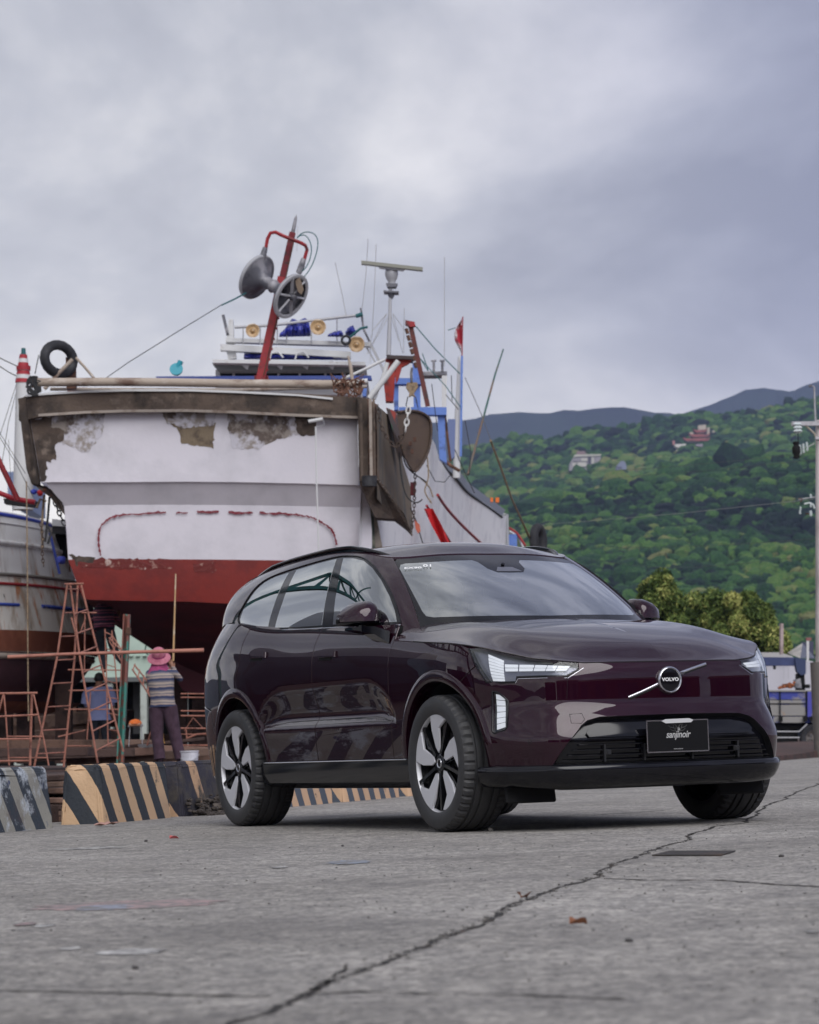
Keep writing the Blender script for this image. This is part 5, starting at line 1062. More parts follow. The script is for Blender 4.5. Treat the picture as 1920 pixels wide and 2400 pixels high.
# 3 climber bent forward on the ladder
f3 = at(247, 1572, 46)
J = std(1.60, pelvis=(0, 0, .74, (.15, .11)), spine=(-.02, .12, .86, (.14, .10)), chest=(-.04, .27, 1.00, (.16, .11)), neck=(-.06, .38, 1.10), headb=(-.07, .45, 1.15), head=(-.07, .52, 1.19), shl=(-.20, .30, 1.04), ell=(-.26, .46, .90), wrl=(-.24, .62, 1.02), hal=(-.24, .66, 1.06), shr=(.13, .31, 1.03), elr=(.20, .48, .90), wrr=(.18, .64, 1.02), har=(.18, .68, 1.06),
        hipl=(-.09, .0, .70), kneel=(-.05, .20, .38), anklel=(-.03, .04, .04), toel=(-.03, .17, .0), hipr=(.09, .0, .70), kneer=(.16, .10, .34), ankler=(.30, -.12, .16), toer=(.36, -.06, .06))
p3 = person('person', 'worker in a dark pink striped shirt climbing bent forward on the ladder under the hull', J, BONES, reg(0, 1, 2), (f3.x, f3.y, f3.z), [STR2, NAVY, SKIN, SKIN, SHOE]); face_bits(p3, J, HAIR)
mb = MB(); hx, hy, hz = J['head'][:3]; mb.grid(grid_ell((hx, hy, hz+.0), .084, .095, .095, z0=-.6, jit=.02), 20, 13, closed=True); mb.build('cap', worn('dark_rose_cap', (.10, .02, .04), []), p3, smooth=60)
mb = MB(); mb.tube([(0, -.03, .66), (0, .02, .76), (-.02, .12, .86), (-.04, .25, .98), (-.05, .34, 1.06)], [.17, .18, .175, .18, .12], 20); mb.build('shirt', STR2, p3, smooth=60)

# ================================================================ SLIPYARD SCAFFOLDING
def zz(ox, oy, s):
    return lambda x, y: (ox+x/s, oy+y/s)
za = zz(0, 1380, 4.9); zb_ = zz(230, 1400, 5.39)
def frame(name, lab, cat, pieces, v, grp=None, m=M_RUSTP):
    """pieces: (part name, [zoom points...], radius px, depth offset)"""
    pts = [p for q in pieces for p in q[1]]; cx = sum(p[0] for p in pts)/len(pts); my = max(p[1] for p in pts)
    root = empty(name, tuple(at(cx, my, v)), label=lab, cat=cat, group=grp)
    for q in pieces:
        nm, L, r, dv = q[:4]; mm = q[4] if len(q) > 4 else m
        sub(bar(nm, [(x, y, v+dv) for x, y in L], v, r, mm, n=7), root)
    return root
def A(L): return [za(*p) for p in L]
def B(L): return [zb_(*p) for p in L]
def ladder(name, lab, l1, l2, n, v, dv1=0, dv2=0, t0=.04, t1=.97, r=2.6, rr=1.9, grp=None, extra=()):
    pcs = [('rail', l1, r, dv1), ('rail', l2, r, dv2)]
    def on(L, t):
        d = [0]
        for a, b in zip(L, L[1:]): d.append(d[-1]+math.hypot(b[0]-a[0], b[1]-a[1]))
        return (float(np.interp(t*d[-1], d, [p[0] for p in L])), float(np.interp(t*d[-1], d, [p[1] for p in L])))
    root = frame(name, lab, 'ladder', pcs+list(extra), v, grp)
    for i in range(n):
        t = t0+(t1-t0)*i/(n-1); a = on(l1, t); b = on(l2, t); b = (b[0], b[1]-4)
        sub(bar('rung', [(a[0], a[1], v+dv1), (b[0], b[1], v+dv2)], v, rr, M_RUSTP, n=6), root)
    return root
GL = 'rusty pipe ladders in front of the hulls'
ladder('ladder', 'tall left ladder of the rusty pipe pair standing before the left boat', [(158,1368),(134,1540),(80,1797)], [(182,1372),(175,1540),(149,1797)], 8, 33, 0, .6, t0=.03, t1=.93, grp=GL, extra=[('top_bar', [(150,1369),(196,1368)], 2.6, .2)])
ladder('ladder', 'right ladder of the rusty pipe pair, in front of the man in the blue T-shirt', [(165,1372),(186,1533),(229,1789)], [(190,1370),(212,1460),(243,1580),(270,1690),(289,1762)], 8, 33.4, 0, .7, t0=.16, t1=.93, grp=GL)
ladder('ladder', 'steep rusty ladder leaning right, ending behind the worker in the pink hat', B([(430,905),(560,1100),(700,1320)]), B([(455,850),(575,1000),(700,1170)]), 5, 43, 0, .2, r=1.9, rr=1.4, grp='thin ladders behind the workers')
ladder('ladder', 'rusty ladder rising beside the climbing worker', [(262,1478),(270,1560),(278,1660),(282,1760)], [(246,1474),(249,1560),(251,1660),(254,1760)], 8, 41.5, 0, .1, r=1.6, rr=1.2, grp='thin ladders behind the workers')
ladder('ladder', 'crossed diagonal ladder between the climbing worker and the teal post', [(255,1500),(272,1530),(292,1562)], [(262,1488),(278,1512),(296,1540)], 4, 42, 0, .1, r=1.4, rr=1.0, grp='thin ladders behind the workers')
ladder('ladder', 'small rusty stepladder standing between the stool and the worker in the hat', [(366,1664),(355,1710),(344,1748)], [(374,1664),(368,1710),(362,1748)], 3, 40.6, 0, .2, r=1.6, rr=1.2, grp='thin ladders behind the workers')
tag(bar('long_pipe', [(18,1540,31),(160,1533,31),(330,1528,31),(478,1524,31)], 31, [4.6, 3.8, 4.2, 5.2], worn('salmon_pole', (.42, .18, .13), [((.30, .12, .09), .5, .62, 4)]), n=10), 'long salmon pink pole lying level across the ladders up to the car', 'pole')
frame('trestle', 'low rusty trestle with three bars at the far left behind the barrier', 'trestle', [('crossbar', A([(-30,1203),(430,1197)]), 2.8, 0), ('crossbar', A([(-30,1468),(440,1447)]), 2.4, 0), ('crossbar', A([(-30,1728),(350,1724)]), 2.4, 0), ('crossbar', A([(-30,1980),(350,1975)]), 2.4, .2), ('leg', A([(366,1200),(358,1500),(345,2030)]), 3, .1), ('leg', A([(40,1210),(-40,1500)]), 2.2, 0), ('leg', A([(45,1210),(70,1500),(105,2030)]), 2.0, .5), ('leg', A([(385,1210),(440,1450),(500,1720),(560,2030)]), 2.0, .6), ('crossbar', A([(80,1697),(495,1697)]), 1.8, .6), ('crossbar', A([(110,1940),(550,1940)]), 1.8, .6)], 32)
frame('scaffold', 'thin rusty scaffold bars crossing behind the man in the blue T-shirt', 'scaffold', [('bar_', A([(780,930),(1400,935)]), 1.5, 0), ('bar_', A([(790,1168),(1390,1166)]), 1.5, 0), ('bar_', A([(740,1385),(1390,1385)]), 1.5, 0), ('bar_', A([(670,1700),(980,1625)]), 1.8, 0), ('bar_', A([(770,1805),(1050,1805)]), 1.5, .3), ('bar_', A([(975,290),(970,930)]), 1.4, .3), ('bar_', A([(940,275),(1110,275)]), 1.8, .2), ('bar_', A([(930,480),(985,330)]), 1.3, .2), ('bar_', A([(1040,1180),(980,1980)]), 1.6, .5), ('bar_', A([(700,1980),(1130,1965)]), 1.8, .5), ('bar_', A([(1250,560),(1420,740)]), 1.6, .2), ('bar_', A([(820,330),(870,520)]), 2, .1)], 42.5)
for o in list(bpy.data.objects):
    if o.name.startswith('bar_'): o.name = 'crossbar'
for i, (nm, y) in enumerate((('scaffold', 0),)):
    frame(nm, 'stack of level rusty bars right of the worker in the pink hat', 'scaffold', [('crossbar', B([(1045,yy),(1420,yy+2)]), rr_, dd) for yy, rr_, dd in ((1218,1.6,0),(1265,1.8,.1),(1435,1.6,0),(1497,2,.2),(1655,1.8,0),(1730,1.4,.4),(1868,1.8,.1),(1925,1.8,.2))]+[('post', B([(1110,1640),(1120,1790)]), 1.5, .2), ('brace', B([(1090,1690),(1200,1520),(1330,1660)]), 1.3, .4), ('brace', B([(1120,1780),(1250,1730),(1400,1720)]), 2.2, .1)], 43)
# painted steel prop
pr_ = empty('steel_prop', tuple(at(282, 1786, 38)), label='flaking teal and rust steel prop standing under the maroon hull', cat='prop')
M_PROP = worn('flaking_teal_prop', (.20, .075, .06), [((.05, .20, .165), .49, .53, 2.6), ((.22, .07, .045), .55, .59, 6.5)], rough=.8, bump=.4)
mb = MB(); mb.beam(at(297, 1440, 38), at(281, 1792, 38), .07, .07, up=(0, 1, 0)); sub(mb.build('web', M_PROP), pr_)
for dx, w in ((-5.5, .02), (6, .03)): mb = MB(); mb.beam(at(297+dx, 1440, 37.93), at(281+dx, 1792, 37.93), .14, w, up=(1, 0, 0)); sub(mb.build('flange', M_PROP), pr_)
mb = MB(); mb.beam(at(296, 1480, 37.9), at(307, 1480, 37.9), .1, .1); sub(mb.build('base_plate', M_RUST), pr_)
# keel blocks, timbers, clutter: single pieces
TIM = [worn('timber_tone%d' % i, c, [((c[0]*.5, c[1]*.5, c[2]*.5), .48, .62, 5)], rough=.95, bump=.5) for i, c in enumerate(((.13, .075, .055), (.17, .11, .085), (.075, .045, .038), (.22, .13, .10)))]
def timber(px, py, v, L, w, h, rz, i, lab, grp='loose timbers in the slipyard'):
    p = at(px, py, v); mb = MB(); mb.box((0, 0, h/2), (L, w, h), bev=.008); o = mb.build('timber', TIM[i % 4], None, loc=(p.x, p.y, p.z)); o.rotation_euler = (R(((i*37) % 7-3)*.8), R(((i*53) % 9-4)*1.0), rz); tag(o, lab, 'timber', grp); return o
rnd = random.Random(21); k = 0
for px, py, L in ((133,1930,.40),(133,1914,.42),(134,1898,.40),(132,1880,.44),(135,1862,.42),(133,1845,.4),(136,1828,.5)):
    timber(px, py, 21.3, L, .45, .045, R(12+rnd.uniform(-6, 6)), k, ('lowest', 'second lowest', 'third lowest', 'middle', 'third highest', 'second highest', 'topmost')[k]+' brown plank in the low stack between the two striped barriers', 'planks stacked between the barriers'); k += 1
spots = [(20,1752,44,2.6,.16),(60,1722,46,2.2,.18),(120,1705,46,2.4,.20),(175,1690,47,2.0,.22),(30,1690,48,2.0,.25),(110,1755,43,2.4,.14),(190,1742,45,1.6,.22),(70,1782,40,3.0,.12),(170,1780,41,2.6,.12),(255,1775,44,2.0,.12),(330,1785,41,2.2,.12),(360,1748,41.5,1.5,.05),(425,1764,43,1.7,.10),(450,1740,44,1.5,.12),(300,1768,43,1.1,.22),(10,1775,39,2.6,.12),(215,1706,47,1.4,.2),(480,1782,42,1.8,.12)]
names_ = ['long dark beam at the far left of the yard clutter','thick block under the left boat bow side','heavy brown beam behind the left ladder','square keel block behind the two ladders','dark keel block low under the left boat','flat timber behind the low trestle','chunky beam left of the man in blue','foreground beam just above the left barrier','foreground beam just above the striped barrier','flat board behind the man in blue','flat board at the foot of the stool','thin pale board in front of the worker in the hat','beam right of the worker in the hat, lower','beam right of the worker in the hat, upper','red brown box beam under the stool','lowest beam at the left edge of the yard','small block above the man in blue to the left','beam end behind the rear bumper']
for (px, py, v, L, h), nm in zip(spots, names_):
    if v >= 43.5: v, L, h = v+8, L*1.18, h*1.18
    timber(px, py, v, L, .35, h, rnd.uniform(-.25, .25), k, nm); k += 1
for i, (px, py, w, h) in enumerate(((128,1695,.30,.34),(48,1700,.26,.4),(162,1668,.34,.30),(200,1760,.4,.28),(20,1735,.3,.3),(96,1738,.42,.3),(430,1712,.4,.2),(455,1690,.35,.18))):
    p = at(px, py, 54+i*.3); mb = MB(); mb.box((0, 0, 0), (w, w, h), bev=.015, taper=.9); o = mb.build('keel_block', TIM[(i+1) % 4], None, loc=p); tag(o, ('brown block left of the ladder pair, under the hull','dark block behind the low trestle','block hanging highest behind the left ladder','block beside the feet of the man in blue','block at the far left below the trestle bar','wide block behind the trestle leg','pale sack-like block right of the pink hat worker','smaller block above it behind the rear window line')[i], 'block', 'keel blocks in the slipyard')
# hull cradle posts under both boats
for i, (px, y0, y1, v, lab) in enumerate(((150,1600,1790,49,'dark post under the turn of the left hull'),(60,1668,1790,49,'dark post under the left hull near the trestle'),(420,1560,1790,50,'dark keel post behind the worker in the hat'),(470,1590,1800,50,'keel post by the rear corner of the car'),(10,1668,1790,49,'dark post at the left picture edge under the hull'))):
    mb = MB(); mb.beam(at(px, y0, v), at(px, y1, v), .28, .28); tag(mb.build('hull_support', TIM[2]), lab, 'support', 'timber posts carrying the hulls')
# stool with orange helmet, cone, bucket, tyre
st = empty('stool', tuple(at(318, 1748, 41)), label='small metal stool beside the teal prop with an orange helmet on it', cat='stool')
mb = MB(); mb.box(at(318, 1701, 41), (.20, .2, .03)); sub(mb.build('seat', M_LGREY), st)
for dx in (-13, 13):
    for dv in (-.07, .07): sub(bar('leg', [(318+dx, 1703, 41+dv), (318+dx*1.25, 1750, 41+dv)], 41, 1.2, M_LGREY), st)
mb = MB(); mb.grid(grid_ell(at(317, 1697, 40.95), .098, .12, .075, z0=0, n=20, m=8), 20, 9, closed=True); tag(mb.build('helmet', M_ORNG, smooth=60), 'bright orange helmet lying on the small stool', 'helmet'); 
mb = MB(); mb.box(at(317, 1698.5, 40.95), (.17, .2, .045), bev=.01); tag(mb.build('folded_cloth', worn('pale_orange_cloth', (.5, .26, .16), [])), 'pale folded cloth under the orange helmet', 'cloth')
mb = MB(); mb.lathe([(.10, -.19), (.085, -.17), (.055, .16), (.03, .19), (0, .19)], 18, Matrix.Translation(at(371, 1712, 41.2))); tag(mb.build('traffic_cone', worn('faded_yellow_cone', (.55, .28, .03), [((.3, .15, .04), .5, .65, 6)]), smooth=40), 'faded yellow cone behind the legs of the worker in the hat', 'cone')
bu = empty('bucket', tuple(at(444, 1803, 40)), label='white paint bucket with blue marks above the dark barrier by the car', cat='bucket')
bc = at(444, 1803, 40); mb = MB(); mb.lathe([(0, 0), (.118, 0), (.135, .24), (.145, .25), (.145, .265), (.132, .265), (.122, .02), (0, .02)], 28, Matrix.Translation(bc)); sub(mb.build('pail', worn('white_blue_smeared_plastic', (.66, .66, .72), [((.08, .09, .45), .60, .63, 6), ((.5, .5, .55), .5, .6, 3)], rough=.5), smooth=40), bu); mb = MB(); mb.tube([bc+Vector((.146*math.cos(a), -.14*abs(math.sin(a)) if True else 0, .22-.10*math.sin(a))) for a in np.linspace(0, PI, 13)], .004, 5); sub(mb.build('handle', M_LGREY), bu)
mb = MB(); mb.lathe([(0, 0), (.14, 0), (.16, .05), (.155, .05), (.13, .01)], 20, Matrix.Translation(at(348, 1752, 40.8))); tag(mb.build('basin', M_LGREY, smooth=40), 'shallow grey basin at the foot of the small stepladder', 'basin')
# mint green building behind, dark open bays below
bl = empty('boatyard_building', tuple(at(260, 1760, 74)), label='pale mint green yard building with dark open bays seen beneath the hulls', cat='building')
M_MINT = worn('mint_render', (.44, .55, .47), [((.36, .45, .39), .5, .66, .8)], rough=.85, bump=.1)
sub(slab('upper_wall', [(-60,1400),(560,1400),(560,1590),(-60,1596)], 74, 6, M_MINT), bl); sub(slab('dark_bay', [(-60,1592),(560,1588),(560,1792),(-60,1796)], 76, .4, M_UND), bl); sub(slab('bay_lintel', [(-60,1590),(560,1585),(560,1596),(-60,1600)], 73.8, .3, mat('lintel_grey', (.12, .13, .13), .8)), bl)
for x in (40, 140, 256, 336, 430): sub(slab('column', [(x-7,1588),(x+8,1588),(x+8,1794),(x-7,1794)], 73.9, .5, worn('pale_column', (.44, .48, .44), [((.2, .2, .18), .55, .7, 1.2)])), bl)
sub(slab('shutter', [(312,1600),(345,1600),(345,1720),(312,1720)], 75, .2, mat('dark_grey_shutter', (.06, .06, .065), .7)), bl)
M_SGN = mat('dark_green_sign_letter', (.015, .07, .05), .6)
sub(bar('sign_letter', [(343,1512),(340,1522),(345,1534),(352,1535),(356,1524)], 73.7, 1.6, M_SGN), bl)
for L in ([(208,1508),(222,1508)], [(215,1500),(215,1534)], [(207,1517),(223,1517)], [(209,1526),(221,1526)], [(206,1534),(224,1534)], [(211,1500),(211,1530)]): sub(bar('sign_stroke', L, 73.7, 1.2, M_SGN), bl)
for i in range(9): sub(slab('louvre', [(286+i*16,1536),(296+i*16,1536),(296+i*16,1538),(286+i*16,1538)], 73.9, .1, M_MINT), bl)
# ================================================================ RIGHT SIDE: TRUCK, POLE, TREES, HILL BUILDINGS
zc = zz(1760, 1440, 6.34)
TV = 78.0
tr = empty('crane_truck', tuple(at(1880, 1765, TV)), label='old flatbed crane truck with worn blue side boards at the right edge', cat='truck')
def C(L): return [zc(*p) for p in L]
M_TB = worn('worn_blue_side_board', (.045, .06, .30), [((.26, .24, .22), .52, .58, .9), ((.30, .20, .15), .62, .68, 1.6)], rough=.75, bump=.2, stretch=(1, 1, 1.6)); M_TBL = worn('peeling_grey_blue_board', (.27, .26, .25), [((.05, .07, .30), .52, .57, 1.2), ((.35, .24, .17), .62, .68, 2)], rough=.8)
for x0, x1 in ((255,435),(445,810),(905,1400)):
    sub(slab('side_board', C([(x0,1145),(x1,1145),(x1,1265),(x0,1265)]), TV, .08, M_TB), tr); sub(slab('side_board', C([(x0,1275),(x1,1275),(x1,1320),(x0,1320)]), TV, .08, M_TBL), tr); sub(slab('side_board', C([(x0,1345),(x1,1345),(x1,1505),(x0,1505)]), TV, .08, M_TBL), tr); sub(slab('side_board', C([(x0,1520),(x1,1520),(x1,1610),(x0,1610)]), TV, .08, M_TBL), tr)
sub(slab('board_backing', C([(250,1150),(1400,1150),(1400,1612),(250,1612)]), TV+.1, .05, M_TB), tr)
for x in (428, 825, 1400): sub(slab('stake', C([(x,1140),(x+18,1140),(x+18,1600),(x,1600)]), TV-.06, .06, M_DGLASS), tr)
sub(slab('stake', C([(845,1150),(905,1150),(905,1525),(845,1525)]), TV-.08, .08, mat('bright_blue_stake', (.06, .06, .36), .6)), tr)
for x in (445, 805, 905): mb = MB(); mb.box(at(*zc(x, 1555), TV-.1), (.10, .08, .14)); sub(mb.build('hinge', M_UND), tr)
sub(slab('bed_rail', C([(240,1125),(1400,1125),(1400,1148),(240,1148)]), TV-.05, 2.3, worn('dusty_rail', (.28, .27, .26), [])), tr); sub(slab('chassis', C([(240,1612),(1400,1612),(1400,1720),(240,1700)]), TV+.2, 2, M_UND), tr)
sub(bar('guard_bar', C([(330,1742),(720,1742),(840,1630)]), TV-.1, 1.7, M_LGREY), tr); sub(bar('guard_bar', C([(330,1832),(725,1832)]), TV-.1, 1.7, M_LGREY), tr); sub(slab('tank', C([(340,1690),(700,1690),(700,1960),(340,1960)]), TV+.3, 1.2, M_UND), tr)
def twheel(px, py, v, r, nm='wheel'):
    c = at(px, py, v); Mt = Matrix.Translation((c.x, c.y, r*.99)) @ Matrix.Rotation(PI/2, 4, 'X'); mb = MB(); mb.lathe([(r*.55, .13), (r*.62, .15), (r*.9, .15), (r, .10), (r, -.10), (r*.9, -.15), (r*.6, -.15)], 36, Mt); w = mb.build('tyre', M_BLK2, smooth=40); w.name = nm; sub(w, tr)
    mb = MB(); mb.lathe([(r*.56, .14), (r*.60, .155), (r*.52, .10), (r*.40, .06), (r*.2, .05), (r*.18, .12), (0, .13)], 30, Mt); q = mb.build('rim', worn('dusty_rim', (.20, .18, .17), [((.07, .06, .055), .5, .6, 9)]), smooth=35); q.parent = w; q.matrix_parent_inverse = w.matrix_world.inverted()
    for k in range(8):
        a = k*PI/4; mb = MB(); mb.box(Mt @ Vector((math.cos(a)*r*.3, math.sin(a)*r*.3, .07)), (.04, .05, .04)); b_ = mb.build('wheel_nut', M_GREY); b_.parent = w; b_.matrix_parent_inverse = w.matrix_world.inverted()
twheel(1908, 1735, TV, .40)
twheel(1795, 1735, TV+1.6, .40)
sub(slab('boom', C([(180,635),(690,640),(720,660),(720,762),(560,762),(380,762),(180,765)]), TV+.6, .3, worn('navy_crane_boom', (.035, .05, .13), [((.05, .07, .18), .45, .6, 2)])), tr)
sub(slab('boom_knuckle', C([(660,640),(720,650),(820,665),(820,885),(760,905),(730,890),(690,850),(670,760)]), TV+.5, .35, worn('navy_crane_boom2', (.03, .045, .11), [])), tr); sub(slab('crane_column', C([(690,880),(800,890),(810,1130),(690,1130)]), TV+.6, .4, M_UND), tr); sub(slab('winch', C([(660,970),(740,950),(760,1100),(670,1090)]), TV+.4, .4, M_GREY), tr); sub(slab('winch', C([(800,1040),(880,1040),(885,1095),(810,1095)]), TV+.4, .3, M_UND), tr); sub(slab('boom_eye', C([(335,762),(375,762),(372,815),(340,815)]), TV+.55, .1, M_UND), tr)
mb = MB()
for i, (x, y, r) in enumerate(((425,1092,.05),(450,1085,.06),(480,1080,.06),(505,1070,.07),(535,1060,.08),(560,1050,.07),(590,1070,.08),(620,1060,.08),(480,1045,.035),(645,1010,.045),(575,1025,.04))): mb.add(*blob(at(*zc(x, y), TV+.3), r, i, flat=.7, n=2))
tag(mb.build('scrap_heap', worn('orange_rust_scrap', (.28, .085, .03), [((.10, .04, .02), .5, .6, 8)], rough=.9), smooth=40), 'heap of orange rusted scrap lying on the truck bed', 'scrap metal', kind='stuff')
# white box body and clutter behind the truck
wb = empty('white_cabin', tuple(at(1850, 1700, 86)), label='plain white box cabin behind the crane truck, with a low curved roof', cat='cabin')
sub(slab('cabin_wall', C([(150,600),(600,620),(640,640),(930,700),(930,1560),(150,1560)]), 86, 3, worn('off_white_cabin', (.52, .51, .56), [((.44, .43, .48), .5, .65, .8)])), wb); sub(slab('cabin_roof', C([(140,565),(430,565),(620,620),(600,640),(140,640)]), 85.8, 3.2, worn('grey_white_roof', (.42, .41, .41), [])), wb)
for x in (490, 560): sub(bar('cabin_seam', C([(x,650),(x,960)]), 85.7, .5, M_LGREY), wb)
tag(slab('post', C([(445,135),(488,135),(486,590),(445,590)]), 84, .3, worn('pinkish_concrete', (.42, .33, .32), [((.3, .23, .22), .5, .6, 2)])), 'pinkish square post rising above the white cabin', 'post'); tag(slab('post', C([(195,395),(228,395),(226,560),(195,560)]), 95, .3, worn('grey_post_concrete', (.22, .2, .19), [])), 'short grey post left of the tall pinkish one', 'post')
rl_ = empty('railing', tuple(at(1811, 1512, 100)), label='small white railing beyond the cabin roof', cat='railing')
sub(bar('top_rail', C([(250,400),(392,395)]), 100, 1.4, M_OFFW), rl_)
for x in (262, 295, 325, 355, 385): sub(bar('baluster', C([(x,345),(x,465)]), 100, 1.0, M_OFFW), rl_)
tn = empty('tent', tuple(at(1865, 1545, 92)), label='grey white pointed tent roof left of the utility pole', cat='tent')
apex = at(*zc(770, 425), 93); a0, a1, a2, a3 = at(*zc(540, 575), 92), at(*zc(735, 650), 90), at(*zc(960, 650), 92), at(*zc(800, 560), 96)
mb = MB(); mb.add([apex, a0, a1], [(0, 1, 2)]); sub(mb.build('roof_panel', worn('light_tent_canvas', (.50, .47, .44), [((.36, .34, .32), .5, .62, 1.5)])), tn); mb = MB(); mb.add([apex, a1, a2], [(0, 1, 2)]); sub(mb.build('roof_panel', worn('dark_tent_canvas', (.11, .12, .16), [])), tn); mb = MB(); mb.add([apex, a2, a3, a0], [(0, 1, 2), (0, 2, 3)]); sub(mb.build('roof_panel', MATS['light_tent_canvas']), tn)  # dark canvas has the shade of the tent's far side in its colour
gate = empty('stake_post', tuple(at(1893, 1552, 83)), label='slim white post with a reddish cap beside the tent', cat='post'); sub(slab('shaft', C([(832,390),(868,390),(864,705),(835,705)]), 83, .1, M_OFFW), gate); sub(slab('cap', C([(825,345),(900,345),(905,378),(868,398),(830,390)]), 83, .15, worn('dull_red_cap', (.25, .10, .10), [])), gate)
tag(slab('tent_shade', C([(770,415),(935,400),(935,665),(880,650),(755,640)]), 96, .2, mat('tent_shade_navy', (.05, .055, .10), .7)), 'dark sheet standing for the shaded side of the tent beside the utility pole', 'screen')  # shaded tent side put in as a flat dark sheet
# utility pole
UV = 60.
up_ = empty('utility_pole', tuple(at(1926, 1760, UV)), label='tall pale concrete utility pole with crossarm and insulators at the right edge', cat='utility pole')
M_CONC = worn('pale_pole_concrete', (.58, .53, .52), [((.36, .32, .31), .45, .6, 1.2), ((.26, .23, .22), .62, .72, 3)], rough=.85, bump=.2, stretch=(1, 1, .4))
bx, by = at(1928, 1760, UV).x, UV; tp = at(1923, 985, UV)
mb = MB(); mb.tube([(bx, by, 0), (bx+(tp.x-bx)*.5, by, tp.z*.5), (tp.x, by, tp.z)], [.165, .13, .10], 20); sub(mb.build('shaft', M_CONC, smooth=60), up_)
mb = MB(); mb.tube([(bx, by, 0), (bx, by, 2.05)], [.185, .18], 20); sub(mb.build('painted_base', worn('grey_brown_base', (.13, .12, .11), [((.2, .17, .15), .5, .6, 4)]), smooth=60), up_)
ze = zz(1820, 880, 5.13)
def D(L): return [ze(*p) for p in L]
M_GALV = worn('galvanised_steel', (.40, .39, .41), [((.28, .27, .28), .5, .6, 5)], rough=.5, metal=.4)
sub(bar('mast_pipe', D([(457,140),(462,350),(475,600)]), UV-.15, 2.3, M_GALV), up_); sub(slab('top_lamp', D([(395,112),(435,108),(436,130),(400,132)]), UV-.2, .15, M_GREY), up_); sub(bar('lamp_arm', D([(436,125),(458,135)]), UV-.15, 1.2, M_GALV), up_)
sub(slab('crossarm', D([(190,553),(560,550),(560,600),(190,603)]), UV-.2, .12, M_GALV), up_); sub(bar('arm_brace', D([(350,600),(460,700),(480,760)]), UV-.15, 2.4, worn('tan_brace', (.34, .30, .24), [])), up_)
M_INS = mat('glazed_pale_insulator', (.55, .60, .60), .2)
def insul(x, y, s=1, horiz=False):
    c = at(*ze(x, y), UV-.25); Mx_ = Matrix.Translation(c) @ (Matrix.Rotation(PI/2, 4, 'Y') if horiz else Matrix.Identity(4)); mb = MB(); mb.lathe([(0, .09*s), (.02*s, .09*s), (.045*s, .06*s), (.02*s, .045*s), (.05*s, .01*s), (.02*s, -.005*s), (.05*s, -.04*s), (.02*s, -.055*s), (0, -.08*s)], 14, Mx_); sub(mb.build('insulator', M_INS, smooth=60), up_)
insul(240, 640, 1.5); insul(275, 640, 1.5)
for x, y in ((285,870),(325,855),(368,838),(288,930),(328,910),(372,885)): insul(x, y, .72)
sub(bar('insulator_string', D([(255,700),(262,720),(262,780),(250,830)]), UV-.25, .9, M_UND), up_); sub(bar('insulator_bracket', D([(270,900),(380,860),(460,815)]), UV-.2, 1.2, M_GALV), up_)
mb = MB(); mb.lathe([(0, .20), (.06, .19), (.075, .15), (.05, .12), (.09, .06), (.09, -.06), (.06, -.10), (.08, -.16), (0, -.19)], 16, Matrix.Translation(at(*ze(240, 900), UV-.3))); sub(mb.build('cable_joint', M_UND, smooth=60), up_)
sub(bar('street_lamp_arm', D([(460,1600),(445,1555),(400,1530),(335,1545)]), UV-.2, 2.0, M_INS), up_); sub(bar('steel_arm', D([(265,1490),(470,1462)]), UV-.2, 1.4, M_GALV), up_); insul(415, 1455, .6); insul(415, 1565, .6); insul(292, 1600, .5); insul(285, 1648, .6); insul(415, 1665, .8); sub(bar('steel_arm', D([(350,1662),(420,1665)]), UV-.2, 1.6, M_RUST), up_); sub(bar('steel_arm', D([(268,1480),(315,1485),(290,1520)]), UV-.2, 1.6, M_RUST), up_); sub(bar('pole_band', D([(470,760),(520,762)]), UV-.2, 5, M_GALV), up_)
# overhead wires
for i, L in enumerate(([(1925,1058,60),(1528,1097,90),(1100,1116,130)], [(1925,1076,60),(1480,1117,95),(1090,1133,130)], [(1908,1170,60),(1700,1192,72),(1528,1209,88),(1243,1232,120)], [(1915,1262,60),(1680,1278,75),(1440,1284,95),(1280,1284,120)], [(1916,1300,60),(1600,1330,80),(1380,1310,100)])):
    tag(bar('overhead_wire', [(x, y, v) for x, y, v in spline3(L, 6)], 80, .55 if i != 2 else .75, mat('wire%d' % i, (.03, .03, .035) if i != 2 else (.25, .27, .26), .6), n=4), ('highest dark wire running left from the crossarm', 'second dark wire just below the highest one', 'pale middle wire crossing the green hill', 'fourth wire, low across the hill above the car roof', 'lowest faint wire behind the windscreen pillar')[i], 'wire', 'overhead wires')
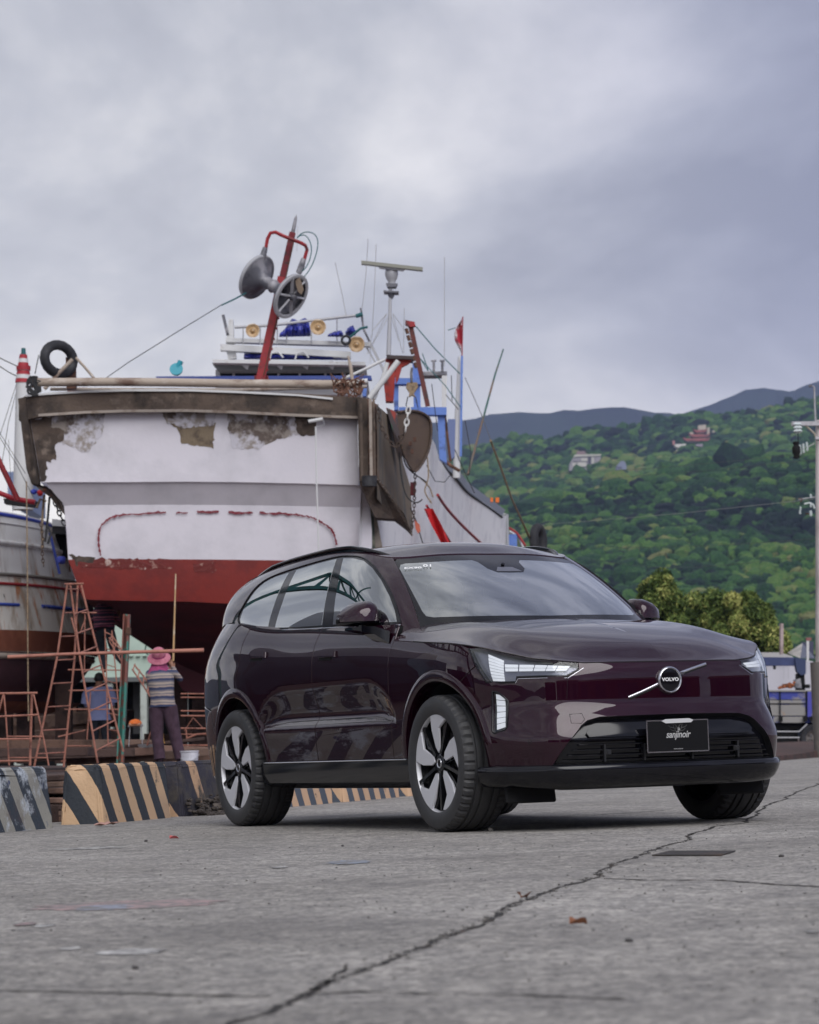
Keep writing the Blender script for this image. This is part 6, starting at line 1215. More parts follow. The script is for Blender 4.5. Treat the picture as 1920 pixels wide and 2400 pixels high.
# bushy trees behind the car bonnet
M_YG = leafy('olive_yellow_leaves', [(.2, (.035, .055, .014)), (.85, (.40, .40, .13)), (.45, (.085, .13, .034)), (.66, (.20, .25, .065))], 1.6, 'tint', 0, 0)
M_TRUNK = worn('grey_brown_bark', (.07, .055, .045), [((.035, .028, .024), .5, .6, 8)], rough=.95, bump=.6)
def bushy(px0, px1, ytops, ybase, v, seed, lab, nleaf=34000):
    rng = np.random.default_rng(seed); xs = np.linspace(px0, px1, len(ytops)); base = at((px0+px1)/2, ybase, v); root = empty('tree', (base.x, v, 0), label=lab, cat='tree', group='olive green trees behind the truck yard')
    rnd = random.Random(seed); clumps = []
    for i in range(50):
        px = rng.uniform(px0, px1); top = interp(px, xs, ytops); py = top+10+rng.random()**1.1*(ybase-top-25); r = rng.uniform(.20, .54); p = at(px, py, v+rng.uniform(-1.4, 1.4)); clumps.append((p, r))
    for i, px in enumerate(np.linspace(px0+4, px1-4, 14)):
        top = interp(px, xs, ytops); clumps.append((at(px, top+8+rng.uniform(-3, 6), v+rng.uniform(-.8, .8)), rng.uniform(.14, .32)))
    n = nleaf; w = np.array([c[1]**1.6 for c in clumps]); w /= w.sum(); ci = rng.choice(len(clumps), n, p=w); cen = np.array([c[0][:] for c in clumps])[ci]; rad = np.array([c[1] for c in clumps])[ci]
    d = rng.normal(size=(n, 3)); d /= np.linalg.norm(d, axis=1)[:, None]; p = cen+d*(rad*rng.random(n)**.38)[:, None]; a = rng.normal(size=(n, 3)); a[:, 2] += .6; a /= np.linalg.norm(a, axis=1)[:, None]; b = np.cross(a, rng.normal(size=(n, 3))); b /= np.linalg.norm(b, axis=1)[:, None]
    L = rng.uniform(.045, .10, n)[:, None]; W = L*.42; V = np.stack([p-a*L, p+b*W, p+a*L, p-b*W], 1).reshape(-1, 3).astype(np.float32); Fc = np.arange(n*4, dtype=np.int32)
    me = bpy.data.meshes.new('crown'); me.vertices.add(n*4); me.vertices.foreach_set('co', V.ravel()); me.loops.add(n*4); me.loops.foreach_set('vertex_index', Fc); me.polygons.add(n); me.polygons.foreach_set('loop_start', np.arange(0, n*4, 4, dtype=np.int32)); me.update(calc_edges=True)
    tint = np.clip(.45+.20*rng.normal(size=len(clumps)), 0, 1)[ci]+.13*rng.normal(size=n); at_ = me.attributes.new('tint', 'FLOAT', 'POINT'); at_.data.foreach_set('value', np.repeat(tint, 4).astype(np.float32))
    cr = link('crown', me, None, M_YG); cr['kind'] = 'stuff'; sub(cr, root)
    mb = MB(); c0 = Vector((base.x, v, 0)); fork = c0+Vector((0, 0, max(base.z*.55, .8))); mb.tube([c0, c0.lerp(fork, .5)+Vector((.05, 0, 0)), fork], [.16, .13, .11], 10)
    for i in range(9): q = clumps[i*5][0]; mb.tube([fork, fork.lerp(q, .55)+Vector((rnd.uniform(-.2, .2), 0, .15)), q], [.07, .045, .015], 6)
    sub(mb.build('trunk', M_TRUNK, smooth=60), root)
bushy(1490, 1600, [1475,1400,1362,1350,1348,1395,1430], 1560, 94, 1, 'tall olive tree with pale leaf tips rising beside the left door mirror')
bushy(1585, 1700, [1440,1415,1400,1410,1395,1412], 1580, 96, 2, 'middle olive tree behind the bonnet between two taller crowns')
bushy(1680, 1832, [1430,1405,1395,1400,1392,1412,1430,1460,1500], 1600, 92, 3, 'rightmost olive tree with a dark lower crown behind the headlight', 44000)
# buildings up on the hill
def hb(px, py): 
    for v in np.linspace(1500, V2, 160):
        x = (px-960)/6500*v
        if hill_z(x, v)+4 >= zof(px, py, v): return v-6
    return V2-30
zh = zz(1320, 960, 4.3125)
def Hh(L): return [zh(*p) for p in L]
def hslab(nm, L, v, th, m, root): return sub(slab(nm, Hh(L), v, th, m), root)
v = hb(1372, 1105); h1 = empty('hillside_house', tuple(at(1372, 1100, v)), label='large grey hillside house with pale bays and a flat roof, leftmost on the hill', cat='house')
M_HG = worn('weathered_grey_house_wall', (.30, .28, .30), [((.24, .22, .24), .5, .6, .05)], bump=0); M_HP = mat('pale_house_bay', (.52, .50, .44), .8); M_HD = mat('dark_house_opening', (.06, .055, .075), .8)
hslab('wall', [(65,600),(70,540),(100,490),(130,465),(380,455),(380,580),(250,600)], v, 14, M_HG, h1); hslab('roof_slab', [(100,485),(120,455),(384,450),(384,465),(130,475)], v-1, 16, M_HP, h1)
for x0, y0, x1, y1, m_ in ((95,535,135,572,M_HP),(148,530,235,575,M_HP),(185,490,245,520,M_HP),(255,480,280,560,M_HD),(290,480,312,570,M_HP),(330,480,370,560,M_HG),(140,575,250,590,M_HD),(100,522,245,530,M_HD)): hslab('window', [(x0,y0),(x1,y0),(x1,y1),(x0,y1)], v-.6, 1, m_, h1)
hslab('rooftop_room', [(140,420),(220,418),(235,450),(140,455)], v+1, 8, worn('brownish_roof_room', (.22, .15, .15), []), h1); hslab('terrace', [(60,590),(250,588),(250,612),(60,615)], v-2, 8, M_HG, h1)
v = hb(1455, 1118); h2 = empty('hillside_tower', tuple(at(1455, 1115, v)), label='narrow blue grey stepped building between the grey house and the temple', cat='building')
hslab('wall', [(540,640),(540,570),(585,520),(620,520),(640,560),(640,600),(600,610),(600,690),(530,690)], v, 10, worn('blue_grey_wall', (.20, .22, .31), []), h2)
for y in (580, 610, 640): hslab('window_band', [(545,y),(595,y),(595,y+10),(545,y+10)], v-.5, .5, M_HD, h2)
v = hb(1630, 1055); h3 = empty('hillside_temple', tuple(at(1640, 1030, v)), label='red tiered temple roof standing among the trees high on the hill', cat='temple')
M_TR = worn('dull_red_temple_roof', (.30, .085, .07), [((.2, .07, .06), .5, .6, .2)], bump=0); M_TW = mat('temple_cream', (.46, .40, .33), .8)
for x0, x1, y, hh_ in ((1225,1480,290,26),(1285,1480,248,28),(1330,1450,205,26)): hslab('roof_tier', [(x0-10,y-14),(x0+10,y),(x1-10,y),(x1+6,y-18),(x1,y+12),(x1-14,y+hh_),(x0+20,y+hh_),(x0,y+10)], v-2, 8, M_TR, h3); hslab('tier_wall', [(x0+30,y+hh_-4),(x1-30,y+hh_-4),(x1-30,y+hh_+16),(x0+30,y+hh_+16)], v, 5, M_TW, h3)
hslab('roof_finial', [(1365,160),(1445,150),(1448,200),(1370,205)], v-1, 5, M_TW, h3); hslab('side_turret', [(1460,180),(1482,178),(1482,250),(1455,255)], v-1, 4, M_TW, h3); hslab('side_turret', [(1280,230),(1315,225),(1318,270),(1285,275)], v-1, 4, M_TW, h3)
v = hb(1595, 1060); h4 = empty('hillside_hall', tuple(at(1595, 1055, v)), label='small white hall with a pink corner below the red temple', cat='building')
hslab('wall', [(1125,350),(1240,345),(1245,378),(1160,385),(1130,370)], v, 8, mat('white_hall', (.62, .58, .55), .8), h4); hslab('wall', [(1145,405),(1270,390),(1275,410),(1190,432),(1150,425)], v-2, 8, mat('cream_hall', (.55, .50, .45), .8), h4); hslab('corner_tower', [(1108,315),(1128,312),(1130,355),(1112,355)], v-1, 4, mat('pink_corner', (.45, .2, .2), .8), h4); hslab('roof', [(1165,385),(1250,375),(1262,392),(1180,405)], v-1, 6, M_HD, h4)
tag(slab('hut', Hh([(1510,212),(1530,208),(1535,228),(1512,230)]), v+60, 5, M_TW), 'tiny pale hut right of the temple', 'hut'); tag(slab('hut', Hh([(1340,350),(1410,345),(1412,375),(1345,368)]), v-4, 5, mat('mauve_hut', (.3, .25, .3), .8)), 'small mauve hut just below the temple', 'hut')
# unseen at left, added for car side reflections: moored hulls and a steel gantry
def far_hull(x, y, L, rz, c1, c2, lab, h=3.4):
    root = empty('reflection_boat', (x, y, 0), rz, label=lab, cat='fishing boat', group='unseen boats added at the left for door reflections'); mb = MB(); P = []
    for i in range(16):
        t = i/15; w = 2.2*(1-t**3)+.05; s = .9*t**2; P.append([(t*L, -w*k, z+s*(z > 1)) for k, z in ((.25, .2), (.75, .9), (.95, 1.8), (1.05, h))]+[(t*L, w*k, z+s*(z > 1)) for k, z in ((1.05, h), (.95, 1.8), (.75, .9), (.25, .2))])
    mb.grid(P, 16, 8); mb.add(P[0], [tuple(range(8))]); mb.build('hull', worn('quay_hull'+lab[:4], c1, [((c1[0]*.4, c1[1]*.4, c1[2]*.4), .5, .6, .9)], bump=0), root)
    mb = MB(); mb.box((L*.3, 0, h+1.2), (L*.3, 2.6, 2.4), bev=.1); mb.build('wheelhouse', worn('quay_house'+lab[:4], c2, [], bump=0), root); mb = MB(); mb.tube([(L*.25, 0, h+2), (L*.25, 0, h+7)], .08, 8); mb.build('mast', M_OFFW, root); return root
far_hull(-13, 24, 15, R(118), (.05, .10, .14), (.5, .5, .5), 'dark green hulled boat lying left of the picture beside the slip'); far_hull(-22, 30, 17, R(112), (.11, .02, .02), (.5, .48, .46), 'red hulled boat lying far left beyond the picture edge'); far_hull(-30, 20, 17, R(120), (.04, .05, .10), (.45, .45, .45), 'navy hulled boat moored farthest left of the picture')  # dark hulls added to block low sky in the door reflections
M_TL = worn('dark_teal_steel', (.010, .075, .075), [((.02, .03, .03), .5, .65, 4)], rough=.6)
gt = empty('lattice_gantry', (-11, 24, 0), label='dark teal steel lattice gantry standing left of the picture, mirrored in the car windows', cat='gantry')
for (a, b, w) in (((-13.5,17,0),(-13.5,17,8.0),.3),((-8.8,28.5,0),(-8.8,28.5,8.0),.3),((-13.5,17,8),(-8.8,28.5,8),.42),((-13.5,17,6.4),(-8.8,28.5,6.4),.3),((-15.5,17.8,7.2),(-10.8,29.3,7.2),.25)):
    mb = MB(); mb.beam(a, b, w, w); sub(mb.build('gantry_beam', M_TL), gt)
for i in range(11):
    a = Vector((-13.5, 17, 6.4)).lerp(Vector((-8.8, 28.5, 6.4)), i/11); b = Vector((-13.5, 17, 8)).lerp(Vector((-8.8, 28.5, 8)), (i+1)/11); mb = MB(); mb.beam(a, b, .15, .15); mb.beam(b, Vector((-15.5, 17.8, 7.2)).lerp(Vector((-10.8, 29.3, 7.2)), i/11), .13, .13); sub(mb.build('lattice_brace', M_TL), gt)
for q in ((-12.3, 20, 8), (-10.2, 25, 8)): mb = MB(); mb.beam(q, (q[0]+2.2, q[1]-2.0, 10.4), .16, .16); mb.tube([(q[0]+2.2, q[1]-2.0, 10.4), (q[0]+1.9, q[1]-1.6, 7.0), (q[0]+1.0, q[1]-.9, 6.2)], .07, 6); sub(mb.build('gantry_arm', M_TL), gt)

# unseen behind the camera: sheds and hills added as dark reflections in nose and doors
def shed(x, y, w, d, h, rz, c, lab):
    root = empty('reflection_shed', (x, y, 0), R(rz), label=lab, cat='building', group='unseen sheds added behind the viewer for reflections'); mb = MB(); mb.box((0, 0, h/2), (w, d, h)); mb.build('wall', worn('shed_wall'+lab[:5], c, [((c[0]*.5, c[1]*.5, c[2]*.5), .5, .65, .5)], bump=0), root)
    mb = MB(); mb.prism([(-d/2-.4, 0), (d/2+.4, 0), (0, 1.4)], w+.8, Matrix.Translation((-w/2-.4, 0, h)) @ Matrix(((0, 0, 1, 0), (1, 0, 0, 0), (0, 1, 0, 0), (0, 0, 0, 1)))); mb.build('roof', M_RUST, root)
    for i in range(4):
        mb = MB(); mb.box((-w*.36+i*w*.24, d/2+.03, h*.38), (w*.12, .08, h*.6)); mb.build('door', M_HD, root)
shed(27, -13, 26, 7, 4.4, 52, (.16, .07, .05), 'brick red shed across the quay behind the viewer'); shed(38, 9, 18, 7, 3.8, 74, (.08, .085, .09), 'slate grey shed across the quay behind the viewer'); shed(7, -27, 22, 8, 5.2, 12, (.20, .18, .15), 'tan shed across the quay behind the viewer'); shed(-18, -30, 22, 8, 4.6, -20, (.07, .10, .10), 'dull green shed across the quay behind the viewer')
mb = MB(); P = []
for i in range(81):
    a = R(100)+R(235)*i/80; rr = 1500; P.append([(math.cos(a)*rr, math.sin(a)*rr, -5), (math.cos(a)*(rr+250), math.sin(a)*(rr+250), 45+28*math.sin(i*.31)+14*math.sin(i*.9)), (math.cos(a)*(rr+600), math.sin(a)*(rr+600), -5)])
mb.grid(P, 81, 3); tag(fix_normals(mb.build('reflection_hills', M_MTN, smooth=60)), kind='structure')  # hill ring added for a dark band in the car's reflections
# ================================================================ CAR
def car_paint():
    m = bpy.data.materials.new('plum_car_paint'); m.use_nodes = True; nt = m.node_tree; b = nt.nodes['Principled BSDF']
    nz = N(nt, 'ShaderNodeTexNoise'); nz.inputs['Scale'].default_value = 900; nz.inputs['Detail'].default_value = 1
    tc = N(nt, 'ShaderNodeTexCoord'); nt.links.new(tc.outputs['Object'], nz.inputs['Vector'])
    mx = N(nt, 'ShaderNodeMix', data_type='RGBA'); mx.inputs[6].default_value = (.0085, .0007, .0040, 1); mx.inputs[7].default_value = (.028, .0034, .0135, 1)
    nt.links.new(nz.outputs[0], mx.inputs[0]); nt.links.new(mx.outputs[2], b.inputs['Base Color'])
    b.inputs['Metallic'].default_value = .35; b.inputs['Roughness'].default_value = .34; b.inputs['Specular IOR Level'].default_value = .0
    b.inputs['Coat Weight'].default_value = 1; b.inputs['Coat Roughness'].default_value = .012; b.inputs['Coat IOR'].default_value = 1.54
    return m
def glass_mat(name, tint, refl, rough=.0, film=None):
    m = bpy.data.materials.new(name); m.use_nodes = True; nt = m.node_tree; nt.nodes.clear()
    o = N(nt, 'ShaderNodeOutputMaterial'); t = N(nt, 'ShaderNodeBsdfTransparent'); t.inputs[0].default_value = (*tint, 1)
    g = N(nt, 'ShaderNodeBsdfGlossy'); g.inputs['Roughness'].default_value = rough; g.inputs[0].default_value = (.97, 1.0, .99, 1)
    lw = N(nt, 'ShaderNodeLayerWeight'); lw.inputs[0].default_value = .5
    mr = N(nt, 'ShaderNodeMapRange'); mr.inputs[1].default_value = 0; mr.inputs[2].default_value = 1; mr.inputs[3].default_value = refl; mr.inputs[4].default_value = 1
    pw = N(nt, 'ShaderNodeMath', operation='POWER'); pw.inputs[1].default_value = 2.5
    nt.links.new(lw.outputs['Facing'], pw.inputs[0]); nt.links.new(pw.outputs[0], mr.inputs[0])
    mx = N(nt, 'ShaderNodeMixShader'); nt.links.new(mr.outputs[0], mx.inputs[0]); nt.links.new(t.outputs[0], mx.inputs[1]); nt.links.new(g.outputs[0], mx.inputs[2])
    nt.links.new(mx.outputs[0], o.inputs[0]); return m
PAINT = car_paint()
M_BLK = mat('gloss_black_trim', (.004, .004, .006), .10, spec=.45)
M_SAT = mat('satin_black_plastic', (.012, .012, .014), .45)
M_DRK = mat('matte_black_lining', (.004, .004, .005), .9)
M_CHR = mat('bright_metal_trim', (.62, .62, .65), .18, 1)
M_RUB = worn('tyre_rubber', (.030, .030, .032), [((.050, .049, .048), .45, .8, 6)], rough=.58, bump=.08, bscale=120)
M_ALU = mat('machined_alloy', (.66, .66, .69), .38, .25)
M_RIMB = mat('gloss_black_alloy', (.010, .010, .012), .2, .3, coat=.6)
M_GLS = glass_mat('side_privacy_glass', (.05, .055, .06), .36)
M_WSC = glass_mat('windscreen_glass', (.46, .50, .49), .44)
M_LMP = glass_mat('lamp_cover_glass', (.93, .94, .96), .04)
M_LED = mat('led_segment_light', (.42, .44, .47), .3, emit=(.93, .96, 1.0), estr=.20)
M_HSG = mat('lamp_reflector_grey', (.17, .175, .21), .3, .5)
M_SEAT = mat('cream_seat_leather', (.55, .52, .48), .6)
M_CABIN = mat('dark_cabin_lining', (.03, .03, .034), .8)
M_DASH = mat('grey_dashboard', (.10, .10, .11), .6)
M_PLATE = mat('black_plate_enamel', (.004, .004, .005), .6, spec=.2)
M_PTXT = mat('grey_plate_lettering', (.42, .42, .42), .5)
M_PDRK = mat('dark_grey_plate_emblem', (.045, .045, .045), .5)
M_STK = mat('white_sticker_print', (.85, .85, .85), .5)

def poly_in(P, pts):
    x = pts[:, 0]; y = pts[:, 1]; ins = np.zeros(len(pts), bool); n = len(P)
    for i in range(n):
        x0, y0 = P[i-1]; x1, y1 = P[i]
        c = ((y0 > y) != (y1 > y)); 
        with np.errstate(divide='ignore', invalid='ignore'): xi = (x1-x0)*(y-y0)/(y1-y0)+x0
        ins ^= c & (x < xi)
    return ins
def poly_dist(P, pts):
    d = np.full(len(pts), 1e9); n = len(P)
    for i in range(n):
        a = np.array(P[i-1]); b = np.array(P[i]); ab = b-a; t = np.clip(((pts-a)@ab)/max(ab@ab, 1e-12), 0, 1)
        d = np.minimum(d, np.hypot(*(pts-(a+t[:, None]*ab)).T))
    return d
def smooth_line(P, n=6):
    f = cspline(np.cumsum([0]+[math.hypot(b[0]-a[0], b[1]-a[1]) for a, b in zip(P, P[1:])]), P)
    T = sum(math.hypot(b[0]-a[0], b[1]-a[1]) for a, b in zip(P, P[1:])); k = n*(len(P)-1)
    return [tuple(f(T*i/k)) for i in range(k+1)]
def patch(name, surf, outline, material, parent, holes=(), step=.03, sc=(1, 1), off=0, flange=.012, gap=0, flip=False, extra=None):
    """surface panel: outline/holes in the 2-D domain of surf, scaled by sc to metres; edges folded inwards by flange"""
    S = lambda P: [(p[0]*sc[0], p[1]*sc[1]) for p in P]
    out2 = dens(S(outline), step); hs = [dens(S(h), step) for h in holes]
    area = sum(out2[i-1][0]*out2[i][1]-out2[i][0]*out2[i-1][1] for i in range(len(out2)))
    if area < 0: out2 = out2[::-1]
    if gap: out2 = inset(out2, gap)
    hh = []
    for h in hs:
        a = sum(h[i-1][0]*h[i][1]-h[i][0]*h[i-1][1] for i in range(len(h)))
        hh.append(h if a > 0 else h[::-1])
    if gap: hh = [inset(h, -gap) for h in hh]
    A = np.array(out2); lo = A.min(0); hi = A.max(0)
    gx = np.arange(lo[0]+step*.5, hi[0], step); gz = np.arange(lo[1]+step*.5, hi[1], step)
    pts = np.array([(x, z) for x in gx for z in gz]) if len(gx) and len(gz) else np.zeros((0, 2))
    if extra is not None: pts = np.vstack([pts, np.array(S(extra))])
    if len(pts):
        k = poly_in(out2, pts) & (poly_dist(out2, pts) > step*.45)
        for h in hh: k &= ~poly_in(h, pts) & (poly_dist(h, pts) > step*.45)
        pts = pts[k]
    V = [Vector(p) for p in out2]; E = [(i, (i+1) % len(out2)) for i in range(len(out2))]
    for h in hh:
        b = len(V); V += [Vector(p) for p in h]; E += [(b+i, b+(i+1) % len(h)) for i in range(len(h))]
    nb = len(V); V += [Vector(p) for p in pts]
    vo, eo, fo, *_ = geometry.delaunay_2d_cdt(V, E, [], 1, 1e-6)
    C = np.array([[sum(vo[i][0] for i in f)/3, sum(vo[i][1] for i in f)/3] for f in fo])
    k = poly_in(out2, C)
    for h in hh: k &= ~poly_in(h, C)
    fo = [f for f, q in zip(fo, k) if q]
    P = []; NN = []
    for v in vo:
        a, b = v[0]/sc[0], v[1]/sc[1]; p = surf(a, b); e = 2e-3
        da = surf(a+e, b)-surf(a-e, b); db = surf(a, b+e)-surf(a, b-e)
        n = np.cross(da, db); L = np.linalg.norm(n); n = n/L if L > 1e-12 else np.array([0, 0, 1.])
        P.append(p); NN.append(n)
    P = np.array(P); NN = np.array(NN)
    # orient normals away from the car's middle
    cen = np.array([-1.6, 0, .7]); f0 = np.sign(((P-cen)*NN).sum(1).mean()) or 1
    if flip: f0 = -f0
    NN = NN*f0; P = P+NN*off
    verts = [tuple(p) for p in P]; nor = [tuple(n) for n in NN]; faces = []
    for f in fo:
        a, b, c = (P[i] for i in f); n = np.cross(b-a, c-a)
        faces.append(tuple(f) if n@NN[f[0]] > 0 else tuple(f)[::-1])
    if flange:
        cnt = {}
        for f in faces:
            for i in range(3):
                e = (f[i], f[(i+1) % 3]); cnt[e] = 1
        for (a, b) in list(cnt):
            if (b, a) in cnt: continue
            pa, pb, na, nb_ = P[a], P[b], NN[a], NN[b]
            t = pb-pa; o = np.cross(t, na); L = np.linalg.norm(o); o = o/L if L > 1e-9 else na
            i = len(verts); r = .0022
            verts += [tuple(pa), tuple(pb), tuple(pb+o*r*.3-nb_*r), tuple(pa+o*r*.3-na*r), tuple(pb-nb_*flange), tuple(pa-na*flange)]
            m1 = o*.6+na*.8; 
            nor += [tuple(na), tuple(nb_), tuple(m1), tuple(m1), tuple(o), tuple(o)]
            faces += [(i, i+3, i+2, i+1), (i+3, i+5, i+4, i+2)]
    me = bpy.data.meshes.new(name); me.from_pydata(verts, [], faces)
    for p in me.polygons: p.use_smooth = True
    me.normals_split_custom_set_from_vertices(nor)
    return link(name, me, parent, material)
def rib(name, surf, line, w, off, material, parent, h=.002, sc=(1, 1), n=4, build=True, mb=None, closed=False):
    """narrow strip following a 2-D line on a surface"""
    L = line if n <= 1 else smooth_line(line, n)
    mb = mb or MB(); P = []
    for i, (a, b) in enumerate(L):
        p = surf(a, b); e = 2e-3
        nn = np.cross(surf(a+e, b)-surf(a-e, b), surf(a, b+e)-surf(a, b-e)); nn = nn/(np.linalg.norm(nn)+1e-12)
        if nn@(p-np.array([-1.6, 0, .7])) < 0: nn = -nn
        q = surf(*L[min(i+1, len(L)-1)])-surf(*L[max(i-1, 0)]); q = q/(np.linalg.norm(q)+1e-12); s = np.cross(q, nn)
        w_ = w if not isinstance(w, (list, tuple)) else w[0]+(w[1]-w[0])*i/(len(L)-1)
        P.append([p+nn*(off-.004)-s*w_/2, p+nn*off-s*w_/2, p+nn*(off+h)-s*w_*.25, p+nn*(off+h)+s*w_*.25, p+nn*off+s*w_/2, p+nn*(off-.004)+s*w_/2])
    mb.grid(P, len(P), 6)
    return mb.build(name, material, parent, smooth=60) if build else mb

CAR = empty('suv', label='dark plum SUV with glossy paint parked across the asphalt in the foreground', cat='car')
CAR.rotation_euler = (0, 0, PI/2-2.6987)
_c, _s = math.cos(CAR.rotation_euler.z), math.sin(CAR.rotation_euler.z)
CAR.location = (_c*-13.77-_s*7.616, _s*-13.77+_c*7.616, 0)

RA = .475; AZ = .375; RX = -2.985
def SX(pts): return [(-s_of_x(x), z) for x, z in pts]            # right side
def MIR(pts): return [(-a, b) for a, b in pts]
def arch_pts(cx, a0, a1, r=RA, n=22):
    """points along the wheel opening; angle measured from straight up, + forward"""
    o = []
    for i in range(n+1):
        t = a0+(a1-a0)*i/n; o.append((cx+r*math.sin(t), AZ+r*math.cos(t)))
    return o
HL = [(-1.265,.994),(-1.167,.877),(-1.101,.805),(-.914,.798),(-.914,.824),(-.601,.818),(-.526,.856),(-.525,.8868)]
zf = lambda s: zfl(s)
def hoodline(s0, s1, n=10): return [(s0+(s1-s0)*i/n, zf(s0+(s1-s0)*i/n)) for i in range(n+1)]
GAPL = [(-1.190,.8905),(-1.33,.803)]
# inner dark shell under all the panels
def shell_under():
    P = []
    for i in range(130):
        s = SMAX*i/129*.999; x = float(plan(s)[0]); col = []
        top = min(zf(s) if x > -.57 else zbelt(x), 1.30)-.02
        for j in range(14):
            z = .30+(top-.30)*j/13; p = F(s, z); q = plan(s)
            col.append(p)
        P.append(col)
    for sg in (-1, 1):
        mb = MB(); G_ = []
        for i, col in enumerate(P):
            r = []
            for p in col:
                c = np.array([p[0]*.975-.03 if abs(p[0]) < 9 else p[0], p[1]*.955*sg, p[2]]); r.append(c)
            G_.append(r)
        # cut away round the wheels
        vs = [tuple(p) for r in G_ for p in r]; fs = []
        for i in range(129):
            for j in range(13):
                q = [(i*14+j), (i+1)*14+j, (i+1)*14+j+1, i*14+j+1]
                if any(min(math.hypot(vs[k][0]-cx, vs[k][2]-AZ) for cx in (0, RX)) < RA+.02 for k in q): continue
                if abs(vs[q[0]][1]) < .80 and vs[q[0]][0] > .5 and .33 < vs[q[0]][2] < .62: continue
                fs.append(q)
        mb.add(vs, fs); yield mb
uo = MB()
for mb in shell_under(): uo.add(mb.v, mb.f)
uo.build('inner_shell', M_UND, CAR)

# --- front bumper and nose panel, one piece from arch to arch
def bumper_half():
    o = hoodline(-.0, -.525, 6)                                 # from centre to lamp tip
    o += [HL[6], HL[5], HL[4], HL[3], HL[2]]+[(-1.1670,.877),(-1.187,.8905)]+[GAPL[1]]
    ap = [p for p in arch_pts(0, .46, 1.5) ]                    # down the front of the opening
    ap = [p for p in ap if p[1] < .80 and p[1] > .36]
    o += SX(ap)+[(-s_of_x(.478), .352), (-.9, .345), (-.70, .343)]
    return o
bh = bumper_half(); b_out = bh+[(0, .343)]+[(-a, b) for a, b in bh[::-1]][:-1]
GR = [(-.698,.350),(-.618,.462),(-.540,.556),(-.505,.580),(-.434,.597),(-.2,.600),(0,.601)]; GR = GR+[(-a, b) for a, b in GR[::-1]][1:]
DRL = [(-1.064,.752),(-1.03,.748),(-.990,.720),(-.968,.700),(-.963,.560),(-.978,.545),(-1.050,.527),(-1.064,.54)]
patch('front_bumper', F, b_out, PAINT, CAR, holes=[GR, DRL, MIR(DRL)], step=.026, gap=.0015, flange=.02)
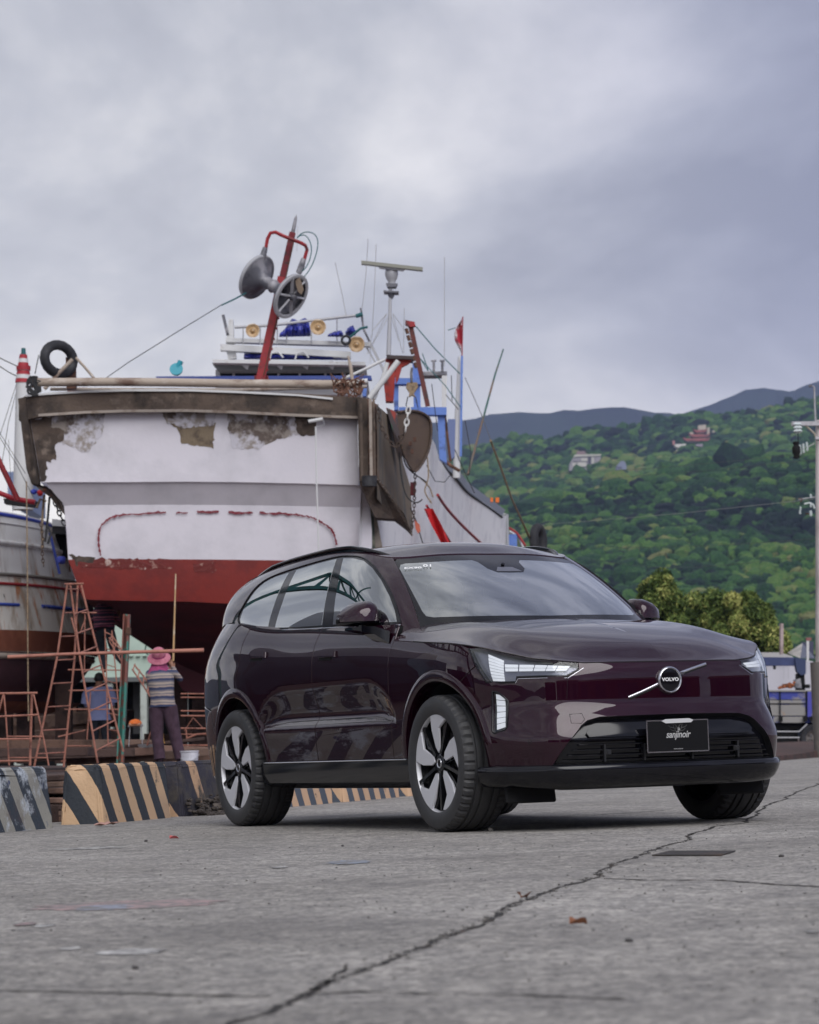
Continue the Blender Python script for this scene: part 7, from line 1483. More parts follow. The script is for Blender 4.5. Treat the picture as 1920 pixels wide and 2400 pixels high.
for sg in (1, -1):
    m_ = (lambda P: P) if sg == 1 else MIR
    sd_ = 'right' if sg == 1 else 'left'
    # fender: from lamp back to the door
    fen = [(-1.194,.8915),(-1.265,.994)]+hoodline(-1.265, -S_HOOD, 12)[1:]+SX([(-.600,.99),(-.615,.6),(-.63,.405),(-.455,.405)])
    fen = fen+SX([p for p in arch_pts(0, -1.55, .46) if p[1] > .41])+[(-1.335,.800)]
    patch('front_fender', F, m_(fen), PAINT, CAR, step=.026, gap=.0022)
    # doors
    top = lambda x: zbelt(x)-.012
    d1 = SX([(-.572,1.078),(-.585,1.16),(-.60,top(-.6)),(-1.1,top(-1.1)),(-1.66,top(-1.66)),(-1.695,1.1),(-1.71,.9),(-1.72,.405),(-.635,.405),(-.62,.6),(-.605,.99)])
    patch('front_door', F, m_(d1), PAINT, CAR, step=.026, gap=.0022, extra=m_(SX([(x, z) for x in np.linspace(-1.69, -.65, 34) for z in (.598, .604, .612, .625, .64, .655)])))
    rg = [(-2.80,top(-2.80)),(-2.855,1.16),(-2.885,1.02),(-2.925,.93)]
    ra = [p for p in arch_pts(RX, .12, 1.52, r=RA+.045)]
    d2 = SX([(-1.668,top(-1.67)),(-2.2,top(-2.2))]+rg+[(p[0], p[1]) for p in ra if p[1] > .42]+[(-2.44,.405),(-1.728,.405),(-1.718,.9),(-1.703,1.1)])
    patch('rear_door', F, m_(d2), PAINT, CAR, step=.026, gap=.0022, extra=m_(SX([(x, z) for x in np.linspace(-2.48, -1.74, 26) for z in (.598, .604, .612, .625, .64, .655)])))
    # rear quarter
    rb = arch_pts(RX, -1.25, 1.50)
    qo = SX([(-2.808,top(-2.81)),(-3.1,top(-3.1)),(-3.5,top(-3.5))])+[(-SMAX+.42,1.30),(-SMAX+.42,.80),(-SMAX+1.0,.80),(-s_of_x(-3.50),.76)]
    qo += SX([p for p in arch_pts(RX, -1.20, 1.53) if p[1] < 5][0:1]+[p for p in arch_pts(RX, -1.20, 1.53)][1:])
    qo += SX([(-2.455,.405)]+[p for p in arch_pts(RX, 1.50, .12, r=RA+.041) if p[1] > .42]+[(-2.930,.93),(-2.892,1.02),(-2.862,1.16)])
    patch('rear_quarter_panel', F, m_(qo), PAINT, CAR, step=.028, gap=.0022)
    # rear bumper side
    rbp = [(-s_of_x(-3.505),.752)]+[(-SMAX+1.0,.792),(-SMAX,.792),(-SMAX,.30),(-SMAX+.8,.30),(-s_of_x(-3.44),.34)]+SX([p for p in arch_pts(RX, -1.60, -1.24)])
    patch('rear_bumper', F, m_(rbp), PAINT, CAR, step=.03, gap=.002)
    tg = [(-SMAX+.41,.80),(-SMAX,.80),(-SMAX,1.30),(-SMAX+.41,1.30)]
    patch('tailgate', F, m_(tg), PAINT, CAR, step=.04, gap=.001)
    # arch lips: rolled band + inner return
    for cx, a0, a1 in ((0, -1.60, 1.62), (RX, -1.62, 1.55)):
        mb = MB(); G_ = []
        for i in range(49):
            t = a0+(a1-a0)*i/48; row = []
            for r, o_ in ((RA+.040, -.001), (RA+.034, .004), (RA+.012, .009), (RA-.012, .008), (RA-.022, .002), (RA-.025, -.03), (RA-.022, -.09)):
                x = cx+r*math.sin(t); z = AZ+r*math.cos(t); s = s_of_x(x); p = F(s, z); row.append((p[0], (p[1]+o_)*-sg, p[2]))
            G_.append(row)
        mb.grid(G_, len(G_), 7); fix_normals(mb.build('wheel_arch_lip', PAINT, CAR, smooth=50))
        # liner
        mb = MB(); G_ = []
        for i in range(33):
            t = -1.75+3.5*i/32; G_.append([(cx+(RA-.02)*math.sin(t), -sg*y, AZ+(RA-.02)*math.cos(t)) for y in (.90, .60, .55)]+[(cx, -sg*.55, AZ)])
        mb.grid(G_, len(G_), 4); mb.build('wheel_well', M_DRK, CAR)
    # sill
    mb = MB(); G_ = []
    for i in range(40):
        x = -.42-(2.60-.42)*i/39; s = s_of_x(x); y0 = F(s, .42)[1]
        G_.append([(x, -sg*y, z) for y, z in ((y0-.03, .415), (y0+.002, .405), (y0+.012, .395), (y0+.008, .33), (y0-.01, .275), (y0-.06, .25), (y0-.20, .235))])
    mb.grid(G_, 40, 7); mb.build('side_sill', M_BLK, CAR)
    mb = MB(); mb.tube([((-.44-(2.12)*i/20), -sg*(F(s_of_x(-.44-2.12*i/20), .42)[1]+.012), .402) for i in range(21)], .0035, 6)
    mb.build('sill_trim', M_CHR, CAR)
    # headlamp
    HLt = [HL[0]]+hoodline(-1.265, -.525, 10)[1:]+HL[:0:-1][1:]
    lamp = patch('headlight', F, m_(HLt), M_HSG, CAR, step=.03, off=-.035, flange=0, gap=.002)
    patch('lens', F, m_(HLt), M_LMP, lamp, step=.03, off=-.0005, flange=0, gap=.003)
    Bl = lambda q, u, v: (q[0][0]*(1-u)*(1-v)+q[1][0]*u*(1-v)+q[2][0]*u*v+q[3][0]*(1-u)*v, q[0][1]*(1-u)*(1-v)+q[1][1]*u*(1-v)+q[2][1]*u*v+q[3][1]*(1-u)*v)
    cq = [(-1.128,.963),(-1.008,.925),(-.989,.803),(-1.066,.806)]
    for k in range(8):
        v0, v1 = k/8+.010, (k+1)/8-.014
        patch('led_segment', F, m_([Bl(cq, 0, v0), Bl(cq, 1, v0), Bl(cq, 1, v1), Bl(cq, 0, v1)]), M_LED, lamp, step=.05, off=-.016, flange=.008)
    bq = [(-.999,.904),(-.566,.879),(-.597,.850),(-.989,.859)]
    for k in range(5):
        for j in range(2):
            u0, u1 = k/5+.010, (k+1)/5-.012; v0, v1 = j/2+.06, (j+1)/2-.06
            patch('led_segment', F, m_([Bl(bq, u0, v0), Bl(bq, u1, v0), Bl(bq, u1, v1), Bl(bq, u0, v1)]), M_LED, lamp, step=.06, off=-.016, flange=.008)
    if sg == 1: rib('bonnet_shut_line', F, [(a, zfl(a)+.0015) for a in np.linspace(-1.9, 1.9, 90)], .007, .0005, M_UND, CAR, h=.0005, n=1)
    # black surround of the lamp
    rib('headlight_surround', F, m_([(-1.265,.9925),(-1.167,.877),(-1.103,.804),(-1.0,.798),(-.916,.797),(-.912,.8235),(-.75,.821),(-.603,.8165),(-.528,.851)]), .012, .001, M_BLK, CAR, n=1)
    rib('headlight_edge_trim', F, m_([(-.918,.7915),(-.903,.814),(-.75,.812),(-.592,.808),(-.50,.858)]), .004, .0015, M_CHR, CAR, n=1)
    # vertical running light
    d = patch('running_light', F, m_(DRL), M_BLK, CAR, step=.03, off=-.02, flange=0)
    patch('lens', F, m_(DRL), M_LMP, d, step=.04, off=-.002, flange=0, gap=.003)
    dq = [(-1.048,.738),(-.992,.728),(-.984,.560),(-1.038,.546)]
    for k in range(6):
        patch('led_segment', F, m_([Bl(dq, 0, k/6+.01), Bl(dq, 1, k/6+.01), Bl(dq, 1, (k+1)/6-.014), Bl(dq, 0, (k+1)/6-.014)]), M_LED, d, step=.05, off=-.010, flange=.008)
    rib('running_light_surround', F, m_(DRL+[DRL[0]]), .010, .001, M_BLK, CAR, n=1)
    # flush door handles
    for hx, hz in ((-1.475, 1.045), (-2.56, 1.088)):
        q = [(hx+.12, hz-.024), (hx+.115, hz+.012), (hx-.08, hz+.022), (hx-.115, hz+.012), (hx-.12, hz-.018)]
        h = patch('door_handle', F, m_(SX(q)), PAINT, CAR, step=.03, off=.016, flange=.018)
        patch('handle_recess', F, m_(SX([(hx+.06, hz-.040), (hx+.05, hz-.022), (hx-.12, hz-.016), (hx-.125, hz-.035)])), M_UND, CAR, step=.03, off=.002, flange=.002)
    # side glass
    DLO = [(-2.90,.015),(-2.83,.17),(-2.80,.36),(-2.86,.60),(-3.00,.79),(-3.25,.905),(-3.65,.945),(-4.3,.945),(-5.0,.915),(-5.7,.87),(-6.2,.815),(-6.52,.735),(-6.72,.60),(-6.86,.40),(-7.0,.20),(-7.10,.02),(-7.02,-.055),(-6.6,-.06),(-6.1,-.055),(-5.2,-.03),(-4.2,-.015),(-3.3,-.005)]
    GSC = (.6, .47)
    base = patch('window_frame', G, m_(DLO), M_BLK, CAR, step=.05, sc=GSC, off=.002, flange=.006)
    w1 = [(-2.99,.03),(-2.92,.15),(-2.895,.35),(-2.95,.58),(-3.09,.76),(-3.32,.868),(-3.72,.902),(-4.19,.905),(-4.42,.6),(-4.68,.3),(-4.90,.0)]
    w2 = [(-5.12,-.005),(-4.93,.3),(-4.72,.6),(-4.50,.90),(-5.1,.870),(-5.62,.828),(-5.68,.60),(-5.78,.3),(-5.93,-.03)]
    w3 = [(-6.08,-.035),(-5.95,.3),(-5.86,.58),(-5.80,.805),(-6.15,.775),(-6.44,.695),(-6.62,.57),(-6.76,.38),(-6.90,.19),(-6.98,.02),(-6.95,-.035)]
    for w in (w1, w2, w3): patch('side_window', G, m_(w), M_GLS if w is not w1 else M_GLS, CAR, step=.05, sc=GSC, off=.0045, flange=.004)
    rib('window_trim', G, m_(DLO[:17]), .009, .005, M_CHR if False else M_BLK, CAR, h=.004, n=3)
    rib('belt_trim', G, m_([(-2.92,-.012),(-3.8,-.025),(-4.6,-.035),(-5.3,-.045),(-6.1,-.07),(-6.7,-.075),(-7.0,-.07)]), .010, .004, M_CHR, CAR, h=.003, n=3)
    # greenhouse paint: pillar band around the glass
    gh = [(-2.515,-.17),(-2.455,0),(-2.375,.25),(-2.305,.5),(-2.235,.75),(-2.185,.93),(-2.17,1.0),(-3,1.0),(-4,1.0),(-5,1.0),(-6,1.0),(-7,1.0),(-8,1.0),(-9,1.0),(-9.25,1.0),(-9.3,.5),(-9.3,-.03),(-8,-.03),(-7.3,-.03),(-7.16,-.07),(-7,-.08),(-6.1,-.075),(-5.2,-.05),(-4.2,-.035),(-3.4,-.045),(-2.95,-.10),(-2.85,-.17)]
    patch('roof_pillar_side', G, m_(gh), PAINT, CAR, holes=[m_(DLO)], step=.032, sc=GSC, flange=.004, off=0)
    patch('rear_window', G, m_([(-9.3,0),(-11,0),(-11,.92),(-9.3,.92)]), M_GLS, CAR, step=.06, sc=GSC, off=.002)
    # roof rail
    rl = MB(); pts = []
    for i in range(40):
        x = -1.40-2.07*i/39; P = ROOF(g_inv(x, float(_gt(g_inv(x, 1.6, 5, 1)[0])[2]), 5, 1)[0], .06)
        lift = .036*min(1, min(i, 39-i)/7)**.6-.006
        pts.append((P[0], -sg*(abs(P[1])-.002), P[2]+lift))
    rl.tube(pts, .0125, 8)
    rl.grid([[(p[0], p[1]-sg*-.006, p[2]), (p[0], p[1]+sg*.006, p[2]-.05)] for p in pts], 40, 2); rl.build('roof_rail', M_BLK, CAR)
# --- hood, roof, windscreen


def half_grid(name, surf, a1, mat_, n, m, off=0, tmap=lambda t: t):
    """full-width panel from a (edge coordinate, inward) surface, smooth over the centre line"""
    V = []; NN = []; FC = []
    for sg in (-1, 1):
        b = len(V)
        for i in range(n+1):
            a = a1*i/n*sg
            for j in range(m+1):
                t = tmap(j/m); aa = a if abs(a) > 1e-4 else 1e-4*sg; e = 1e-3
                t0 = max(t-e, 1e-5); t1 = min(t+e, .999)
                p = surf(aa, min(t, 1)); da = surf(aa+e*sg, min(t, .995))-surf(aa, min(t, .995)); db = surf(aa, t1)-surf(aa, t0)
                nn = np.cross(da, db)*sg; L = np.linalg.norm(nn); nn = nn/L if L > 1e-12 else np.array([0, 0, 1.])
                if nn[2] < 0: nn = -nn
                V.append(tuple(p+nn*off)); NN.append(tuple(nn))
        for i in range(n):
            for j in range(m):
                q = (b+i*(m+1)+j, b+(i+1)*(m+1)+j, b+(i+1)*(m+1)+j+1, b+i*(m+1)+j+1)
                FC.append(q)
    # average normals of coincident points on the centre line
    key = {}
    for i, v in enumerate(V):
        if abs(v[1]) < 1e-4: NN[i] = (NN[i][0], 0, NN[i][2])
    # folded edge
    for sg in (0, 1):
        b = sg*(n+1)*(m+1)
        for i in range(n):
            k0 = b+i*(m+1); k1 = b+(i+1)*(m+1); q = len(V)
            for k in (k0, k1): V.append(V[k]); NN.append(tuple(np.array(NN[k])*.5+np.array([.3, 0, -.2])))
            for k in (k1, k0): V.append(tuple(np.array(V[k])-np.array(NN[k])*.016)); NN.append(NN[k])
            FC.append((q, q+1, q+2, q+3))
    fixed = []
    for f in FC:
        a, b_, c = (np.array(V[k]) for k in f[:3]); nn = np.cross(b_-a, c-a)
        if np.linalg.norm(nn) < 1e-12: a, b_, c = (np.array(V[k]) for k in (f[0], f[2], f[3])); nn = np.cross(b_-a, c-a)
        fixed.append(f if nn@np.array(NN[f[0]]) >= 0 else f[::-1])
    me = bpy.data.meshes.new(name); me.from_pydata(V, [], fixed)
    for p in me.polygons: p.use_smooth = True
    me.normals_split_custom_set_from_vertices(NN)
    return link(name, me, CAR, mat_)
HOODG = lambda s, t: HOOD(s, t)+np.array([0, 0, .0035])
half_grid('bonnet', HOODG, S_HOOD, PAINT, 70, 34, tmap=lambda t: t**1.35)
half_grid('roof', ROOF, 9.3, M_BLK if False else PAINT, 60, 24, off=.004, tmap=lambda t: t**1.3)
half_grid('rear_roof_edge', lambda c, t: ROOF(9.3+(abs(c))*1.7/1.7*(1 if True else 1), t)*np.array([1, np.sign(c) if c else 1, 1]), 1.7, PAINT, 8, 12, off=.002)
WSO = [(-2.50,-.15),(-2.44,.0),(-2.36,.25),(-2.29,.5),(-2.22,.75),(-2.17,.93),(-2.05,.975),(-1.2,.985),(0,.985)]; WSO = WSO+[(-a, b) for a, b in WSO[::-1]][1:]
WSI = [(-2.08,.06),(-2.22,.08),(-2.25,.14),(-2.24,.4),(-2.22,.62),(-2.19,.79),(-2.08,.86),(-1.9,.885),(-1.2,.875),(-.47,.877),(-.40,.84),(-.36,.72),(-.25,.655),(0,.65)]
WSI = WSI+[(-a, b) for a, b in WSI[::-1]][1:]+[(0,.03)]
GSW = (.36, .80)
patch('windscreen_border', G, WSO, M_BLK, CAR, holes=[WSI], step=.05, sc=GSW, off=-.001)
ws = patch('windscreen', G, WSI, M_WSC, CAR, step=.05, sc=GSW, off=-.0005, flange=0)
patch('camera_window', G, [(-.24,.675),(-.14,.745),(.14,.745),(.24,.675)], M_HSG, ws, step=.05, sc=GSW, off=.002, flange=.002)
patch('camera_housing', G, [(-.36,.70),(-.25,.655),(.25,.655),(.36,.70),(.40,.84),(.46,.875),(-.46,.875),(-.40,.84)], M_CABIN, ws, step=.05, sc=GSW, off=-.03, flange=.0)
def surf_frame(surf, a, b, off=.002):
    p = surf(a, b); e = 2e-3; da = surf(a+e, b)-surf(a-e, b); db = surf(a, b+e)-surf(a, b-e); n = np.cross(da, db); n /= np.linalg.norm(n)
    if n@(p-np.array([-1.6, 0, .7])) < 0: n = -n
    z = np.array([0, 0, 1.]); up = z-n*(z@n); up /= np.linalg.norm(up); x = np.cross(up, n); p = p+n*off
    return Matrix(((x[0], up[0], n[0], p[0]), (x[1], up[1], n[1], p[1]), (x[2], up[2], n[2], p[2]), (0, 0, 0, 1)))
text_obj('sticker_print', 'EX90', .032, .0004, M_STK, CAR, surf_frame(G, -1.84, .775, .008), xs=1.5, bold=.0006)
text_obj('sticker_print', '01', .048, .0004, M_STK, CAR, surf_frame(G, -1.46, .795, .008), xs=1.25, bold=.0008)
mb = MB()
for i in range(30):
    pass
rib('cowl_seal', HOOD, [(S_HOOD*.985*(1 if True else 1), .02+.9*i/8) for i in range(9)], .01, .001, M_SAT, CAR, n=1)

# --- nose details
GRI = [(-.675,.356),(-.600,.462),(-.528,.540),(-.490,.560),(-.434,.574),(-.2,.577),(0,.578)]; GRI = GRI+[(-a, b) for a, b in GRI[::-1]][1:]
g = patch('grille', F, GR, M_BLK, CAR, step=.04, off=-.040, flange=0)
def wall(name, outline, o0, o1, m, parent, surf=F, n=1):
    mb = MB(); rows = []; L = dens(outline, .03)
    for a, b in L:
        p = surf(a, b); e = 2e-3; nn = np.cross(surf(a+e, b)-surf(a-e, b), surf(a, b+e)-surf(a, b-e)); nn /= np.linalg.norm(nn)
        if nn@(p-np.array([-1.6, 0, .7])) < 0: nn = -nn
        rows.append([p+nn*o0, p+nn*o1])
    mb.grid(rows, len(rows), 2, closed=True); return mb.build(name, m, parent, smooth=40)
wall('grille_surround', GR, .001, -.042, M_SAT, g)
patch('grille_upper_panel', F, [(-.50,.492),(-.515,.520),(-.50,.545),(-.434,.562),(-.2,.566),(.2,.566),(.434,.562),(.50,.545),(.515,.520),(.50,.492)], M_BLK, g, step=.04, off=-.018, flange=.02)
for z, a in ((.475, .52), (.448, .56), (.420, .59), (.392, .62), (.366, .65)):
    rib('grille_bar', F, [(-a, z), (-a/2, z), (0, z), (a/2, z), (a, z)], .010, -.022, M_BLK, g, h=.008, n=5)
for y in (-.42, -.19, .10, .40):
    b_ = MB(); p = F(y, .405); b_.box((p[0]-.024, p[1], .405), (.03, .010, .09)); b_.build('grille_divider', M_SAT, g)
for y in (-.40, .39):
    b_ = MB(); p = F(y, .405); b_.box((p[0]-.018, p[1], .408), (.02, .036, .030), bev=.004); b_.tube([(p[0]-.008, p[1], .408), (p[0]-.004, p[1], .408)], .010, 12); b_.build('parking_sensor', M_SAT, g)
# splitter
for_ = []
P = []
for i in range(81):
    s = -1.165+2.33*i/80; p = plan(abs(s)); e = 1e-3; q = plan(abs(s)+e)-plan(max(abs(s)-e, 0)); q /= np.hypot(*q); n = np.array([q[1], -q[0]]); sg = -1 if s < 0 else 1
    if abs(s) < 1e-6: n = np.array([1., 0])
    row = []
    k = 1-sstep(.95, 1.165, abs(s))*.3
    for d, z in ((-.03, .352), (.006, .351), (.018, .345), (.025, .332), (.025, .312), (.018, .285), (-.002, .250), (-.03, .228), (-.16, .215)):
        w = p+n*(d*k); row.append((w[0], sg*w[1], z+.016*sstep(.6, 1.1, abs(s))*(1 if z < .3 else 0)))
    P.append(row)
mb = MB(); mb.grid(P, 81, 9); fix_normals(mb.build('front_splitter', M_BLK, CAR, smooth=50))
for sg in (-1, 1):
    mb = MB(); mb.box((.50, sg*.66, .20), (.025, .30, .10), rot=Matrix.Rotation(R(-12), 3, 'Y'), bev=.008); mb.build('air_deflector', M_DRK, CAR)
    rib('tow_eye_cover', F, [(sg*-.597, .615), (sg*-.53, .617), (sg*-.520, .585), (sg*-.540, .565), (sg*-.593, .568), (sg*-.597, .615)], .003, .0003, M_UND, CAR, h=.0004, n=1) if sg == 1 else None
    c = [(sg*-.819+.0105*math.cos(k*PI/8), .477+.0105*math.sin(k*PI/8)) for k in range(17)]
    rib('parking_sensor', F, c, .0025, .0003, M_UND, CAR, h=.0004, n=1)
rib('nose_seam', F, [(-.598, .812), (-.600, .76), (-.605, .70)], .0025, .0003, M_UND, CAR, h=.0003, n=2)
# emblem
Mx = Matrix(((0, 0, 1, 0), (1, 0, 0, 0), (0, 1, 0, 0), (0, 0, 0, 1)))
ex = float(F(0, .784)[0])
def EM(y, z, x=ex): return Matrix.Translation((x, y, z)) @ Mx
mb = MB(); mb.lathe([(.058, .010), (.060, .020), (.065, .024), (.070, .022), (.073, .012), (.074, .0)], 48, EM(.007, .784)); emb = mb.build('emblem', M_CHR, CAR, smooth=60)
mb = MB(); mb.lathe([(0, .017), (.03, .0175), (.059, .015), (.060, .004)], 40, EM(.007, .784)); mb.build('emblem_disc', M_BLK, emb, smooth=60)
mb = MB(); mb.box((ex+.016, .081, .818), (.008, .024, .014)); mb.build('emblem_arrow', M_CHR, emb)
text_obj('emblem_lettering', 'VOLVO', .026, .0012, M_STK, emb, EM(.007, .7855, ex+.0195), xs=1.15, bold=.0006, spacing=1.05)
for line in ([(-.245, .6955), (-.16, .725), (-.062, .763)], [(.075, .818), (.16, .842), (.262, .868)]):
    rib('emblem_bar', F, line, .016, .001, M_CHR, emb, h=.004, n=6)
    rib('emblem_bar_shadow', F, [(a+.004, b-.011) for a, b in line], .006, .0005, M_UND, emb, h=.001, n=6)
# licence plate
px_ = float(F(0, .5)[0])+.022
pl = MB(); pl.box((px_, -.012, .483), (.012, .375, .165), bev=.003); plate = pl.build('licence_plate', M_PLATE, CAR)
mb = MB()
for a, b in (((-.20, .4), (-.20, .566)), ((.176, .4), (.176, .566)), ((-.20, .566), (.176, .566)), ((-.20, .4), (.176, .4))):
    mb.beam((px_+.004, a[0], a[1]), (px_+.004, b[0], b[1]), .0045, .006)
mb.build('plate_frame', M_CHR, plate)
mb = MB(); mb.prism([(-.11, .563), (-.085, .573), (.06, .575), (.085, .565), (.07, .553), (-.085, .551)], .006, Matrix.Translation((px_+.004, 0, 0)) @ Mx); mb.build('plate_clip', mat('pale_plate_clip', (.55, .55, .56), .4), plate)
text_obj('plate_lettering', 'sanjinoir', .052, .0006, M_PTXT, plate, Matrix.Translation((px_+.0066, -.012, .490)) @ Mx, shear=.28, bold=.0007, xs=.86, spacing=.97)
text_obj('plate_small_print', 'www.sanjinoir', .010, .0004, M_PTXT, plate, Matrix.Translation((px_+.0066, -.012, .415)) @ Mx, xs=1.0)
mb = MB()
for sg in (-1, 1):
    for ln in ([(.012, .508), (.022, .525), (.030, .550)], [(.022, .525), (.045, .530), (.058, .540)], [(.012, .508), (.034, .512), (.048, .524)], [(.012, .520), (.008, .535), (.020, .548)]):
        mb.tube([(px_+.0064, -.012+sg*a, b) for a, b in ln], [.0022, .0018, .0008], 5)
mb.build('plate_emblem', M_PDRK, plate)
mb = MB()
for dy in (0, .007): mb.tube([(px_+.0068, -.012+a+dy, b) for a, b in ((.000, .511), (.004, .518), (.001, .524), (.004, .531-.3*dy))], [.002, .0022, .0018, .0006], 5)
mb.build('plate_flame', M_PTXT, plate)

# --- mirrors
for sg in (-1, 1):
    secs = [(1.072,-1.080,-1.025,1.205,1.240,.5),(1.060,-1.072,-.985,1.195,1.262,.8),(1.03,-1.068,-.935,1.190,1.288,1),(.99,-1.066,-.905,1.186,1.315,1),(.94,-1.064,-.890,1.184,1.332,1),(.90,-1.062,-.893,1.186,1.334,1),(.878,-1.060,-.905,1.194,1.325,1),(.870,-1.058,-.93,1.205,1.305,1)]
    up_, lo_ = [], []
    for y, xb, xf, z0, z1, k in secs:
        zs = 1.210; ru = []; rl = []
        for i in range(13):
            t = PI*i/12; zc = zs; ru.append((xb+(xf-xb)*math.sin(t)**.55*(1 if i not in (0, 12) else 0), sg*y, zc+(z1-zc)*(1-2*i/12) if False else zc+(z1-zc)*max(math.cos(t/2), 0)**.55))
        ru = [(xb, sg*y, z1-.006)]+[(xb+(xf-xb)*min(1, math.sin(PI/2*i/9)**.7), sg*y, zs+(z1-zs)*math.cos(PI/2*i/9)**.55) for i in range(10)]
        rl = [(xf-.004, sg*y, zs-.003)]+[(xf-.004+(xb-xf)*(i/6)**2.2, sg*y, zs-.003-(zs-z0)*math.sin(PI/2*i/6)) for i in range(1, 7)]+[(xb, sg*y, zs+.02)]
        up_.append(ru); lo_.append(rl)
    mb = MB(); mb.grid(up_, len(up_), 11); mb.add([up_[-1][i] for i in range(11)]+[(-1.058, sg*.870, 1.21)], [tuple(range(12))])
    mir = fix_normals(mb.build('door_mirror', PAINT, CAR, smooth=55))
    mb = MB(); mb.grid(lo_, len(lo_), 8); mb.add([lo_[-1][i] for i in range(8)], [tuple(range(8))]); mb.build('mirror_base', M_BLK, mir, smooth=55)
    mb = MB(); rim = [(y, z) for y, *_r4 in secs for z in ()]
    gl = [(1.065, 1.222), (1.05, 1.255), (.99, 1.303), (.90, 1.318), (.88, 1.225), (.90, 1.200), (1.02, 1.202)]
    mb.prism([(a*sg, b) for a, b in gl], .006, Matrix.Translation((-1.070, 0, 0)) @ Mx); mb.build('mirror_glass', M_CHR, mir)
    mb = MB(); mb.tube([(-.98, sg*.95, 1.195), (-.98, sg*.95, 1.165)], .035, 12)
    arm = [[(-1.04, sg*1.035, 1.160), (-.94, sg*1.03, 1.160), (-.94, sg*1.03, 1.174), (-1.04, sg*1.035, 1.174)],
           [(-1.04, sg*.99, 1.150), (-.90, sg*.99, 1.150), (-.90, sg*.99, 1.178), (-1.04, sg*.99, 1.178)],
           [(-.96, sg*.955, 1.135), (-.78, sg*.965, 1.128), (-.77, sg*.965, 1.172), (-.97, sg*.955, 1.174)],
           [(-.82, sg*.93, 1.08), (-.62, sg*.948, 1.066), (-.63, sg*.935, 1.135), (-.84, sg*.915, 1.140)]]
    mb.grid(list(zip(*arm)), 4, 4, closed=True); mb.add(arm[0], [(0, 1, 2, 3)]); mb.build('mirror_arm', M_BLK, mir, smooth=25)
    # quarter trim by the pillar foot
    patch('mirror_sail', G, [(sg*2.98, .02), (sg*2.89, .20), (sg*2.82, .16), (sg*2.88, .01)], M_BLK, CAR, step=.05, sc=(.6, .47), off=.007, flange=.006)

# --- cabin
mb = MB(); mb.box((-1.9, 0, .66), (3.0, 1.5, .5)); mb.box((-3.3, 0, 1.0), (.9, 1.45, .4)); mb.build('cabin_floor', M_CABIN, CAR)
mb = MB(); mb.grid([[(-.60-.12*abs(y), y, 1.14) if k == 0 else ((-.80, y, 1.155-.02*abs(y)) if k == 1 else ((-.92, y, 1.12) if k == 2 else (-.98, y, .95))) for k in range(4)] for y in np.linspace(-.74, .74, 9)], 9, 4); mb.build('dashboard', M_DASH, CAR, smooth=60)
mb = MB(); mb.tube([(-.93-.055*math.sin(a), .38+.185*math.cos(a), 1.09+.17*math.sin(a)) for a in np.linspace(0, 2*PI, 25)[:-1]], .014, 8, closed=True)
mb.box((-.93, .38, 1.08), (.03, .34, .04)); mb.box((-.90, .38, 1.05), (.06, .12, .09), bev=.02); mb.build('steering_wheel', M_CABIN, CAR)
def seat(x, y, w=.50):
    a = MB(); prof = [(-.02, .80), (-.10, 1.0), (-.17, 1.2), (-.215, 1.32), (-.22, 1.36)]
    G_ = []
    for dx, z in prof:
        k = w*(1 if z < 1.1 else 1-(z-1.1)*.5); G_.append([(x+dx+f, y+k/2*g_, z) for g_, f in ((-1, -.04), (-1, .04), (-.7, .05), (-.45, .02), (.45, .02), (.7, .05), (1, .04), (1, -.04))])
    a.grid(list(zip(*G_)), 8, 5, closed=True); t = G_[-1]; a.add(t, [tuple(range(8))])
    o = a.build('seat', M_SEAT, CAR, smooth=50)
    b = MB(); b.box((x-.215, y, 1.465), (.085, .26, .17), bev=.035); b.tube([(x-.215, y-.06, 1.35), (x-.215, y-.06, 1.42)], .008, 6); b.tube([(x-.215, y+.06, 1.35), (x-.215, y+.06, 1.42)], .008, 6); b.build('headrest', M_SEAT, o)
    c = MB(); c.box((x+.22, y, .86), (.52, w, .14), bev=.04); c.build('seat_cushion', M_SEAT, o)
for x, y in ((-1.55, -.38), (-1.55, .38), (-2.45, -.42), (-2.45, 0.0), (-2.45, .42)): seat(x, y, .50 if y else .36)
mb = MB(); mb.box((-1.05, 0, 1.47), (.03, .24, .06), bev=.012); mb.tube([(-1.05, 0, 1.49), (-1.0, 0, 1.55)], .012, 6); mb.build('rear_view_mirror', M_BLK, CAR)
# --- underbody
mb = MB(); mb.box((-1.5, 0, .285), (2.0, 1.66, .09)); mb.box((-1.5, 0, .34), (4.6, 1.05, .16)); mb.box((.50, 0, .31), (.5, 1.30, .14)); mb.box((-3.6, 0, .38), (.8, 1.3, .18))
mb.tube([(0, -.72, .36), (0, .72, .36)], .04, 8); mb.tube([(RX, -.72, .36), (RX, .72, .36)], .05, 8)
for x in (0, RX):
    for sg in (-1, 1): mb.beam((x-.3, sg*.35, .30), (x, sg*.70, .24), .05, .04); mb.beam((x+.3, sg*.35, .30), (x, sg*.70, .24), .05, .04)
mb.build('underbody', M_DRK, CAR)

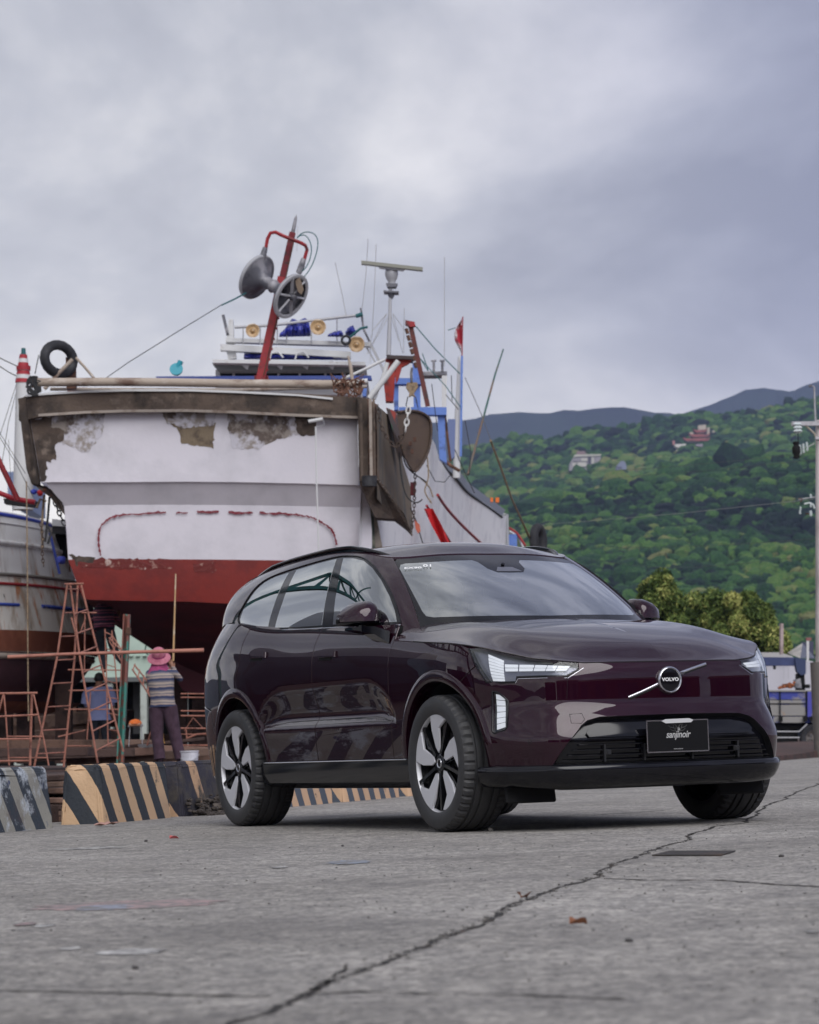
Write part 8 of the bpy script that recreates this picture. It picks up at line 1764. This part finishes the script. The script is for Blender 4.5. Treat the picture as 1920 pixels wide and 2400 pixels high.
# --- wheels
def tyre():
    mb = MB(); n = 96; W = .1335
    # profile across the tread: (y from outer face, radius); grooves sunk
    prof = [(.004, .268), (-.002, .275), (-.008, .290), (-.011, .312), (-.010, .336), (-.004, .355), (.006, .367), (.016, .3725), (.034, .3745)]
    tre = [(.050, .375), (.053, .365), (.063, .365), (.066, .3755), (.092, .376), (.095, .3655), (.106, .3655), (.109, .376), (.1335, .3762)]
    half = prof+tre; full = half+[(2*W-y, r) for y, r in half[::-1]][1:]
    k = len(full); P = []
    for i in range(n*2):
        a = 2*PI*i/(n*2); row = []
        for j, (y, r) in enumerate(full):
            rr = r
            if (i % 4) == 0 and (6 <= j <= 9 or k-10 <= j <= k-7): rr = r-.010
            row.append((rr*math.sin(a), y, rr*math.cos(a)))
        P.append(row)
    mb.grid(P, n*2, k, closed=True); return mb
WSP = [(-.33,.945),(-.31,.66),(-.17,.30),(-.06,.205),(.03,.29),(.035,.72),(.33,.885)]
def wheel(x, sg):
    w = bpy.data.objects.new('wheel', None); COL.objects.link(w); w.parent = CAR; w.location = (x, sg*.972, .3765); w.empty_display_size = .1
    if sg > 0: w.rotation_euler = (0, 0, PI)
    # local: y = +inwards
    t = tyre().build('tyre', M_RUB, w, smooth=22); fix_normals(t)
    mb = MB(); Mr = Matrix(((1, 0, 0, 0), (0, 0, 1, 0), (0, -1, 0, 0), (0, 0, 0, 1)))  # lathe axis z -> y
    mb.lathe([(.272, .002), (.280, .0), (.282, .006), (.281, .014)], 64, Mr); mb.lathe([(.2715, .002), (.266, .010), (.262, .030)], 64, Mr); fix_normals(mb.build('rim_lip', M_ALU, w, smooth=40))
    mb = MB(); mb.lathe([(.262, .030), (.255, .06), (.235, .10), (.235, .20), (.255, .24), (.27, .25)], 64, Mr); mb.build('rim_barrel', M_RIMB, w, smooth=60)
    mb = MB(); mb.lathe([(0.0, .075), (.17, .075), (.17, .095), (0, .095)], 40, Mr); mb.build('brake_disc', mat('brake_disc_steel', (.18, .17, .17), .4, .9) if 'brake_disc_steel' not in MATS else MATS['brake_disc_steel'], w, smooth=40)
    mb = MB(); mb.lathe([(.0, .11), (.235, .11)], 40, Mr); mb.build('wheel_backing', M_DRK, w)
    mb = MB(); mb.box((.10, .085, .09), (.07, .06, .16), rot=Matrix.Rotation(R(35), 3, 'Y')); mb.build('brake_caliper', M_SAT, w)
    sl = MB(); bk = MB(); Rr = .271
    arc = [(Rr*math.sin(a), Rr*math.cos(a)) for a in np.linspace(math.atan2(.27, .905), -math.atan2(.31, .955), 8)]
    poly = [(a*Rr, b*Rr) for a, b in WSP[:-1]]+[(WSP[-1][0]*Rr*1.02, WSP[-1][1]*Rr*1.02)]+[p for p in arc[1:-1]]
    for k in range(5):
        rot = Matrix.Rotation(-2*PI*k/5+R(4), 4, 'Y')
        # outer face toward -y : map poly (x,z), extrude along -y
        def place(pts, y0, y1, bev, mbx):
            n = len(pts); ins = inset(pts, bev) if sum(pts[i-1][0]*pts[i][1]-pts[i][0]*pts[i-1][1] for i in range(n)) > 0 else inset(pts[::-1], bev)
            base = pts if sum(pts[i-1][0]*pts[i][1]-pts[i][0]*pts[i-1][1] for i in range(n)) > 0 else pts[::-1]
            dish = lambda q: .022*(1-min(math.hypot(*q)/.27, 1))**1.0
            vs = [Vector((a, y1, b)) for a, b in base]+[Vector((a, y0+.006+dish((a, b)), b)) for a, b in base]+[Vector((a, y0+dish((a, b)), b)) for a, b in ins]
            fs = []
            for r in range(2):
                for i in range(n): fs.append((r*n+i, r*n+(i+1) % n, (r+1)*n+(i+1) % n, (r+1)*n+i))
            fs.append(tuple(2*n+i for i in range(n)))
            mbx.add([rot @ v for v in vs], fs)
        a = MB(); place(poly, .004, .022, .0035, a); fix_normals(a.build('spoke', M_ALU, w, smooth=20))
        wide = [(-.10, .20), (-.36, .80), (-.36, .93), (-.2, .97), (.2, .97), (.33, .90), (.10, .70), (.07, .22), (0, .1)]
        place([(p*Rr, q*Rr) for p, q in wide], .024, .055, .006, bk)
        bk.beam(rot @ Vector((.02, .03, .05)), rot @ Vector((.115, .022, .235)), .020, .03, up=(0, 1, 0))
    fix_normals(bk.build('rim_backing', M_RIMB, w, smooth=25))
    mb = MB(); mb.lathe([(0, .018), (.045, .018), (.052, .024), (.056, .05)], 32, Mr); hub = mb.build('hub', M_RIMB, w, smooth=30)
    mb = MB(); mb.lathe([(.020, .0175), (.0225, .0145), (.026, .0145), (.028, .018)], 28, Mr); mb.build('hub_cap_ring', M_CHR, hub, smooth=60)
for x in (0, RX):
    for sg in (-1, 1): wheel(x, sg)
# ================================================================ air
mb = MB(); mb.box((0, 1500, 420), (9000, 8400, 860)); hz = mb.build('haze', mat('tmp_haze', (1, 1, 1)), smooth=0)
hm = bpy.data.materials.new('pale_air'); hm.use_nodes = True; nt = hm.node_tree; nt.nodes.clear(); o_ = N(nt, 'ShaderNodeOutputMaterial'); pv = N(nt, 'ShaderNodeVolumePrincipled')
pv.inputs['Color'].default_value = (.50, .60, 1.0, 1); pv.inputs['Density'].default_value = 1.2e-4; pv.inputs['Anisotropy'].default_value = .2; nt.links.new(pv.outputs[0], o_.inputs['Volume'])
hz.data.materials.clear(); hz.data.materials.append(hm); tag(hz, 'thin bluish haze in the air before the far hills', 'haze', kind='stuff')
